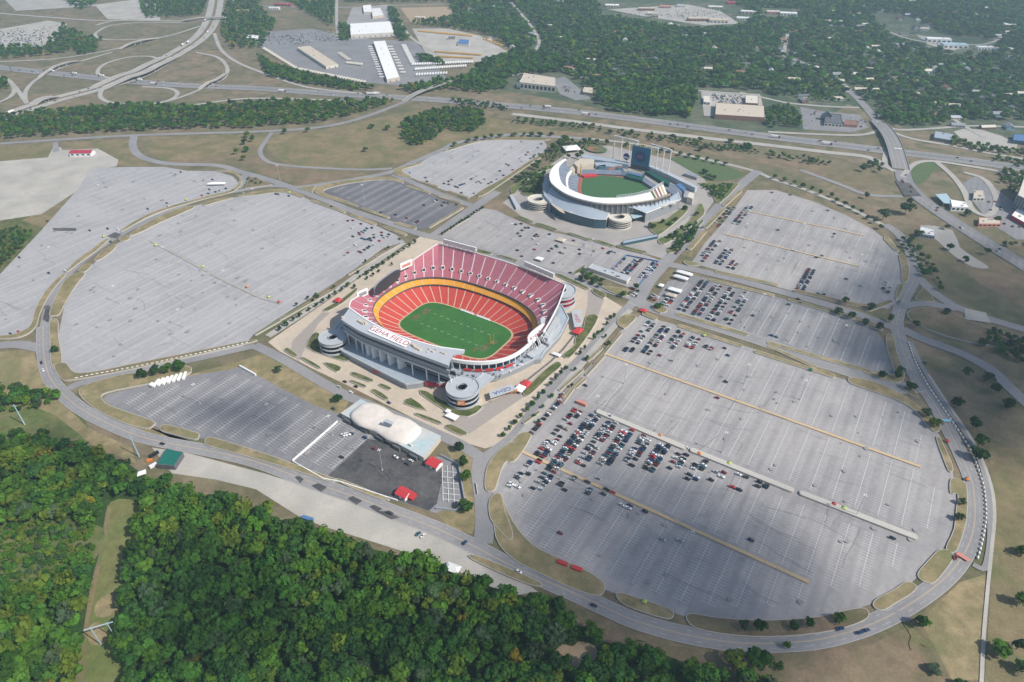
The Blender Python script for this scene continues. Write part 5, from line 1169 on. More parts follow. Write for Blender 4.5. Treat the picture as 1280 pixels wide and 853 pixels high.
for k, (x, y, c) in enumerate(((911, 581, 'hi_vis'), (1054, 637, 'hi_vis'), (1042, 632, 'red'), (805, 754, 'hi_vis'), (254, 335, 'hi_vis'), (195, 308, 'hi_vis'), (309, 360, 'orange'), (336, 373, 'hi_vis'), (349, 379, 'red'), (874, 569, 'orange'), (825, 546, 'orange'), (130, 297, 'hi_vis'), (1183, 553, 'red'), (1208, 601, 'orange'), (880, 421, 'hi_vis'), (362, 242, 'hi_vis'), (233, 251, 'hi_vis'), (1013, 464, 'green_roof'))):
    where = {0: 'on the middle strip of the big lot', 1: 'on the lowest concrete strip of the big lot', 2: 'beside a lime one on the lowest strip, big lot', 3: 'on the grass island below the big lot', 4: 'halfway along the west lot seam', 5: 'near the upper end of the seam across the west lot', 6: 'lower on the seam across the west lot', 7: 'near the stadium end of the west lot seam', 8: 'last on the west lot seam beside the stadium walk', 9: 'between two concrete strips of the big lot', 10: 'on the upper concrete strip of the big lot', 11: 'at the dark patch on the left ring road', 12: 'on the narrow island at the right ring road', 13: 'on the right ring road above the closed lane', 14: 'on the roadside above the big lot', 15: 'at the top tip of the west lot', 16: 'at the median tip beside the far left lot', 17: 'at the island end above the big lot'}[k]
    tent(f"{dict(hi_vis='lime', red='red', orange='orange', green_roof='green')[c]} pop-up tent {where}", x, y, 3.0, 3.0, 2.4, c, AX, 'pop_up_tent', 'pop-up tents in the parking lots', .1)
# trailers in a row at the corner of the stall lot
for k in range(8):
    x, y = 190+k*5.9, 482.5-k*1.55
    ordn = ('leftmost', 'second', 'third', 'fourth', 'fifth', 'sixth', 'seventh', 'rightmost')[k]
    o = thing('cargo_trailer', f'white cargo trailer below the round trees, {ordn} of the fanned row of eight', 'trailer', tuple(P(x, y)), 1.35+.05*k, 'white trailers parked in a fan')
    MB().box((0, 0, .8), (11 if k else 4, 2.3, 2.2)).build('body', M['bright_white'], o, local=True)
    MB().box((-1.8, 0, 0), (2.2, 2.0, .79)).build('wheel_set', M['black'], o, local=True); MB().beam((5 if k else 2, 0, .6), (6.6 if k else 3.4, 0, .6), .3, .2).build('tow_bar', M['grey_dark'], o, local=True)
# fences and barriers
def fence(label, pts, h, m_, name='fence', post=6, th=.25, cat='fence', group=None):
    line = S(*pts); o = thing(name, label, cat, tuple(line[0]), 0, group)
    mb = MB(); pm = MB()
    for a, b in zip(line, line[1:]):
        mb.beam(a+Vector((0, 0, .35)), b+Vector((0, 0, .35)), th, h-.4); n = max(1, int((b-a).length/post))
        for k in range(n): p = a.lerp(b, k/n); pm.box((p.x, p.y, 0), (.4, .4, h+.1))
    mb.build('panel', M[m_], o); tag(pm.build('post', M['grey_light'], o), kind='stuff'); return o
fence('white barrier fence cutting straight across the stall lot', ((422, 528), (366, 577)), 2, 'bright_white', th=.9); fence('white barrier fence along the ring road below the black asphalt', ((366, 578), (405, 600), (423, 603), (497, 627)), 2, 'bright_white', th=.7)
fence('grey curved fence around the paved pen right of the black asphalt', ((551, 571), (573, 582), (581, 628), (570, 640), (545, 637)), 3, 'steel', th=.6)
fence('blue fence around the packed reserved lot below the ballpark', ((762, 342), (783, 320), (823, 328), (797, 360)), 2, 'blue_paint', th=.9); fence('white fence on top of the pale wall above the stall lot', ((300, 459), (320, 470)), 2.5, 'white', th=1.5)
fence('dark wall along the green slope beside the football stadium', ((634, 494), (660, 476), (690, 452), (705, 437), (728, 408)), 2.2, 'grey_dark', th=.6); fence('white sign panel standing in the verge left of the road to the crossroads', ((595, 606), (597, 619)), 2.2, 'bright_white', name='sign_panel', cat='sign')
def blocks(pts, step, size, m_, label, group, name='barrier_block'):
    line = smooth(S(*pts), 6); acc = 0; proto = None; n = 0
    for a, b in zip(line, line[1:]):
        l = (b-a).length; t = (b-a).normalized(); rz = math.atan2(t.y, t.x)
        while acc < l:
            p = a+t*acc; acc += step; n += 1; p.z = .0
            if proto is None:
                w_, d_, h_ = size; mb = MB(); mb.loft([[(-w_/2, -d_/2, 0), (w_/2, -d_/2, 0), (w_/2, d_/2, 0), (-w_/2, d_/2, 0)], [(-w_/2, -d_*.3, h_*.4), (w_/2, -d_*.3, h_*.4), (w_/2, d_*.3, h_*.4), (-w_/2, d_*.3, h_*.4)], [(-w_/2, -d_*.22, h_), (w_/2, -d_*.22, h_), (w_/2, d_*.22, h_), (-w_/2, d_*.22, h_)]], 0, True, True)
                proto = mb.build(name, M[m_]); tag(proto, label, 'barrier', group); o = proto
            else: o = proto.copy(); COL.objects.link(o)
            o.location = p+Vector((0, 0, 1.0 if False else .9)); o.rotation_euler = (0, 0, rz)
        acc -= l
nzz = nz()
blocks(Z(960, 426, 4, (702, 15), (740, 120), (800, 230), (860, 320), (920, 410), (980, 500), (1020, 570), (1060, 680), (1080, 760), (1088, 880), (1078, 960), (1058, 1050), (1040, 1110)), 5.0, (2.6, 1.5, 1.1), 'white', 'pale concrete block in the dashed line along the right edge of the ring road', 'blocks along the right ring road')
blocks(Z(0, 426, 4, (385, 192), (480, 172), (700, 132), (1000, 68), (1240, 14)), 4.6, (2.4, 1.5, 1.1), 'white', 'pale concrete block in the dashed line below the west lot', 'blocks below the west lot')
# poles
def light_pole(px, py, h, label, group='tall light poles of the parking lots', heads=4, m_='steel'):
    o = thing('light_pole', label, 'light pole', tuple(P(px, py)), 0, group)
    MB().tube((0, 0, 0), (0, 0, h), .28, .16, 6).build('pole', M[m_], o, local=True)
    MB().box((0, 0, 0), (1.3, 1.3, 1.0)).build('base', M['concrete'], o, local=True)
    for k in range(heads):
        a = k*math.pi*2/heads+.4; MB().box((1.1*math.cos(a), 1.1*math.sin(a), h-.2), (1.1, .6, .4), a).build('lamp_head', M['white'], o, local=True)
for k, (x, y, w_) in enumerate(((745, 520, 'at the top of the upper concrete strip, big lot'), (902, 566, 'beside the middle concrete strip, big lot'), (1070, 645, 'on the lowest concrete strip, big lot'), (860, 690, 'in the shaded lower half of the big lot'), (700, 600, 'among the last parked cars of the big lot'), (1000, 500, 'in the sunny top of the big lot'), (930, 480, 'in the upper middle of the big lot'), (780, 480, 'left of the long upper orange line'), (340, 530, 'in the middle of the stall lot'), (250, 505, 'at the left of the stall lot'), (478, 588, 'on the black asphalt'), (416, 545, 'between stall rows by the white barrier'), (455, 250, 'in the dark small lot'), (350, 225, 'at the grass triangle above the west lot'),
        (320, 255, 'in the top corner of the west lot'), (210, 330, 'in the upper half of the west lot'), (285, 360, 'beside the west lot seam'), (150, 380, 'in the left half of the west lot'), (230, 410, 'low in the west lot'), (130, 250, 'in the far left lot'), (70, 330, 'low in the far left lot'), (560, 205, 'in the pale lot behind the dark one'), (1000, 300, 'in the upper right lot'), (930, 300, 'left in the upper right lot'), (1070, 340, 'right in the upper right lot'), (950, 390, 'in the middle right lot'), (1050, 430, 'right in the middle right lot'), (640, 300, 'in the lot between the stadiums'), (740, 320, 'near the reserved lot'), (625, 205, 'right in the pale lot'))):
    light_pole(x, y, 24, f'tall grey four-headed light pole {w_}')
def monopole(label, px, py, h, arms, m_='steel_blue'):
    o = thing('power_pole', label, 'power pole', tuple(P(px, py)), 0); MB().tube((0, 0, 0), (0, 0, h), .65, .35, 8).build('pole', M[m_], o, local=True)
    for z, l in arms: MB().beam((-l, 0, z), (l, 0, z), .35, .35).build('cross_arm', M[m_], o, local=True)
monopole('thick pale blue pole on the bank above the woods by the green shed', 174, 571, 26, ())
monopole('pale steel pole in the clearing left of the woods', 31, 531, 24, ((22, 2),))
hf = thing('transmission_tower', 'blue steel two-legged power tower in the grass clearing', 'power tower', tuple(P(137, 803)), .35)
for s_ in (-5, 4.5): MB().tube((s_, 0, 0), (s_, 0, 20), .4, .28, 6).build('leg', M['steel_blue'], hf, local=True)
for z_ in (19.0,): MB().beam((-9, 0, z_), (8, 0, z_), .5, .6).build('cross_arm', M['steel_blue'], hf, local=True)
MB().beam((-9, 0, 18), (-5, 0, 20.2), .3, .3).build('brace', M['steel'], hf, local=True)
for n_, q in (('painted_crossing', ((1193, 694), (1198, 692), (1213, 702), (1209, 704))), ('painted_crossing', ((1171, 526), (1187, 526), (1188, 529), (1172, 529)))):
    tag(MB().poly(S(*q), 0, nz()).build(n_, M['salmon_paint' if q[0][1] > 600 else 'cyan_paint']), kind='structure')
# low building with canopies south of the reserved lot, and the row of stalls on top
building('ticket_building', 'long low pale building behind the dark trees at the lot corner', 'building', ((735, 339), (783, 356), (788, 350), (741, 334)), 5, 'offwhite', 'grey_light', .4, None, 4)
building('gate_booth', 'grey kiosk building on the ballpark plaza at the right spiral ramp', 'booth', ((778, 308), (822, 299), (822, 296), (779, 304)), 4, 'glass_teal', 'roof_blue', .3, None, 0)
building('gate_booth', 'curved pale gate canopy left of the ballpark at its small spiral', 'booth', ((645, 263), (651, 262), (641, 246), (637, 247)), 4, 'grey_light', 'grey_light', .3, None, 0)
gabled('red_roof_shed', 'white shed with dark red roof on the gravel yard far left', 'shed', P(104, 194), 36, 15, 6, 2.2, .03, 'white', 'roof_red', win=4)
# beyond the interstate
building('warehouse', 'wide white warehouse at the top of the truck yard', 'warehouse', ((439, 48), (493, 45), (488, 31), (438, 34)), 9, 'offwhite', 'bright_white', .5, None, 8, seed=3, doors=8)
building('freight_terminal', 'long narrow white truck terminal in the middle of the yard', 'terminal', ((484, 104), (500, 101), (482, 55), (467, 56)), 8, 'cream', 'bright_white', .4, None, 4, doors=2)
building('freight_terminal', 'slanting cream truck terminal left in the yard', 'terminal', ((408, 87), (423, 84), (388, 61), (372, 63)), 7, 'offwhite', 'cream', .4, None, 3, doors=2)
building('warehouse', 'small white warehouse behind the wide one, left of two', 'warehouse', ((455, 18), (466, 18), (464, 9), (454, 10)), 7, 'offwhite', 'bright_white', .4, None, 2); building('warehouse', 'cream warehouse behind the wide one, right of two', 'warehouse', ((466, 24), (480, 22), (476, 13), (465, 14)), 7, 'cream', 'white', .4, None, 2, seed=8)
building('depot', 'small blue-roofed depot in the bus yard', 'depot', ((572, 58), (586, 59), (587, 53), (574, 52)), 6, 'offwhite', 'blue_paint', .4, None, 0)
building('church', 'white-fronted church with tall dark windows on the hillside', 'church', ((650, 112), (694, 117), (694, 106), (655, 100)), 15, 'offwhite', 'cream', .6, (1, 9), 4)
gabled('church_hall', 'pointed white hall at the left end of the church', 'church', P(651, 109), 16, 14, 10, 5, 1.2, 'white', 'offwhite')
building('shop', 'small cream shop at the end of the hillside parking strip', 'shop', ((728, 119), (740, 121), (741, 114), (730, 113)), 7, 'cream', 'cream', .5, (1, 4), 2)
building('brick_store', 'low red-brick store with a broad cream roof by the interstate', 'store', ((893, 149), (955, 153), (954, 138), (894, 134)), 9, 'brick', 'cream', .5, None, 7, doors=6)
building('brick_store', 'small brick office at the upper right corner of the cream-roofed store', 'store', ((931, 133), (947, 134), (947, 124), (931, 123)), 7, 'brick', 'offwhite', .5, (1, 4), 1, seed=5); building('office_shed', 'small white shed left of the dark car yard', 'shed', ((879, 131), (887, 132), (887, 124), (879, 124)), 6, 'white', 'offwhite', .4, (1, 2), 0)
building('restaurant', 'dark restaurant with green trim and steep roof by the overpass', 'restaurant', ((1030, 158), (1052, 160), (1050, 148), (1030, 146)), 7, 'offwhite', 'grey_dark', .8, (1, 5), 2, edge='glass_teal'); gabled('restaurant_tower', 'steep green gable beside the dark restaurant', 'restaurant', P(1032, 150), 9, 18, 9, 7, 1.3, 'grey_dark', 'glass_teal')
building('restaurant', 'flat pink-brown restaurant annexe in the overpass parking lot', 'restaurant', ((1054, 159), (1071, 160), (1071, 155), (1056, 153)), 5, 'brick', 'brick', .5, None, 1)
building('strip_mall', 'low grey strip building above the interstate ramp at right', 'building', ((1166, 176), (1190, 180), (1191, 172), (1168, 168)), 6, 'grey_mid', 'roof_blue', .5, (1, 8), 2)
building('filling_station', 'white filling station with glass canopy by the wide road', 'filling station', ((1188, 264), (1210, 265), (1204, 258), (1186, 255)), 7, 'white', 'bright_white', .5, (1, 4), 2); canopy('pale blue filling station canopy beside the white shop', ((1180, 254), (1193, 255), (1183, 242), (1169, 243)), 6, 'steel_blue', 'fuel_canopy', legs='white')
building('hotel', 'tall dark-fronted hotel block at the right edge', 'hotel', ((1264, 262), (1300, 280), (1310, 252), (1272, 240)), 22, 'grey_mid', 'offwhite', .8, (6, 10), 2); building('shop', 'white roadside shop left of the hotel', 'shop', ((1215, 252), (1229, 252), (1227, 243), (1216, 243)), 6, 'offwhite', 'cream', .4, (1, 3), 2)
building('shop', 'orange-fronted diner with a lawn by the wide road', 'shop', ((1222, 284), (1250, 284), (1248, 277), (1222, 276)), 5, 'salmon_paint', 'cream', .5, (1, 5), 3)
building('office', 'long white office on the gravel plot below the wide road', 'office', ((1147, 297), (1167, 300), (1166, 292), (1149, 288)), 6, 'grey_light', 'white', .4, (1, 6), 2); building('shop', 'white-roofed shop at the right edge above the wide road', 'shop', ((1262, 274), (1290, 290), (1300, 276), (1272, 262)), 6, 'roof_red', 'bright_white', .4, None, 2)
building('warehouse', 'blue-roofed building at the right edge beyond the interstate', 'warehouse', ((1264, 180), (1300, 184), (1300, 176), (1266, 172)), 7, 'glass_teal', 'blue_paint', .4, None, 0)
for k, (x, y, a, b, h, wl, rf, lb) in enumerate(((765, 9, 44, 22, 7, 'cream', 'bright_white', 'white-roofed store leftmost on the far shopping strip'), (808, 13, 50, 20, 7, 'brick', 'cream', 'brick store with cream roof on the far shopping strip'), (832, 10, 36, 20, 6, 'cream', 'salmon_paint', 'store with a rust red roof on the far shopping strip'), (815, 19, 30, 16, 7, 'offwhite', 'offwhite', 'pale store in front of the brick one on the far strip'), (851, 9, 26, 16, 7, 'white', 'grey_light', 'grey-roofed small store on the far shopping strip'), (894, 11, 44, 18, 7, 'cream', 'white', 'long white-roofed store right on the far shopping strip'), (872, 26, 60, 24, 8, 'brick', 'cream', 'wide cream-roofed market in front of the far strip'), (898, 28, 54, 24, 8, 'offwhite', 'terrace_tan', 'tan-roofed market right of the wide cream-roofed one'), (929, 25, 40, 16, 7, 'white', 'bright_white', 'bright white shop in front of dark far trees'), (915, 5, 36, 18, 6, 'red', 'red', 'red-roofed diner at the end of the far strip'), (938, 17, 60, 20, 7, 'cream', 'white', 'long shop with white roof at the right end of the far strip'), (818, 22, 22, 14, 12, 'cream', 'cream', 'three-storey cream block standing in far trees'),
        (966, 17, 40, 20, 7, 'salmon_paint', 'offwhite', 'pink-fronted store left of two on the far right road'), (985, 19, 50, 22, 7, 'white', 'bright_white', 'white store right of two on the far right road'), (1042, 16, 34, 18, 7, 'cream', 'cream', 'cream hall at the edge of the far right field'), (1042, 29, 46, 16, 7, 'brick', 'offwhite', 'brown school wing beside far right trees'), (1085, 33, 40, 18, 7, 'offwhite', 'white', 'white school block left of the far clearing'), (1098, 34, 22, 16, 6, 'white', 'cream', 'small cream block at the far clearing edge'), (1172, 52, 60, 22, 8, 'white', 'bright_white', 'large white building in the far right clearing'), (1192, 59, 60, 26, 8, 'white', 'steel_blue', 'blue-roofed long building in the far right clearing'), (1230, 62, 40, 16, 7, 'white', 'white', 'white building right of the blue-roofed one, far right'), (1268, 34, 60, 28, 8, 'offwhite', 'bright_white', 'white building at the far right edge'), (1255, 64, 40, 20, 7, 'cream', 'offwhite', 'low pale building far right below the white one'), (525, 24, 30, 14, 6, 'cream', 'offwhite', 'pale shed beside the far brown field'), (355, 8, 60, 18, 7, 'brick', 'roof_red', 'red-roofed building far left of the truck yard'), (343, 12, 34, 14, 6, 'white', 'white', 'white shed far left of the truck yard'), (304, 16, 40, 16, 7, 'salmon_paint', 'cream', 'pink house row right of the far highway'), (316, 50, 46, 30, 8, 'white', 'bright_white', 'white tank building left of the truck yard'), (614, 11, 50, 22, 8, 'grey_light', 'roof_blue', 'blue-grey shed in far trees above the bus yard'), (660, 8, 34, 16, 7, 'cream', 'salmon_paint', 'house with red roof at the top centre'))):
    c = P(x, y); rz = -.12+.1*math.sin(k*2.3)
    Qs = [c+Vector((s*a/2*math.cos(rz)-t*b/2*math.sin(rz), s*a/2*math.sin(rz)+t*b/2*math.cos(rz), 0)) for s, t in ((-1, -1), (1, -1), (1, 1), (-1, 1))]
    o = thing('shop_building', lb, 'building', tuple(c), rz, 'distant commercial buildings'); q = [(-a/2, -b/2), (a/2, -b/2), (a/2, b/2), (-a/2, b/2)]
    MB().prism(q, 0, h-.3).build('wall', M[wl], o, local=True); rf_ = MB().prism(offset([Vector((*p, 0)) for p in q], .3), h-.29, h+.3).build('roof', M[rf], o, local=True)
    MB().box((a*.2, 0, h+.31), (4, 3, 1.6)).build('roof_unit', M['grey_light'], rf_, local=True); n_ = 5
    for i in range(n_): MB().box((-a/2+a*(i+.5)/n_, -b/2-.08, 1), (a/n_*.6, .2, h*.45)).build('window', M['glass_dark'], o, local=True)
# houses among the far trees
rr = random.Random(21); HP = []
wallc = ['white', 'cream', 'offwhite', 'brick', 'grey_light', 'steel_blue']; roofc = ['grey_mid', 'brick', 'grey_dark', 'cream', 'offwhite', 'grey_light']
hs = [(657, 29), (672, 24), (686, 34), (694, 66), (775, 55), (797, 74), (818, 76), (856, 47), (838, 32), (833, 62), (880, 72), (885, 88), (932, 82), (925, 92), (740, 67), (712, 64), (702, 50), (690, 10), (700, 4)]
for x0, x1, y0, y1, n in ((985, 1275, 30, 150, 120), (700, 960, 30, 100, 22), (1060, 1275, -2, 40, 36), (1180, 1280, 120, 165, 10), (960, 1100, 50, 110, 22), (560, 700, 0, 60, 14)):
    for _ in range(n): hs.append((rr.uniform(x0, x1), rr.uniform(y0, y1)))
def far_blocked(x, y): return (1000 < x < 1090 and y > 128) or (870 < x < 960 and y > 108) or (1160 < x < 1240 and 40 < y < 72)
cn = {'white': 'white', 'cream': 'cream', 'offwhite': 'pale', 'brick': 'brick red', 'grey_light': 'light grey', 'steel_blue': 'pale blue', 'grey_mid': 'grey', 'grey_dark': 'dark'}
hp = {}
for x, y in hs:
    if far_blocked(x, y): continue
    c = P(x, y)
    if any((c-q).length < 24 for q in HP): continue
    HP.append(c); wl, rf = rr.choice(wallc), rr.choice(roofc); k = (wl, rf)
    lab = f'{cn[wl]} house with {cn[rf]} gable roof among the far trees'
    L_, w_ = rr.uniform(17, 27), rr.uniform(10, 14); rz = rr.choice((0, math.pi/2))+rr.uniform(-.3, .1)
    if k not in hp: hp[k] = gabled('house', lab, 'house', c, 18, 10, 4.2, 2.8, rz, wl, rf, 'houses in the wooded suburb', 4)
    else: dup(hp[k], tuple(c), rz, lab, scale=(L_/18, w_/10, rr.uniform(.9, 1.25)))
# bridge decks
def bridge(label, pts, wd, h, mt='road', thick=1.6, piers=2, off=0):
    line = smooth(S(*pts), 5)
    if off: line = sides(line, abs(off)*2)[0 if off > 0 else 1]
    n = len(line); o = thing('road_bridge', label, 'bridge', tuple(line[n//2]), 0)
    up = [Vector((p.x, p.y, h*min(1, 3.2*min(i, n-1-i)/(n-1))+.75)) for i, p in enumerate(line)]
    L, R = sides(up, wd); L2 = [p-Vector((0, 0, thick)) for p in L]; R2 = [p-Vector((0, 0, thick)) for p in R]
    MB().loft([R, L]).build('deck', M[mt], o)
    for f_ in (-.28, 0, .28):
        q0, q1 = sides(up, wd*abs(f_)*2+.001); c_ = q0 if f_ >= 0 else q1; MB().strip([p+Vector((0, 0, .06)) for p in c_], .4).build('lane_line', M['yellow_paint' if f_ == 0 else 'worn_paint'], o); mb = MB(); mb.loft([L, L2]); mb.loft([R2, R]); mb.loft([L2, R2]); mb.build('girder', M['grey_dark'], o)
    for sd, wdd in ((L, .5), (R, .5)):
        mb = MB()
        for a, b in zip(sd, sd[1:]): mb.beam(a, b, wdd, 1.1)
        mb.build('parapet', M['concrete_road'], o)
    for k in range(piers):
        i = int(n*(.40+.2*k)); p = up[i]; t = (up[i+1]-up[i-1]).normalized(); MB().box((p.x, p.y, 0), (1.4, wd*.8, p.z-thick), math.atan2(t.y, t.x)).build('pier', M['concrete'], o)
    return o
bridge('road bridge carrying the hill road over the interstate left of centre', ((505, 128), (517, 122), (540, 114), (555, 109), (570, 104), (588, 97)), 11, 7)
bridge('wide overpass carrying the avenue across the interstate at right', ((1096, 152), (1104, 163), (1113, 177), (1120, 195), (1126, 212)), 26, 4.5, 'highway', 1.8, 2)
for of_, w_ in ((14, 'upper'), (-14, 'lower')): bridge(f'{w_} one of the twin highway bridges in the middle of the interchange', ((125, 110), (152, 101), (175, 94), (195, 83), (212, 72)), 19, 6.5, 'concrete_road', 1.8, 2, of_)
bridge('curved ramp bridge left in the interchange', ((50, 97), (70, 87), (85, 82), (100, 77)), 9, 6, 'concrete_road'); bridge('ramp bridge right of the interchange loop', ((250, 112), (262, 107), (274, 102), (283, 92)), 9, 6, 'concrete_road'); bridge('road bridge at the top crossing the far highway', ((225, 27.5), (250, 26), (276, 25), (290, 24)), 12, 7, 'concrete_road'); bridge('low ramp bridge above the interchange loop', ((150, 62), (165, 57.5), (178, 54), (195, 49)), 10, 6, 'concrete_road')
bridge('ramp bridge at the lower left of the interchange', ((48, 132.5), (58, 129), (66, 126.5), (78, 122)), 19, 5, 'concrete_road', off=14)
# ------------------------------------------------------------------ trees
def leaf_mat():
    m = bpy.data.materials.new('leaves'); m.use_nodes = True; nt = m.node_tree; b = nt.nodes['Principled BSDF']
    at = nt.nodes.new('ShaderNodeAttribute'); at.attribute_name = 'tint'
    oi = nt.nodes.new('ShaderNodeObjectInfo'); mx = nt.nodes.new('ShaderNodeMix'); mx.data_type = 'RGBA'; mx.blend_type = 'MULTIPLY'; mx.inputs[0].default_value = 1
    nt.links.new(at.outputs['Color'], mx.inputs[6]); nt.links.new(oi.outputs['Color'], mx.inputs[7]); nt.links.new(mx.outputs[2], b.inputs['Base Color'])
    b.inputs['Roughness'].default_value = .75; b.inputs['Specular IOR Level'].default_value = .12
    tl = nt.nodes.new('ShaderNodeBsdfTranslucent'); ms = nt.nodes.new('ShaderNodeMixShader'); ms.inputs[0].default_value = .3
    nt.links.new(mx.outputs[2], tl.inputs[0]); nt.links.new(b.outputs[0], ms.inputs[1]); nt.links.new(tl.outputs[0], ms.inputs[2]); nt.links.new(ms.outputs[0], nt.nodes['Material Output'].inputs[0])
    return m
M['leaves'] = leaf_mat()
def crown_template(nq, size, seed, lobes=9, flat=.85):
    """unit crown (radius about 1, centre at z = 0): leaf-clump quads around a handful of lobes"""
    r = np.random.default_rng(seed)
    cs = []
    for k in range(lobes):
        d = r.normal(size=3); d /= np.linalg.norm(d); d *= r.uniform(.25, .62 if lobes < 12 else .74); d[2] = d[2]*flat+.05; cs.append((d, r.uniform(.36, .55) if lobes < 12 else r.uniform(.24, .44)))
    V = np.zeros((nq, 4, 3)); T = np.zeros(nq)
    per = r.integers(0, lobes, nq); lt = r.uniform(.82, 1.18, lobes)
    for i in range(nq):
        c, rad = cs[per[i]]; d = r.normal(size=3); d /= np.linalg.norm(d)
        if d[2] < -.35: d[2] = -d[2]
        rad2 = rad*(1 if r.random() < .8 else r.uniform(.3, 1.15)); p = c+d*rad2
        n = d+r.normal(size=3)*.30; n /= np.linalg.norm(n); a = np.cross(n, r.normal(size=3)); a /= np.linalg.norm(a); b = np.cross(n, a); s = size*r.uniform(.6, 1.3)
        q = [(-1, -.7), (.8, -1), (1, .8), (-.7, 1)]
        for j in range(4): V[i, j] = p+a*q[j][0]*s*r.uniform(.7, 1.1)+b*q[j][1]*s*r.uniform(.7, 1.1)
        T[i] = lt[per[i]]*r.uniform(.85, 1.15)
    return V, T
def quads_mesh(name, V, C):
    """V (n, 4, 3) float, C (n, 3) colour per quad"""
    n = V.shape[0]; me = bpy.data.meshes.new(name); me.vertices.add(n*4); me.loops.add(n*4); me.polygons.add(n)
    me.vertices.foreach_set('co', V.reshape(-1).astype(np.float32)); me.loops.foreach_set('vertex_index', np.arange(n*4, dtype=np.int32))
    me.polygons.foreach_set('loop_start', np.arange(0, n*4, 4, dtype=np.int32)); me.polygons.foreach_set('loop_total', np.full(n, 4, dtype=np.int32))
    at = me.attributes.new('tint', 'FLOAT_COLOR', 'POINT'); c4 = np.ones((n, 4, 4), dtype=np.float32); c4[:, :, :3] = C[:, None, :]
    at.data.foreach_set('color', c4.reshape(-1)); me.update(calc_edges=True); me.materials.append(M['leaves']); return me
TPL = {'near': [crown_template(640, .115, 100+i, 20) for i in range(10)], 'mid': [crown_template(230, .18, 200+i, 14) for i in range(10)], 'far': [crown_template(56, .36, 300+i, 7) for i in range(10)], 'street': [crown_template(170, .20, 400+i, 7, 1.0) for i in range(6)]}
def trunk_mesh(name, h, r, seed):
    mb = MB(); rr_ = random.Random(seed); mb.tube((0, 0, 0), (0, 0, h*.7), r, r*.6, 6, cap=False)
    for k in range(4):
        a = k*1.6+rr_.uniform(0, 1); mb.tube((0, 0, h*rr_.uniform(.5, .7)), (h*.22*math.cos(a), h*.22*math.sin(a), h*rr_.uniform(.85, 1.02)), r*.5, r*.18, 5, cap=False)
    me = bpy.data.meshes.new(name); me.from_pydata([tuple(v) for v in mb.v], [], mb.f); me.materials.append(M['tree_bark']); return me
G1 = [('dark green', (.034, .092, .020)), ('mid green', (.052, .132, .020)), ('grass green', (.074, .160, .018)), ('yellow-green', (.112, .165, .020)), ('grey-green', (.062, .102, .045)), ('golden', (.19, .16, .02))]
class Kind:
    """one unit tree per crown variant; every further tree copies it with its trunk and crown"""
    def __init__(s, lod, name):
        s.v = []; s.name = name
        for i, (V, T) in enumerate(TPL[lod]):
            C = np.repeat(T[:, None], 3, 1)*np.array([1, 1, 1]); s.v.append((quads_mesh('crown', V, C), trunk_mesh('trunk', 1, .045, i)))
    def place(s, pos, r, h, col, label, group, rz, var):
        cm, tm = s.v[var % len(s.v)]; o = thing(s.name, label, 'tree', pos, rz, group)
        t = bpy.data.objects.new('trunk', tm); COL.objects.link(t); t.parent = o; t.scale = (h*.62, h*.62, h*.62)
        c = bpy.data.objects.new('crown', cm); COL.objects.link(c); c.parent = o; hz = (h-r*.25)*.5; c.scale = (r, r, h*.44); c.location = (0, 0, h*.60); c.color = (*col, 1)
        return o
def scatter(poly_px, spacing, holes=(), seed=1, keep=1.0, avoid=(), avoid_r=0):
    poly = S(*poly_px); hl = [S(*h) for h in holes]; r = random.Random(seed)
    x0, x1 = min(p.x for p in poly), max(p.x for p in poly); y0, y1 = min(p.y for p in poly), max(p.y for p in poly); out = []
    ny = int((y1-y0)/spacing/.866)+1; nx = int((x1-x0)/spacing)+1
    for j in range(ny):
        for i in range(nx):
            x = x0+(i+.5*(j % 2))*spacing+r.uniform(-.38, .38)*spacing; y = y0+j*spacing*.866+r.uniform(-.38, .38)*spacing
            if r.random() > keep or not inside((x, y), poly) or any(inside((x, y), h) for h in hl): continue
            if avoid_r and any(abs(a.x-x) < avoid_r and abs(a.y-y) < avoid_r for a in avoid): continue
            out.append(Vector((x, y, 0)))
    return out
def inview(p, m=40, h=10):
    dz = h-H; dep = p.y*math.cos(TH)-dz*math.sin(TH)
    if dep < 1: return False
    x = 640+F*p.x/dep; y = 426.5-F*(p.y*math.sin(TH)+dz*math.cos(TH))/dep
    return -m < x < 1280+m and -m < y < 853+m
def to_px(p, h=0):
    dz = h-H; dep = p.y*math.cos(TH)-dz*math.sin(TH); return 640+F*p.x/dep, 426.5-F*(p.y*math.sin(TH)+dz*math.cos(TH))/dep
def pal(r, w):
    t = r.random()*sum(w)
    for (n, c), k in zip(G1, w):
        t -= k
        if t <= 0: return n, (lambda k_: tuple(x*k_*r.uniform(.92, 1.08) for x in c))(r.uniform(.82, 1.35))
    return G1[0]
STRIPHOLE = [(136, 622), (176, 624), (178, 650), (166, 700), (156, 750), (152, 790), (158, 880), (96, 880), (104, 800), (112, 740), (124, 680)]
CLEAR2 = [(-40, 665), (60, 652), (126, 660), (116, 700), (60, 730), (-40, 738)]
BANK = [(692, 820), (703, 806), (724, 803), (742, 808), (745, 826), (722, 840), (706, 838)]
GAP3 = [(745, 776), (800, 795), (880, 826), (960, 850), (1010, 900), (1000, 910), (930, 870), (850, 836), (790, 818), (740, 800)]
EDGE = [(-60, 549), (40, 545), (100, 562), (140, 575), (162, 588), (168, 612), (186, 606), (200, 600), (240, 617), (330, 643), (372, 664), (440, 684), (520, 704), (570, 722), (640, 747), (700, 756), (722, 790), (790, 815), (850, 838), (900, 846), (960, 858), (1000, 900), (-60, 910)]
rr = random.Random(5)
pts = scatter(EDGE, 7.6, (STRIPHOLE, CLEAR2, BANK), 5)
forest = []
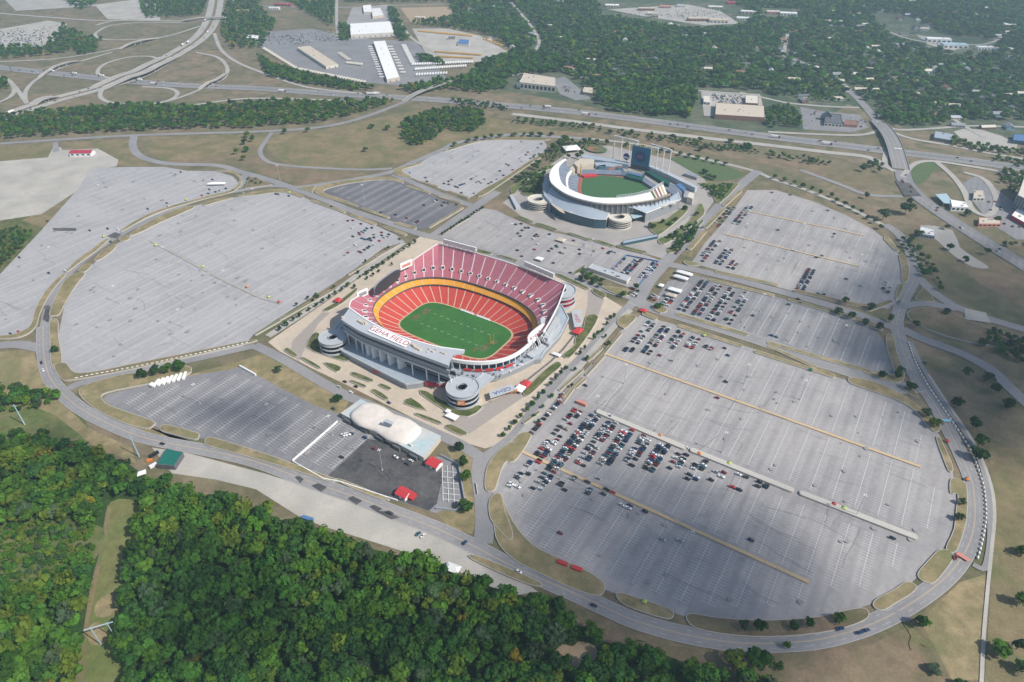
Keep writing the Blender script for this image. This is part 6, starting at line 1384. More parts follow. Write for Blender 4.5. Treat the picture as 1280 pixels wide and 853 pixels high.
for p in pts:
    if not inview(p, 60, 10): continue
    px, py = to_px(p)
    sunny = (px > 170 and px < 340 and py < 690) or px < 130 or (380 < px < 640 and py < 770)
    n, c = pal(rr, (1.6, 3.2, 3.4, 3.2, .4, .10) if sunny else (4, 4.2, 2.0, .5, 1.0, .02))  # sunlit zones get a yellower leaf mix, sunlight put into the leaf colour
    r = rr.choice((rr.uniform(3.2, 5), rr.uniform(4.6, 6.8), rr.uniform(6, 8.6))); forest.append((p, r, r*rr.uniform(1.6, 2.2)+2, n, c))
for p in scatter(CLEAR2, 5.0, (), 8, .92): 
    n, c = pal(rr, (1, 2, 4, 3, 1, 0)); r = rr.uniform(1.9, 3.8); forest.append((p, r, r*1.5, n, c))
for p in scatter([(-30, 488), (20, 484), (50, 486), (80, 497), (72, 508), (40, 514), (-30, 518)], 7, (), 9):
    n, c = pal(rr, (3, 4, 2, 1, 1, 0)); r = rr.uniform(3, 5); forest.append((p, r, r*1.9, n, c))
forest = [f for f in forest if inview(f[0], 30, 8)]
forest.sort(key=lambda f: (f[0]-Vector((0, 0, H))).length-f[1]*8)
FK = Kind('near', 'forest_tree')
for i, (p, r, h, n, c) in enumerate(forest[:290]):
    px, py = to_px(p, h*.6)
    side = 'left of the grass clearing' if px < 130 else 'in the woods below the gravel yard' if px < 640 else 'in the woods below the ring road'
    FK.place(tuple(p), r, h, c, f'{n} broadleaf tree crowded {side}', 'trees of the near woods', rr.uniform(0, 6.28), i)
def stuff_trees(name, label, items, lod, rnd=3):
    r = np.random.default_rng(rnd); Vs, Cs = [], []; tb = MB()
    for p, rad, h, n, c in items:
        V, T = TPL[lod][r.integers(0, len(TPL[lod]))]; a = r.uniform(0, 6.28); ca, sa = math.cos(a), math.sin(a)
        Q = V.copy(); x, y = Q[..., 0]*ca-Q[..., 1]*sa, Q[..., 0]*sa+Q[..., 1]*ca
        Q[..., 0] = x*rad+p.x; Q[..., 1] = y*rad+p.y; Q[..., 2] = V[..., 2]*h*.44+h*.60; Vs.append(Q); Cs.append(T[:, None]*np.array(c)[None, :])
    if not Vs: return
    o = bpy.data.objects.new(name, quads_mesh(name, np.concatenate(Vs), np.concatenate(Cs))); COL.objects.link(o)
    tag(o, label, 'woods', kind='stuff')
    return o
stuff_trees('woodland', 'dense mixed green woods below the gravel yard and ring road', forest[290:], 'mid', 4)
# belts and far woods
def zone(poly, sp, seed, rad=(3.6, 5.6), asp=(1.7, 2.2), w=(3.5, 4, 1.5, 1.0, 1.2, .1), keep=1, holes=(), avoid=(), ar=0):
    r = random.Random(seed); out = []
    for p in scatter(poly, sp, holes, seed, keep, avoid, ar):
        if not inview(p, 40, 8): continue
        n, c = pal(r, w); q = r.uniform(*rad); out.append((p, q, q*r.uniform(*asp), n, c))
    return out
BELT = [(-20, 153), (30, 143), (90, 139), (165, 132), (240, 136), (330, 128), (400, 130), (470, 126), (492, 128), (440, 145), (390, 155), (320, 160), (250, 162), (160, 165), (75, 170), (-20, 176)]
belt = zone(BELT, 11.5, 31, (4.2, 6.8), w=(3, 4, 1.5, 1.6, 1.2, .1)); stuff_trees('tree_belt', 'long belt of mixed trees between the interchange and the north road', belt, 'mid', 5)
clump = zone([(503, 155), (540, 139), (575, 137), (604, 139), (608, 155), (588, 168), (560, 162), (540, 178), (520, 184), (502, 174)], 9, 32, (3.5, 6), w=(2, 4, 2, 1.2, 1, 0)); stuff_trees('thicket', 'green thicket on the dry hillside above the pale lot', clump, 'mid', 6)
scr = zone([(-20, 292), (20, 285), (42, 290), (24, 316), (-20, 348)], 7, 33, (1.8, 3.2)); scr += zone([(0, 320), (20, 300), (30, 300), (-5, 345)], 6, 35, (1.6, 2.8)); stuff_trees('undergrowth', 'green scrub on the bank at the far left edge', scr, 'mid', 7)
roadpts = []
for rd in ([(960, 62), (998, 77), (1022, 87), (1043, 100), (1060, 112), (1080, 132)], [(640, 4), (655, 22), (670, 42), (674, 55), (668, 64)], [(1110, 40), (1150, 52), (1230, 56), (1260, 40)], [(985, 40), (980, 66)], [(1180, 142), (1205, 158), (1230, 172)]):
    roadpts += smooth(S(*rd), 10)
AV = HP+roadpts
FARH = [[(870, 110), (960, 114), (962, 156), (870, 152)], [(998, 130), (1095, 128), (1095, 170), (998, 166)], [(745, -5), (910, -2), (945, 20), (930, 34), (860, 38), (800, 28), (750, 20)], [(1080, 16), (1130, 18), (1180, 42), (1245, 52), (1245, 70), (1190, 70), (1115, 48)], [(1155, 155), (1290, 155), (1290, 200), (1155, 190)], [(640, 94), (700, 90), (745, 115), (745, 128), (700, 126), (640, 120)], [(950, 10), (1000, 12), (1000, 26), (950, 24)]]
far = zone([(560, -8), (1300, -10), (1300, 150), (1130, 152), (1096, 148), (1070, 116), (1010, 122), (960, 122), (880, 112), (862, 148), (760, 140), (745, 122), (690, 98), (640, 98), (600, 110), (576, 104), (606, 80), (640, 66), (625, 40), (570, 30)], 14.5, 41, (4.5, 11), (1.1, 1.7), (4, 4, 1.2, .6, 1.8, 0), .86, FARH, AV, 11)
far += zone([(745, 124), (800, 140), (862, 148), (872, 120), (850, 105), (760, 100)], 12, 42, (4, 7), holes=FARH[:1]); far += zone([(958, 134), (996, 136), (1004, 160), (960, 160), (952, 152)], 12, 43, (4, 6.5)); far += zone([(1010, 118), (1030, 112), (1060, 122), (1060, 130), (1010, 126)], 14, 44, (4, 6))
far += zone([(1096, 148), (1140, 140), (1180, 150), (1180, 158), (1130, 160), (1108, 156)], 14, 45, (4, 7)); far += zone([(1188, 176), (1230, 184), (1290, 192), (1290, 198), (1230, 192), (1188, 182)], 10, 46, (3, 5))
stuff_trees('suburb_woods', 'dark wooded suburb covering the far side of the interstate', far, 'far', 8)
fl = []
for k, (q, sp) in enumerate((([(-20, 58), (58, 60), (80, 32), (100, 44), (128, 50), (122, 60), (60, 70), (-20, 76)], 14), ([(175, 2), (262, -4), (252, 20), (180, 24)], 14), ([(285, -2), (330, -6), (325, 8), (345, 28), (330, 60), (290, 62), (276, 40)], 15), ([(322, 70), (345, 84), (400, 98), (440, 106), (475, 112), (440, 114), (370, 104), (335, 96)], 10), ([(424, 30), (440, 36), (438, 52), (426, 52)], 11), ([(484, 8), (494, 14), (512, 50), (504, 54), (494, 46)], 11), ([(512, 30), (560, 22), (640, 26), (652, 58), (632, 56), (602, 42), (560, 36)], 14), ([(576, 104), (606, 80), (640, 66), (672, 68), (690, 92), (640, 96), (600, 110)], 13), ([(340, -6), (400, -8), (420, 2), (415, 34), (405, 30), (370, 8)], 15), ([(520, 70), (540, 74), (560, 82), (530, 80)], 9), ([(430, -8), (640, -10), (640, 2), (430, 4)], 15), ([(-20, 96), (10, 100), (12, 112), (-20, 118)], 11), ([(80, 2), (130, -4), (118, 8), (100, 14)], 16), ([(90, 62), (125, 58), (120, 66), (100, 70)], 12), ([(500, 112), (560, 100), (596, 98), (640, 108), (600, 118), (560, 112), (520, 118)], 12))): fl += zone(q, sp, 60+k, (4.2, 7), keep=.95)
stuff_trees('roadside_woods', 'dark trees around the interchange and truck yards', fl, 'far', 9)
hw = []
for k, q in enumerate(([(640, 150), (700, 154), (760, 162), (760, 166), (700, 160), (640, 154)], [(760, 163), (840, 174), (900, 184), (950, 190), (950, 194), (880, 186), (800, 174)], [(960, 192), (1010, 198), (1040, 208), (1010, 206), (965, 198)], [(1085, 203), (1108, 204), (1106, 212), (1080, 210)], [(925, 180), (945, 184), (930, 192), (905, 188)], [(560, 125), (620, 132), (640, 140), (600, 136), (570, 132)], [(1240, 200), (1290, 215), (1290, 205), (1240, 196)], [(1228, 412), (1290, 425), (1290, 470), (1262, 448), (1240, 440)], [(1120, 300), (1140, 300), (1170, 340), (1180, 372), (1165, 362), (1135, 325)], [(1245, 210), (1290, 222), (1290, 240), (1262, 242), (1250, 228)], [(1250, 300), (1290, 306), (1290, 312), (1246, 310)])): hw += zone(q, 8.5, 80+k, (2.4, 5), w=(4, 4, 1, .4, 1.2, 0), keep=.75)
stuff_trees('roadside_scrub', 'dark shrubs and trees along the interstate verges', hw, 'mid', 10)
sl = []
for k, (q, sp) in enumerate((([(874, 232), (918, 231), (902, 253), (890, 247)], 5.5), ([(838, 300), (872, 277), (878, 262), (868, 292), (846, 308)], 6), ([(650, 226), (676, 212), (690, 208), (662, 232), (650, 242)], 6), ([(664, 240), (678, 222), (680, 236), (672, 248)], 6), ([(840, 314), (862, 296), (876, 280), (868, 298), (846, 318)], 5), ([(725, 336), (758, 352), (756, 358), (724, 343)], 5.5), ([(668, 196), (700, 182), (745, 176), (752, 182), (712, 190), (690, 204)], 7.5))): sl += zone(q, sp, 95+k, (1.8, 3.2), (1.4, 1.8), (4, 4, 1, .3, 1, 0))
sl += zone([(1000, 815), (970, 800), (990, 830), (960, 845)], 7, 120, (2, 3))
stuff_trees('shrubbery', 'dark planted shrubbery on the slopes around the ballpark', sl, 'mid', 11)
bd_ = []
r_ = random.Random(77)
for q in BEDS:
    for p in scatter(q, 3.4, (), 13, .42): c = (.04*r_.uniform(.7, 1.5), .07*r_.uniform(.7, 1.3), .02); q_ = r_.uniform(.8, 1.5); bd_.append((p, q_, q_*1.3, '', c))
stuff_trees('bed_shrubs', 'low shrubs in the planted beds of the football stadium plaza', bd_, 'far', 12)
# street and field trees, each its own
SK = Kind('street', 'street_tree')
def trees(pts, label, group, r, h=None, wts=(4, 4, .6, .2, .8, 0), seed=0, name=None):
    q = random.Random(seed+len(pts)); same = len(pts) > 1
    for i, (x, y) in enumerate(pts):
        n, c = pal(q, wts); c = tuple(x*.72 for x in c); rad = r*q.uniform(.82, 1.18); SK.place(tuple(P(x, y)), rad, (h or r*2.1)*q.uniform(.88, 1.15), c, label if isinstance(label, str) else label[i], group if same else None, q.uniform(0, 6), q.randrange(6))
T4 = lambda ox, oy, s, *a: Z(ox, oy, s, *a)
trees(T4(320, 213, 4, (120, 806), (155, 782), (190, 758), (222, 739), (268, 707), (305, 686), (337, 667), (368, 645), (398, 625), (430, 607), (460, 586), (492, 593), (556, 526), (584, 506), (610, 488), (636, 473), (664, 453), (688, 438), (713, 423), (740, 406), (768, 388), (795, 370)), 'round dark street tree in the long row along the upper left stadium walk', 'trees of the upper left stadium walk', 3.0, 6.5)
trees(T4(320, 213, 4, (260, 648), (300, 633), (392, 594), (511, 520), (521, 545), (548, 466), (310, 643), (556, 548), (587, 532), (680, 478), (287, 662), (615, 512), (205, 682), (662, 398)), 'small street tree in the broken second row by the west lot edge', 'second row by the west lot edge', 2.2, 5)
trees(T4(560, 440, 6.4, (440, 682), (492, 630), (535, 580), (583, 530), (632, 480), (676, 436), (720, 384), (764, 338), (820, 276), (862, 230), (902, 190), (942, 145)), 'round clipped street tree in the even row between plaza and east street', 'trees of the east street row', 3.0, 6)
trees(T4(560, 440, 6.4, (1015, 158), (1100, 74), (990, 288), (727, 575), (830, 368), (1055, 20), (690, 526), (760, 452)), 'small tree in the strip between the east street and big lot', 'trees of the strip beside the big lot', 2.2, 5)
trees(T4(640, 320, 4, (510, 306), (490, 321), (475, 347), (450, 382), (430, 396), (465, 412), (362, 471), (340, 496), (485, 446), (410, 420), (375, 521)), 'street tree near the upper corner of the big lot', 'trees by the big lot corner', 2.6, 5.5)
trees(T4(960, 640, 4, (120, 592), (200, 578), (348, 555)), ['round green tree on the lower island, leftmost of its three', 'round green tree on the lower island, middle of its three', 'round green tree on the lower island, rightmost of its three'], 'three trees on the lower right island', 4.3, 8.5)
trees(T4(640, 640, 4, (1155, 592), (1230, 590)), ['left one of two round trees at the island below the big lot', 'right one of two round trees at the island below the big lot'], 'pair on the island below the big lot', 4.3, 8.5)
trees([(1150, 783)], 'lone bright green tree where the ring road meets the dirt spur', None, 5.6, 10, (0, 2, 3, 1, 0, 0)); trees([(916, 835), (943, 833)], ['broad yellow-green tree right of the wood edge, nearer the woods', 'broad yellow-green tree right of the wood edge, farther right'], 'pair at the right wood edge', 8, 14, (0, 2, 3, 2, 0, 0))
trees(T4(0, 426, 4, (720, 190), (782, 178), (842, 165), (902, 155)), ['broad dark tree, first of the four above the white trailers', 'smallest tree of the four above the white trailers', 'large yellow-green tree of the four above the white trailers', 'round dark tree, rightmost of the four above the white trailers'], 'four trees above the trailers', 6.2, 10.5, (2, 3, 1, 1, 0, 0)); trees([(71, 441)], 'dark tree at the lower left tip of the west lot', None, 4.5, 8)
trees(T4(320, 426, 4, (115, 160), (412, 305)), ['dark round tree on the dry verge above the stall lot, upper one', 'dark round tree on the dry verge above the stall lot, lower one'], 'two trees of the dry verge', 4.5, 7); trees(T4(320, 426, 4, (1020, 552), (1035, 632), (1050, 700), (1050, 855)), 'round green tree in the verge beside the paved pen', 'trees beside the paved pen', 5.5, 9, (2, 4, 2, 0, 0, 0))
trees(T4(960, 426, 4, (565, 188), (640, 194), (655, 168), (710, 250)), 'dark tree at the tip of the middle right lot', 'trees at the tip of the middle right lot', 4.8, 8)
trees(T4(960, 426, 4, (785, 380), (825, 430)), ['brown-green tree on the lot edge island, upper of two', 'brown-green tree on the lot edge island, lower of two'], 'two island trees by the right ring road', 5.5, 8, (1, 0, 0, 1, 5, 0)); trees(T4(960, 426, 4, (935, 335), (1020, 445), (1050, 528), (1045, 600)), 'dark round tree between ring road and dry field', 'trees right of the ring road', 6.5, 11)
trees(T4(960, 426, 4, (985, 180), (1090, 205), (1130, 262), (1195, 338), (1262, 60), (1200, 40), (1130, 20), (1230, 95), (1070, 25)), 'dark tree scattered on the shaded field at right', 'trees of the shaded right field', 6.2, 9.5); trees([(1201, 631), (1197, 650)], ['small brown tree on the ring island, upper one', 'small brown tree on the ring island, lower one'], 'island trees', 3.5, 6, (0, 0, 0, .5, 5, 0)); trees([(1277, 693), (1274, 756), (1270, 812), (1276, 840), (1248, 818)], 'tree in the dry field at the right edge', 'trees of the dry right field', 6, 10)
trees([(1166, 840), (1200, 860)], 'low spreading bush on the bare ground below the ring road', 'bushes below the ring road', 5, 5)
trees(T4(960, 213, 4, (30, 44), (80, 57), (130, 73), (172, 88), (215, 104), (258, 123), (315, 135), (340, 160), (380, 180), (422, 198), (462, 220), (497, 246), (530, 268), (560, 297)), 'small dark tree in the row along the path above the upper right lot', 'trees above the upper right lot', 4.2, 7)
trees([(1103, 275), (1131, 268)], ['big dark spreading tree left of two above the right ring road', 'big dark tree right of two above the right ring road'], 'two big trees above the ring road', 10, 15); trees([(1136, 256), (1082, 249), (1098, 216), (1078, 215)], 'mid-size tree near the avenue junction', 'trees at the avenue junction', 5, 9)
trees(T4(960, 213, 4, (380, 670), (345, 722), (415, 745), (512, 700), (485, 775), (550, 800), (605, 760), (735, 785), (890, 720)), 'round tree on the verge between the two right lots', 'trees between the right lots', 5.2, 8.5); trees(T4(960, 213, 4, (985, 460), (1090, 425), (990, 228), (890, 298), (905, 400), (1140, 258), (750, 330)), 'roadside tree near the avenue at right', 'avenue trees at right', 5.5, 9)
trees(T4(440, 150, 5.333, (683, 180), (775, 152), (830, 140), (885, 136), (930, 126), (985, 120), (1080, 112), (1145, 112), (1195, 114), (1255, 114)), 'dark tree along the road behind the pale lot', 'trees behind the pale lot', 5.2, 8)
trees(T4(640, 160, 7.975, (195, 85), (285, 90), (390, 85), (400, 210), (540, 200), (600, 150), (650, 195), (720, 150), (770, 145), (845, 160), (945, 168), (520, 120), (560, 310), (650, 310), (690, 280), (265, 370), (210, 410), (250, 425), (110, 490), (155, 490), (75, 545), (40, 520), (315, 480), (280, 510), (210, 570), (200, 650), (240, 620), (150, 650)), 'green tree in the planting left of the ballpark', 'trees left of the ballpark', 5.0, 8.5, (4, 4, 1, .3, .6, 0)); trees([(699, 184), (692, 190), (706, 180)], 'large dark tree beside the peaked white marquee', 'large trees by the marquee', 9, 13)
trees(T4(760, 160, 7.975, (715, 280), (805, 298), (890, 315), (980, 338), (1078, 362), (1165, 378)), 'round tree in the lawn row behind the ballpark', 'lawn row behind the ballpark', 5, 7.5); trees(T4(760, 160, 7.975, (170, 80), (230, 60), (20, 60), (345, 215), (180, 185), (530, 245), (630, 245), (760, 130), (915, 135), (640, 105), (980, 200), (920, 232), (1140, 225), (1000, 500), (960, 460), (1050, 520), (1215, 150)), 'bush or tree on the bank behind the ballpark', 'trees on the bank behind the ballpark', 6, 7)
trees(T4(640, 240, 5.333, (940, 250), (1050, 230), (1090, 200), (1150, 125), (1000, 218), (1070, 390), (1120, 355), (1160, 325), (1200, 285), (1130, 255), (1050, 315), (1090, 285), (1230, 165), (920, 240)), 'planted tree on the green slope right of the ballpark', 'trees right of the ballpark', 4.2, 7); trees([(726, 351), (733, 353), (741, 356), (750, 360), (795, 362), (778, 371), (822, 386)], 'dark tree near the crossroads below the reserved lot', 'trees by the crossroads', 4.6, 7.5)
trees([(553+3.6*k, 294.5-2.35*k) for k in range(15)], 'dark small tree in the tight row at the lot edge by the cross street', 'tight row by the cross street', 2.6, 5, (5, 2, 0, 0, 1, 0))
trees(T4(0, 0, 4, (1235, 690), (1225, 725), (1235, 762), (1265, 712), (1185, 775), (1220, 805)), 'tree in the small grove by the hillside road', 'grove by the hillside road', 5.5, 11, (4, 3, 1, 1, 0, 0)); trees([(484.5, 163), (509, 152), (465, 161), (356, 168), (385, 166), (457, 190)], ['large dark tree left of the hillside thicket', 'large dark tree above the hillside thicket', 'little bush left of the hillside thicket', 'bush on the north road, left one', 'bush on the north road, right one', 'low bush alone on the dry hillside'], 'trees of the dry hillside', 6, 9)
trees(T4(160, 150, 4, (600, 300), (620, 312), (640, 322), (665, 320), (640, 300), (1016, 440)), 'dark shrub on the brown traffic island above the west lot', 'shrubs of the brown traffic island', 2.4, 3.6)
# ------------------------------------------------------------------ vehicles
CARC = {'white': (.72, .72, .71), 'silver': (.42, .43, .44), 'black': (.018, .018, .02), 'dark grey': (.06, .063, .068), 'dark blue': (.02, .045, .12), 'dark red': (.22, .018, .022), 'bright red': (.48, .04, .035), 'teal': (.04, .12, .14), 'tan': (.34, .28, .2), 'yellow': (.6, .42, .05)}
for k, c in CARC.items(): defm('car_'+k, c, rough=.3, spec=.5)
def car_meshes(colname, kind):
    L, Wd, h, roof = {'car': (4.7, 1.85, .95, 1.48), 'suv': (4.9, 1.95, 1.1, 1.85), 'pickup': (5.7, 2.0, 1.15, 1.9)}[kind]
    b = MB(); w = Wd/2
    prof = [(-L/2, .35), (-L/2, h*.92), (-L/2+.25, h), (L/2-1.35, h), (L/2-.15, h*.80), (L/2, h*.6), (L/2, .35)]
    b.loft([[(x, -w, z) for x, z in prof], [(x, w, z) for x, z in prof]], 0, True); b.add([(x, -w, z) for x, z in prof], [list(range(7))]); b.add([(x, w, z) for x, z in prof], [list(range(7))[::-1]])
    x0, x1 = {'car': (-1.9, .95), 'suv': (-2.35, .95), 'pickup': (-.7, 1.2)}[kind]
    b.add([(x0+.45, -w*.78, roof), (x1-.75, -w*.78, roof), (x1-.75, w*.78, roof), (x0+.45, w*.78, roof)], [[0, 1, 2, 3]])
    for sx in (-L*.3, L*.3):
        for sy in (-w, w): b.tube((sx, sy-.12, .34), (sx, sy+.12, .34), .34, n=8, mi=1)
    g = MB(); g.loft([[(x0, -w*.93, h), (x1, -w*.93, h), (x1, w*.93, h), (x0, w*.93, h)], [(x0+.45, -w*.78, roof-.02), (x1-.75, -w*.78, roof-.02), (x1-.75, w*.78, roof-.02), (x0+.45, w*.78, roof-.02)]], 0, True)
    def me(nm, mb_, ms):
        m = bpy.data.meshes.new(nm); m.from_pydata([tuple(v) for v in mb_.v], [], mb_.f)
        for q in ms: m.materials.append(q)
        m.polygons.foreach_set('material_index', mb_.m); return m
    return me('body', b, [M['car_'+colname], M['black']]), me('windows', g, [M['glass_dark']])
CM = {}
def car_mesh(c, k):
    if (c, k) not in CM: CM[(c, k)] = car_meshes(c, k)
    return CM[(c, k)]
CARS = []                                                   # (pos, rz, colour, kind, label, group)
rr = random.Random(99)
WC = ['white']*16+['silver']*11+['black']*21+['dark grey']*20+['dark blue']*12+['dark red']*8+['bright red']*4+['teal']*7+['tan']*3
KC_ = ['car']*5+['suv']*5+['pickup']*2
ORD = 'first second third fourth fifth sixth seventh eighth ninth tenth eleventh twelfth thirteenth fourteenth fifteenth sixteenth seventeenth eighteenth nineteenth twentieth'.split()
def ordn(n):
    if n <= 20: return ORD[n-1]
    return {2: 'twenty', 3: 'thirty', 4: 'forty', 5: 'fifty', 6: 'sixty', 7: 'seventy', 8: 'eighty', 9: 'ninety'}[n//10]+('-'+ORD[n % 10-1] if n % 10 else 'th')
def add_row(a, b, fill, place, both=True, u0=448.1, step=17.12, group='cars parked in the lots', snap=True, angle=0):
    """cars in the stalls of one bay, from pixel a (stadium end) to pixel b"""
    (ua, va), (ub, vb) = toUV(P(*a)), toUV(P(*b)); u = (ua+ub)/2
    if snap: u = u0+round((u-u0)/step)*step
    v0, v1 = min(va, vb), max(va, vb); n = int((v1-v0)/2.75); k = 0
    for sgn, sn in ((-1, 'left'), (1, 'right')):
        if not both and sgn > 0: continue
        k = 0
        for i in range(n):
            v = v1-i*2.75-1.4
            if rr.random() > fill(i/max(1, n-1)) if callable(fill) else rr.random() > fill: continue
            k += 1; c = rr.choice(WC); kd = rr.choice(KC_)
            CARS.append((W(u+sgn*2.95+rr.uniform(-.3, .3), v+rr.uniform(-.15, .15)), AX+(0 if rr.random() < .5 else math.pi)+rr.uniform(-.03, .03), c, kd, f'{c} {kd}, {ordn(k)} on {sn} of {place}', group))
z2 = lambda x, y: (640+x/3.99, 426+y/3.99)
g_ = 'cars parked at the head of the big lot'
add_row(z2(255, 305), z2(95, 495), .62, 'the stadium-side bay, big lot', False, snap=False, group=g_)
for k, (a, b, f) in enumerate((((345, 345), (130, 590), .62), ((425, 375), (185, 640), .93), ((510, 405), (320, 625), .80), ((600, 445), (430, 620), .82), ((695, 490), (560, 630), .72), ((785, 525), (690, 660), .75), ((870, 570), (795, 660), .62), ((965, 600), (875, 705), .55), ((1075, 640), (1000, 720), .30), ((1165, 680), (1090, 745), .25), ((1260, 715), (1225, 745), .4))):
    add_row(z2(*a), z2(*b), f, f'the {ordn(k+2)} bay, big lot', group=g_)
for k, (a, b, f) in enumerate((((150, 600), (0, 755), .42), ((240, 640), (100, 770), .62), ((330, 660), (210, 760), .3), ((440, 690), (330, 770), .25), ((500, 740), (450, 775), .4), ((600, 770), (560, 840), .3))):
    add_row(z2(*a), z2(*b), f, f'bay {("one","two","three","four","five","six")[k]} below the lower orange line', group=g_)
z3 = lambda x, y: (640+x/4, 320+y/4)
g2 = 'cars parked in the middle right lot'
for k, (a, b, f) in enumerate((((965, 130), (825, 275), .85), ((1045, 150), (905, 300), .85), ((1115, 170), (965, 320), .62), ((1195, 185), (1050, 345), .30), ((1260, 205), (1150, 330), .12))): add_row(z3(*a), z3(*b), f, f'the {ordn(k+1)} bay, middle right lot', u0=295.3, group=g2)
for k, (a, b, f) in enumerate((((700, 335), (575, 490), .55), ((775, 360), (650, 490), .72), ((860, 385), (770, 465), .75), ((925, 415), (860, 460), .6), ((1010, 440), (975, 475), .35))): add_row(z3(*a), z3(*b), f, f'the {ordn(k+1)} bay, sunny top of big lot', group='cars parked at the top of the big lot')
z6 = lambda x, y: (860+x/4.561, 240+y/4.561)
g3 = 'cars parked in the upper right lot'
for k, (a, b, f) in enumerate((((250, 90), (160, 200), .5), ((330, 80), (250, 190), .5), ((165, 280), (70, 400), .45), ((230, 330), (150, 415), .85), ((700, 445), (640, 570), .9), ((1140, 525), (1110, 580), .6), ((270, 400), (220, 440), .4))): add_row(z6(*a), z6(*b), f, f'{("the short bay by the street","the second short bay by the street","the bay at the lot foot by the street","the packed short bay at the lot foot","the packed double bay amid the empty upper right lot","the dark group at the right tip","the small group right of the packed bay")[k]}', u0=294.4, group=g3, snap=k not in (0, 2))
z7 = lambda x, y: (640+x/5.333, 240+y/5.333)
for k, (a, b, f) in enumerate((((850, 450), (745, 555), .9), ((780, 440), (680, 530), .5), ((960, 480), (860, 585), .8), ((870, 455), (800, 520), .5))): add_row(z7(*a), z7(*b), f, f'the {ordn(k+1)} bay inside the blue fence', u0=10, group='cars in the blue-fenced lot', snap=False, both=k in (0, 2))
for k, (a, b, f) in enumerate((((820, 655), (790, 700), .8), ((960, 690), (930, 730), .8), ((1060, 720), (1010, 760), .9))): add_row(z7(*a), z7(*b), f, f'the {ordn(k+1)} cluster by the white hospitality tents', snap=False, group='cars by the hospitality tents')
def scat(pts, place, group, ang=AX):
    for i, (x, y) in enumerate(pts):
        c = rr.choice(WC); kd = rr.choice(KC_); CARS.append((P(x, y), ang+rr.choice((0, math.pi))+rr.uniform(-.06, .06), c, kd, f'{c} {kd}, {ordn(i+1)} of those {place}', group))
scat(Z(640, 240, 5.333, (40, 282), (55, 300), (68, 262), (90, 245), (110, 245), (60, 218), (25, 222), (150, 300), (165, 290), (175, 300), (140, 318), (250, 288), (165, 353), (35, 395), (65, 435), (150, 390), (245, 400), (265, 385), (295, 365), (300, 372), (355, 378), (340, 415), (320, 410), (410, 330), (485, 355), (480, 365), (450, 390), (450, 420), (545, 400), (605, 382), (640, 415), (650, 405), (665, 400), (685, 408), (388, 545), (275, 480)), 'loosely between the stadiums', 'cars loosely parked between the stadiums')
scat(Z(440, 150, 5.333, (388, 356), (490, 390), (500, 415), (665, 405), (645, 415), (645, 435), (615, 430), (690, 450), (705, 455), (720, 440), (735, 435), (750, 430), (795, 400), (830, 420), (845, 415), (860, 425), (885, 400), (910, 430), (930, 420), (965, 400), (1010, 375), (1030, 300), (1045, 308), (1070, 338), (1120, 262), (1160, 238), (1172, 220), (1190, 262), (1210, 255), (1130, 150), (1238, 190), (1262, 165), (815, 495), (730, 492), (985, 345)), 'scattered over the pale lot', 'cars on the pale lot')
scat(Z(440, 150, 5.333, (550, 548), (565, 540), (600, 578), (615, 555), (640, 560), (480, 573), (695, 570), (430, 688), (440, 680), (365, 660), (290, 638), (190, 622)), 'in the dark small lot', 'cars in the dark lot')
scat(Z(320, 213, 4, (460, 257), (485, 255), (525, 272), (478, 293), (485, 335), (515, 318), (530, 310), (540, 315), (555, 295), (580, 292), (495, 377), (530, 345), (545, 350), (560, 350), (570, 345), (575, 355), (590, 340), (628, 315), (630, 330), (665, 325), (660, 335), (515, 410), (525, 415), (543, 402), (558, 393), (568, 385), (588, 376), (460, 416), (618, 357), (640, 340), (590, 325), (545, 305), (520, 325), (718, 348), (100, 122), (112, 124), (165, 132)), 'in the stadium corner of the west lot', 'cars in the corner of the west lot')
scat(Z(0, 213, 4, (245, 518), (55, 822), (95, 812), (540, 296), (555, 362), (590, 300), (740, 197), (835, 168), (842, 182), (1010, 130), (1042, 120), (1078, 112), (1100, 106), (1130, 95), (1048, 100), (1018, 55), (1063, 50), (880, 22), (905, 12), (1165, 105), (1215, 118), (98, 440), (238, 258), (325, 505), (450, 305)), 'along the left ring road and far left lot', 'cars at the far left lot')
scat(Z(640, 426, 3.99, (1065, 210), (1022, 290), (735, 78), (795, 102), (1060, 42), (1075, 78), (985, 48), (480, 375), (490, 385), (868, 538), (1190, 1000), (365, 228), (245, 275)), 'alone in the sunny middle of the big lot', 'lone cars in the big lot')
scat([(1115, 674), (850, 677), (828, 676), (700, 668), (806, 641), (1155, 455)], 'in the shaded lower big lot', 'lone cars in the lower big lot')
scat(Z(960, 213, 4, (18, 115), (110, 127), (297, 205), (48, 303), (330, 322), (325, 335), (125, 404), (240, 440), (268, 432), (390, 548), (463, 581), (150, 648), (158, 668), (102, 675), (685, 478), (40, 838), (15, 830), (278, 625), (250, 622)), 'sparsely on the upper right lots', 'lone cars in the upper right lots')
scat(Z(320, 426, 4, (435, 478), (448, 475), (462, 472), (478, 470), (430, 588), (545, 490), (775, 605), (760, 622), (700, 588), (590, 545), (388, 345)), 'around the domed hall', 'cars by the domed hall')
scat(Z(320, 426, 4, (415, 235), (445, 210), (475, 262), (500, 235), (665, 315), (695, 382)), 'on the street below the football stadium', 'cars on the stadium street', AX)
scat([(523, 669), (529, 671.5), (581, 680)], 'on the gravel yard and road junction', 'cars on the gravel yard', .9); scat(Z(560, 440, 6.4, (900, 365), (920, 345)), 'on the pavement by the orange trailer', 'cars on the pavement', 1)
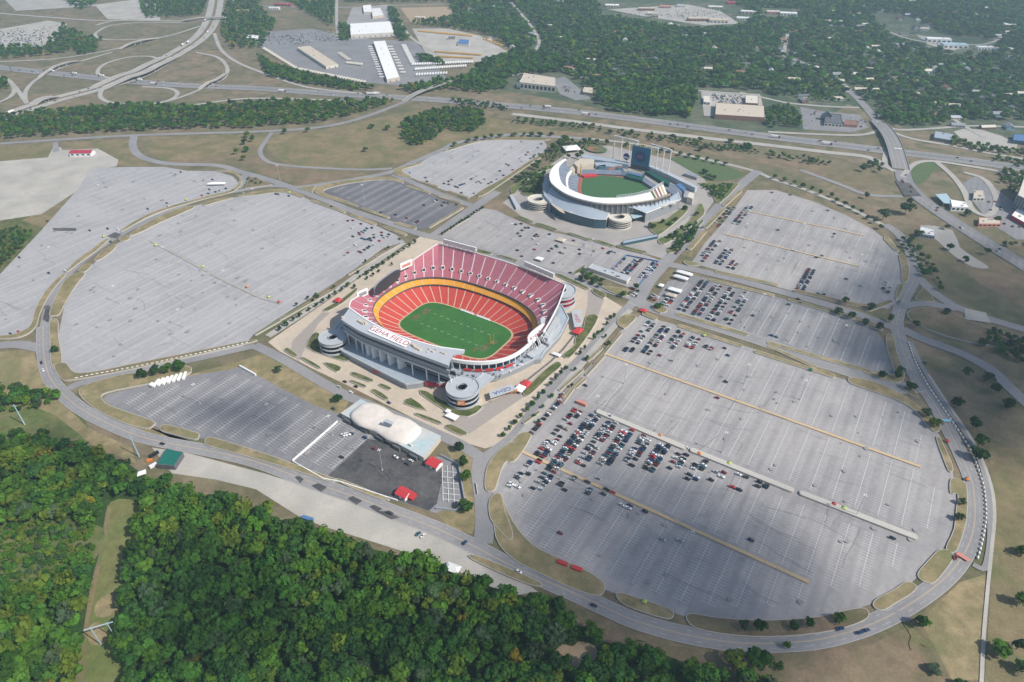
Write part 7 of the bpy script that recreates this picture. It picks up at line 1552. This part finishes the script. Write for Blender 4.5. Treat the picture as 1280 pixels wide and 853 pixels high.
def traffic(pts, n, offs, place, group, semis=0, seed=1):
    r = random.Random(seed); line = smooth(S(*pts), 8); L = [0]
    for a, b in zip(line, line[1:]): L.append(L[-1]+(b-a).length)
    cnt = 0
    for i in range(n):
        s = r.uniform(0, L[-1]); k = max(0, min(len(line)-2, int(np.searchsorted(L, s))-1)); t = (line[k+1]-line[k]).normalized(); nrm = Vector((-t.y, t.x, 0)); o = r.choice(offs); p = line[k]+t*(s-L[k])+nrm*o; p.z = _z['n']*.006*.6+.3
        if not inview(p, 5): continue
        cnt += 1; rz = math.atan2(t.y, t.x)+(math.pi if o > 0 else 0)
        if i < semis: SEMI.append((p, rz, f'white semi truck, {ordn(cnt)} of the trucks {place}'))
        else:
            c = r.choice(WC); kd = r.choice(KC_); CARS.append((p, rz, c, kd, f'{c} {kd}, {ordn(cnt)} of those {place}', group))
SEMI = []
traffic(I70, 90, (-12, -8, -4, 4, 8, 12), 'on the interstate', 'traffic on the interstate', 16, 3)
traffic([(0, 148), (62, 127), (125, 110), (175, 94), (212, 72), (250, 47), (266, 22)], 34, (-16, -12, -6, 6, 12, 16), 'on the far highway', 'traffic on the far highway', 6, 5)
traffic([(1096, 152), (1128, 214), (1132, 228), (1150, 248), (1185, 273), (1235, 305), (1290, 340)], 18, (-5, -2, 2, 5), 'on the avenue at right', 'traffic on the avenue', 0, 6)
traffic(RING_PX, 12, (-3, 3), 'on the ring road', 'traffic on the ring road', 0, 7)
traffic([(797, 377), (812, 351), (838, 322), (866, 293), (890, 268)], 6, (-4, 4), 'on the street by the ballpark', 'traffic by the ballpark', 0, 8)
CARS.sort(key=lambda c: (c[0]-Vector((0, 0, H))).length)
used = set()
def uniq(l):
    if l not in used: used.add(l); return l
    return l
for p, rz, c, kd, lab, gr in CARS[:292]:
    bm_, gm_ = car_mesh(c, kd); q = p.copy(); q.z = max(q.z, .95)
    o = thing({'car': 'car', 'suv': 'car', 'pickup': 'pickup_truck'}[kd], uniq(lab), 'car', tuple(q), rz, gr)
    for nm, me_ in (('body', bm_), ('windows', gm_)): x = bpy.data.objects.new(nm, me_); COL.objects.link(x); x.parent = o
rest = CARS[292:]
def car_mass(name, label, items):
    mb = MB(); ms = []; mi_ = {}
    for p, rz, c, kd in items:
        if c not in mi_: mi_[c] = len(ms); ms.append(M['car_'+c])
        z = max(p.z, .9); ca, sa = math.cos(rz), math.sin(rz)
        f = lambda x, y, h: (p.x+x*ca-y*sa, p.y+x*sa+y*ca, z+h)
        for (xa, xb, ya, h0, h1) in ((-2.3, 2.3, .93, .3, 1.0), (-1.8, .6, .8, 1.0, 1.55)):
            mb.loft([[f(xa, -ya, h0), f(xb, -ya, h0), f(xb, ya, h0), f(xa, ya, h0)], [f(xa+.2, -ya*.92, h1), f(xb-.3, -ya*.92, h1), f(xb-.3, ya*.92, h1), f(xa+.2, ya*.92, h1)]], mi_[c] if h0 < .5 else -1, True)
            mb.add([f(xa+.2, -ya*.92, h1), f(xb-.3, -ya*.92, h1), f(xb-.3, ya*.92, h1), f(xa+.2, ya*.92, h1)], [[0, 1, 2, 3]], mi_[c])
    gi = len(ms); ms.append(M['glass_dark']); mb.m = [gi if m == -1 else m for m in mb.m]
    return tag(mb.build(name, ms), label, 'cars', kind='stuff')
car_mass('distant_cars', 'the more distant parked cars and highway traffic', [(p, rz, c, kd) for p, rz, c, kd, _, _ in rest])
yd = []; r_ = random.Random(17)
for q, n, cs in (([(-10, 40), (38, 34), (60, 44), (52, 58), (-10, 60)], 420, ['dark blue', 'teal', 'silver', 'white', 'dark grey']), ([(48, 34), (80, 30), (66, 56), (52, 58)], 170, ['white', 'white', 'silver', 'tan', 'bright red']), ([(322, 40), (372, 46), (370, 56), (340, 58)], 120, WC), ([(360, 44), (418, 38), (420, 52), (372, 58)], 160, WC), ([(890, 118), (928, 120), (930, 132), (893, 132)], 130, ['black', 'dark grey', 'white', 'silver', 'dark blue']), ([(700, 103), (712, 106), (722, 118), (706, 116)], 30, WC), ([(1008, 136), (1022, 140), (1020, 160), (1006, 160)], 14, WC), ([(1062, 146), (1082, 150), (1082, 160), (1066, 162)], 26, WC), ([(780, 14), (880, 12), (890, 24), (800, 24)], 120, WC), ([(850, 16), (930, 14), (940, 24), (850, 24)], 90, WC), ([(1225, 240), (1250, 250), (1280, 290), (1250, 288)], 24, WC), ([(1110, 26), (1150, 34), (1190, 62), (1140, 48)], 90, WC)):
    pp = S(*q); k = 0
    while k < n:
        x = r_.uniform(min(p.x for p in pp), max(p.x for p in pp)); y = r_.uniform(min(p.y for p in pp), max(p.y for p in pp)); x = round(x/3.2)*3.2; y = round(y/9)*9+r_.uniform(-.6, .6)
        k += 1
        if inside((x, y), pp): yd.append((Vector((x, y, .9)), math.pi/2, r_.choice(cs), 'car'))
car_mass('yard_cars', 'tightly packed cars in the far sales and salvage yards', yd)
# trucks, trailers, buses
def truck_parts(long_=16):
    t = MB(); t.box((-2, 0, 1.1), (12.5, 2.6, 2.9)); cab = MB(); cab.box((6.2, 0, .7), (2.6, 2.5, 2.6)); cab.box((7.9, 0, .7), (1.2, 2.3, 1.3)); wh = MB()
    for x in (-7, -5.8, 4.6, 7.6):
        for s in (-1.05, 1.05): wh.tube((x, s-.2, .5), (x, s+.2, .5), .5, n=8)
    return t, cab, wh
if SEMI:
    t, cab, wh = truck_parts(); p, rz, lab = SEMI[0]; o = thing('semi_truck', lab, 'truck', tuple(p), rz, 'trucks on the highways')
    t.build('trailer', M['bright_white'], o, local=True); cab.build('cab', M['car_dark red'], o, local=True); wh.build('wheel_set', M['black'], o, local=True)
    for p, rz, lab in SEMI[1:]: dup(o, tuple(p), rz, lab)
def fleet(name, label, cat, group, spots, L, m_, h=2.9, wd=2.6):
    o = thing(name, label, cat, tuple(spots[0][0]), spots[0][1], group); b = MB(); b.loft([[(-L/2, -wd/2, .9), (L/2, -wd/2, .9), (L/2, wd/2, .9), (-L/2, wd/2, .9)], [(-L/2+.1, -wd/2, .9+h), (L/2-.1, -wd/2, .9+h), (L/2-.1, wd/2, .9+h), (-L/2+.1, wd/2, .9+h)]], 0, True, True); b.build('body', m_, o, local=True)
    w_ = MB(); w_.box((-L*.3, 0, 0), (2.2, wd*.9, .89)); w_.build('wheel_set', M['black'], o, local=True)
    for p, rz in spots[1:]: dup(o, tuple(p), rz)
def linep(a, b, n, rz): A, B = P(*a), P(*b); return [(A.lerp(B, i/(n-1))+Vector((0, 0, .9)), rz) for i in range(n)]
fleet('semi_trailer', 'white box trailer parked in the lines of the lower truck yard', 'trailer', 'trailers of the lower truck yard', linep((516, 82), (590, 79), 26, 1.45)+linep((520, 88), (582, 84), 22, 1.45)+linep((521, 95), (558, 93), 12, 1.5), 14, M['bright_white'])
fleet('semi_trailer', 'white box trailer docked at the long truck terminal', 'trailer', 'trailers docked at the long terminal', linep((463, 60), (478, 98), 14, .05)+linep((488, 60), (504, 92), 10, .05)+linep((505, 58), (516, 80), 14, .1), 12, M['white'])
fleet('semi_trailer', 'pale trailer parked along the left edge of the truck yard', 'trailer', 'trailers at the left of the yard', linep((330, 62), (372, 88), 18, 1.2)+linep((375, 88), (455, 104), 24, 1.1)+linep((425, 68), (436, 76), 8, .1)+linep((434, 80), (452, 82), 8, 1.3), 11, M['offwhite'])
defm('bus_yellow', (.52, .30, .06), rough=.5)
fleet('school_bus', 'dull yellow bus parked in the sandy bus yard', 'bus', 'buses of the sandy yard', linep((524, 40), (590, 46), 24, 1.0)+linep((545, 66), (600, 70), 20, .1)+linep((548, 72), (590, 74), 14, .2)+linep((606, 50), (626, 58), 6, .6), 9, M['bus_yellow'], 2.5, 2.4)
# ------------------------------------------------------------------ air: haze and the clouds that shade the ground
hz = bpy.data.materials.new('haze'); hz.use_nodes = True; nt = hz.node_tree; nt.nodes.remove(nt.nodes['Principled BSDF'])
v = nt.nodes.new('ShaderNodeVolumePrincipled'); v.inputs['Color'].default_value = (.62, .86, 1, 1); v.inputs['Density'].default_value = .000125; v.inputs['Anisotropy'].default_value = .2
nt.links.new(v.outputs[0], nt.nodes['Material Output'].inputs['Volume'])
ho = MB().box((0, 3000, -2), (15000, 13000, 440)).build('haze', hz); tag(ho, kind='stuff')
cm_ = bpy.data.materials.new('cloud'); cm_.use_nodes = True; nt = cm_.node_tree; nt.nodes.remove(nt.nodes['Principled BSDF'])
tr = nt.nodes.new('ShaderNodeBsdfTransparent'); df = nt.nodes.new('ShaderNodeBsdfDiffuse'); df.inputs[0].default_value = (.9, .9, .9, 1); mx = nt.nodes.new('ShaderNodeMixShader')
gm = nt.nodes.new('ShaderNodeNewGeometry'); dt = nt.nodes.new('ShaderNodeVectorMath'); dt.operation = 'DOT_PRODUCT'; ab = nt.nodes.new('ShaderNodeMath'); ab.operation = 'ABSOLUTE'; pw_ = nt.nodes.new('ShaderNodeMath'); pw_.operation = 'MULTIPLY'; pw_.inputs[1].default_value = .066
nt.links.new(gm.outputs['Normal'], dt.inputs[0]); nt.links.new(gm.outputs['Incoming'], dt.inputs[1]); nt.links.new(dt.outputs['Value'], ab.inputs[0]); nt.links.new(ab.outputs[0], pw_.inputs[0]); nt.links.new(pw_.outputs[0], mx.inputs[0]); nt.links.new(tr.outputs[0], mx.inputs[1]); nt.links.new(df.outputs[0], mx.inputs[2]); nt.links.new(mx.outputs[0], nt.nodes['Material Output'].inputs[0])
CH = 640.0
def cloud(label, spots, seed, k=1.0):
    """thin broken cloud: many soft vapour puffs whose shadows overlap on the ground spots (px, py, radius in metres, weight)"""
    r = random.Random(seed); bm = bmesh.new(); sx, sy = SUNV.x/SUNV.z, SUNV.y/SUNV.z
    for px, py, rad, wt in spots:
        g = P(px, py); n = int(9*wt*k)+1
        for i in range(n):
            a = r.uniform(0, 6.28); d = rad*.75*math.sqrt(r.random()); z = CH+r.uniform(-20, 40); q = rad*r.uniform(.42, .8)
            c = Vector((g.x+d*math.cos(a)+sx*z, g.y+d*math.sin(a)+sy*z, z))
            bmesh.ops.create_icosphere(bm, subdivisions=3, radius=1, matrix=Matrix.Translation(c) @ Matrix.Rotation(a, 4, 'Z') @ Matrix.Diagonal((q*r.uniform(.8, 1.3), q*r.uniform(.7, 1.1), q*.45, 1)))
    me = bpy.data.meshes.new('cloud'); bm.to_mesh(me); bm.free(); me.materials.append(cm_); me.polygons.foreach_set('use_smooth', [True]*len(me.polygons))
    o = bpy.data.objects.new('cloud', me); COL.objects.link(o); tag(o, label, 'cloud', kind='stuff')
cloud('broken cloud overhead shading the lower half of the big lot', [(700, 655, 60, 1.2), (770, 640, 65, 1.4), (840, 680, 75, 1.7), (780, 700, 70, 1.2), (900, 715, 75, 1.3), (960, 700, 65, 1), (1000, 740, 60, 1), (700, 700, 60, 1), (850, 770, 70, 1.2), (960, 790, 60, .9), (760, 770, 60, 1)], 1)
cloud('broken cloud overhead shading the middle of the woods', [(250, 710, 40, .8), (300, 760, 50, .8), (420, 790, 55, .8), (540, 810, 55, .8), (240, 800, 50, .9), (640, 810, 50, .7)], 2)
cloud('broken cloud overhead shading the fields at the right', [(1180, 420, 100, 2.3), (1240, 370, 100, 2.0), (1105, 372, 75, 2.4), (1250, 470, 90, 2.2), (1180, 480, 70, 2), (1085, 440, 60, 1.9), (1220, 530, 60, 1.6), (1140, 335, 60, 1.2), (1290, 420, 90, 2), (1230, 310, 90, 1), (1040, 372, 45, 1.3)], 3)
cloud('broken cloud overhead shading the left wood edge', [(60, 550, 35, .6), (110, 580, 35, .6), (300, 520, 38, 1.5), (250, 508, 30, .9), (345, 535, 32, 1.1)], 4)
cloud('broken cloud overhead shading the far wooded suburb', [(1150, 20, 300, .6), (1260, 60, 260, .6), (1210, 130, 140, .5)], 5)
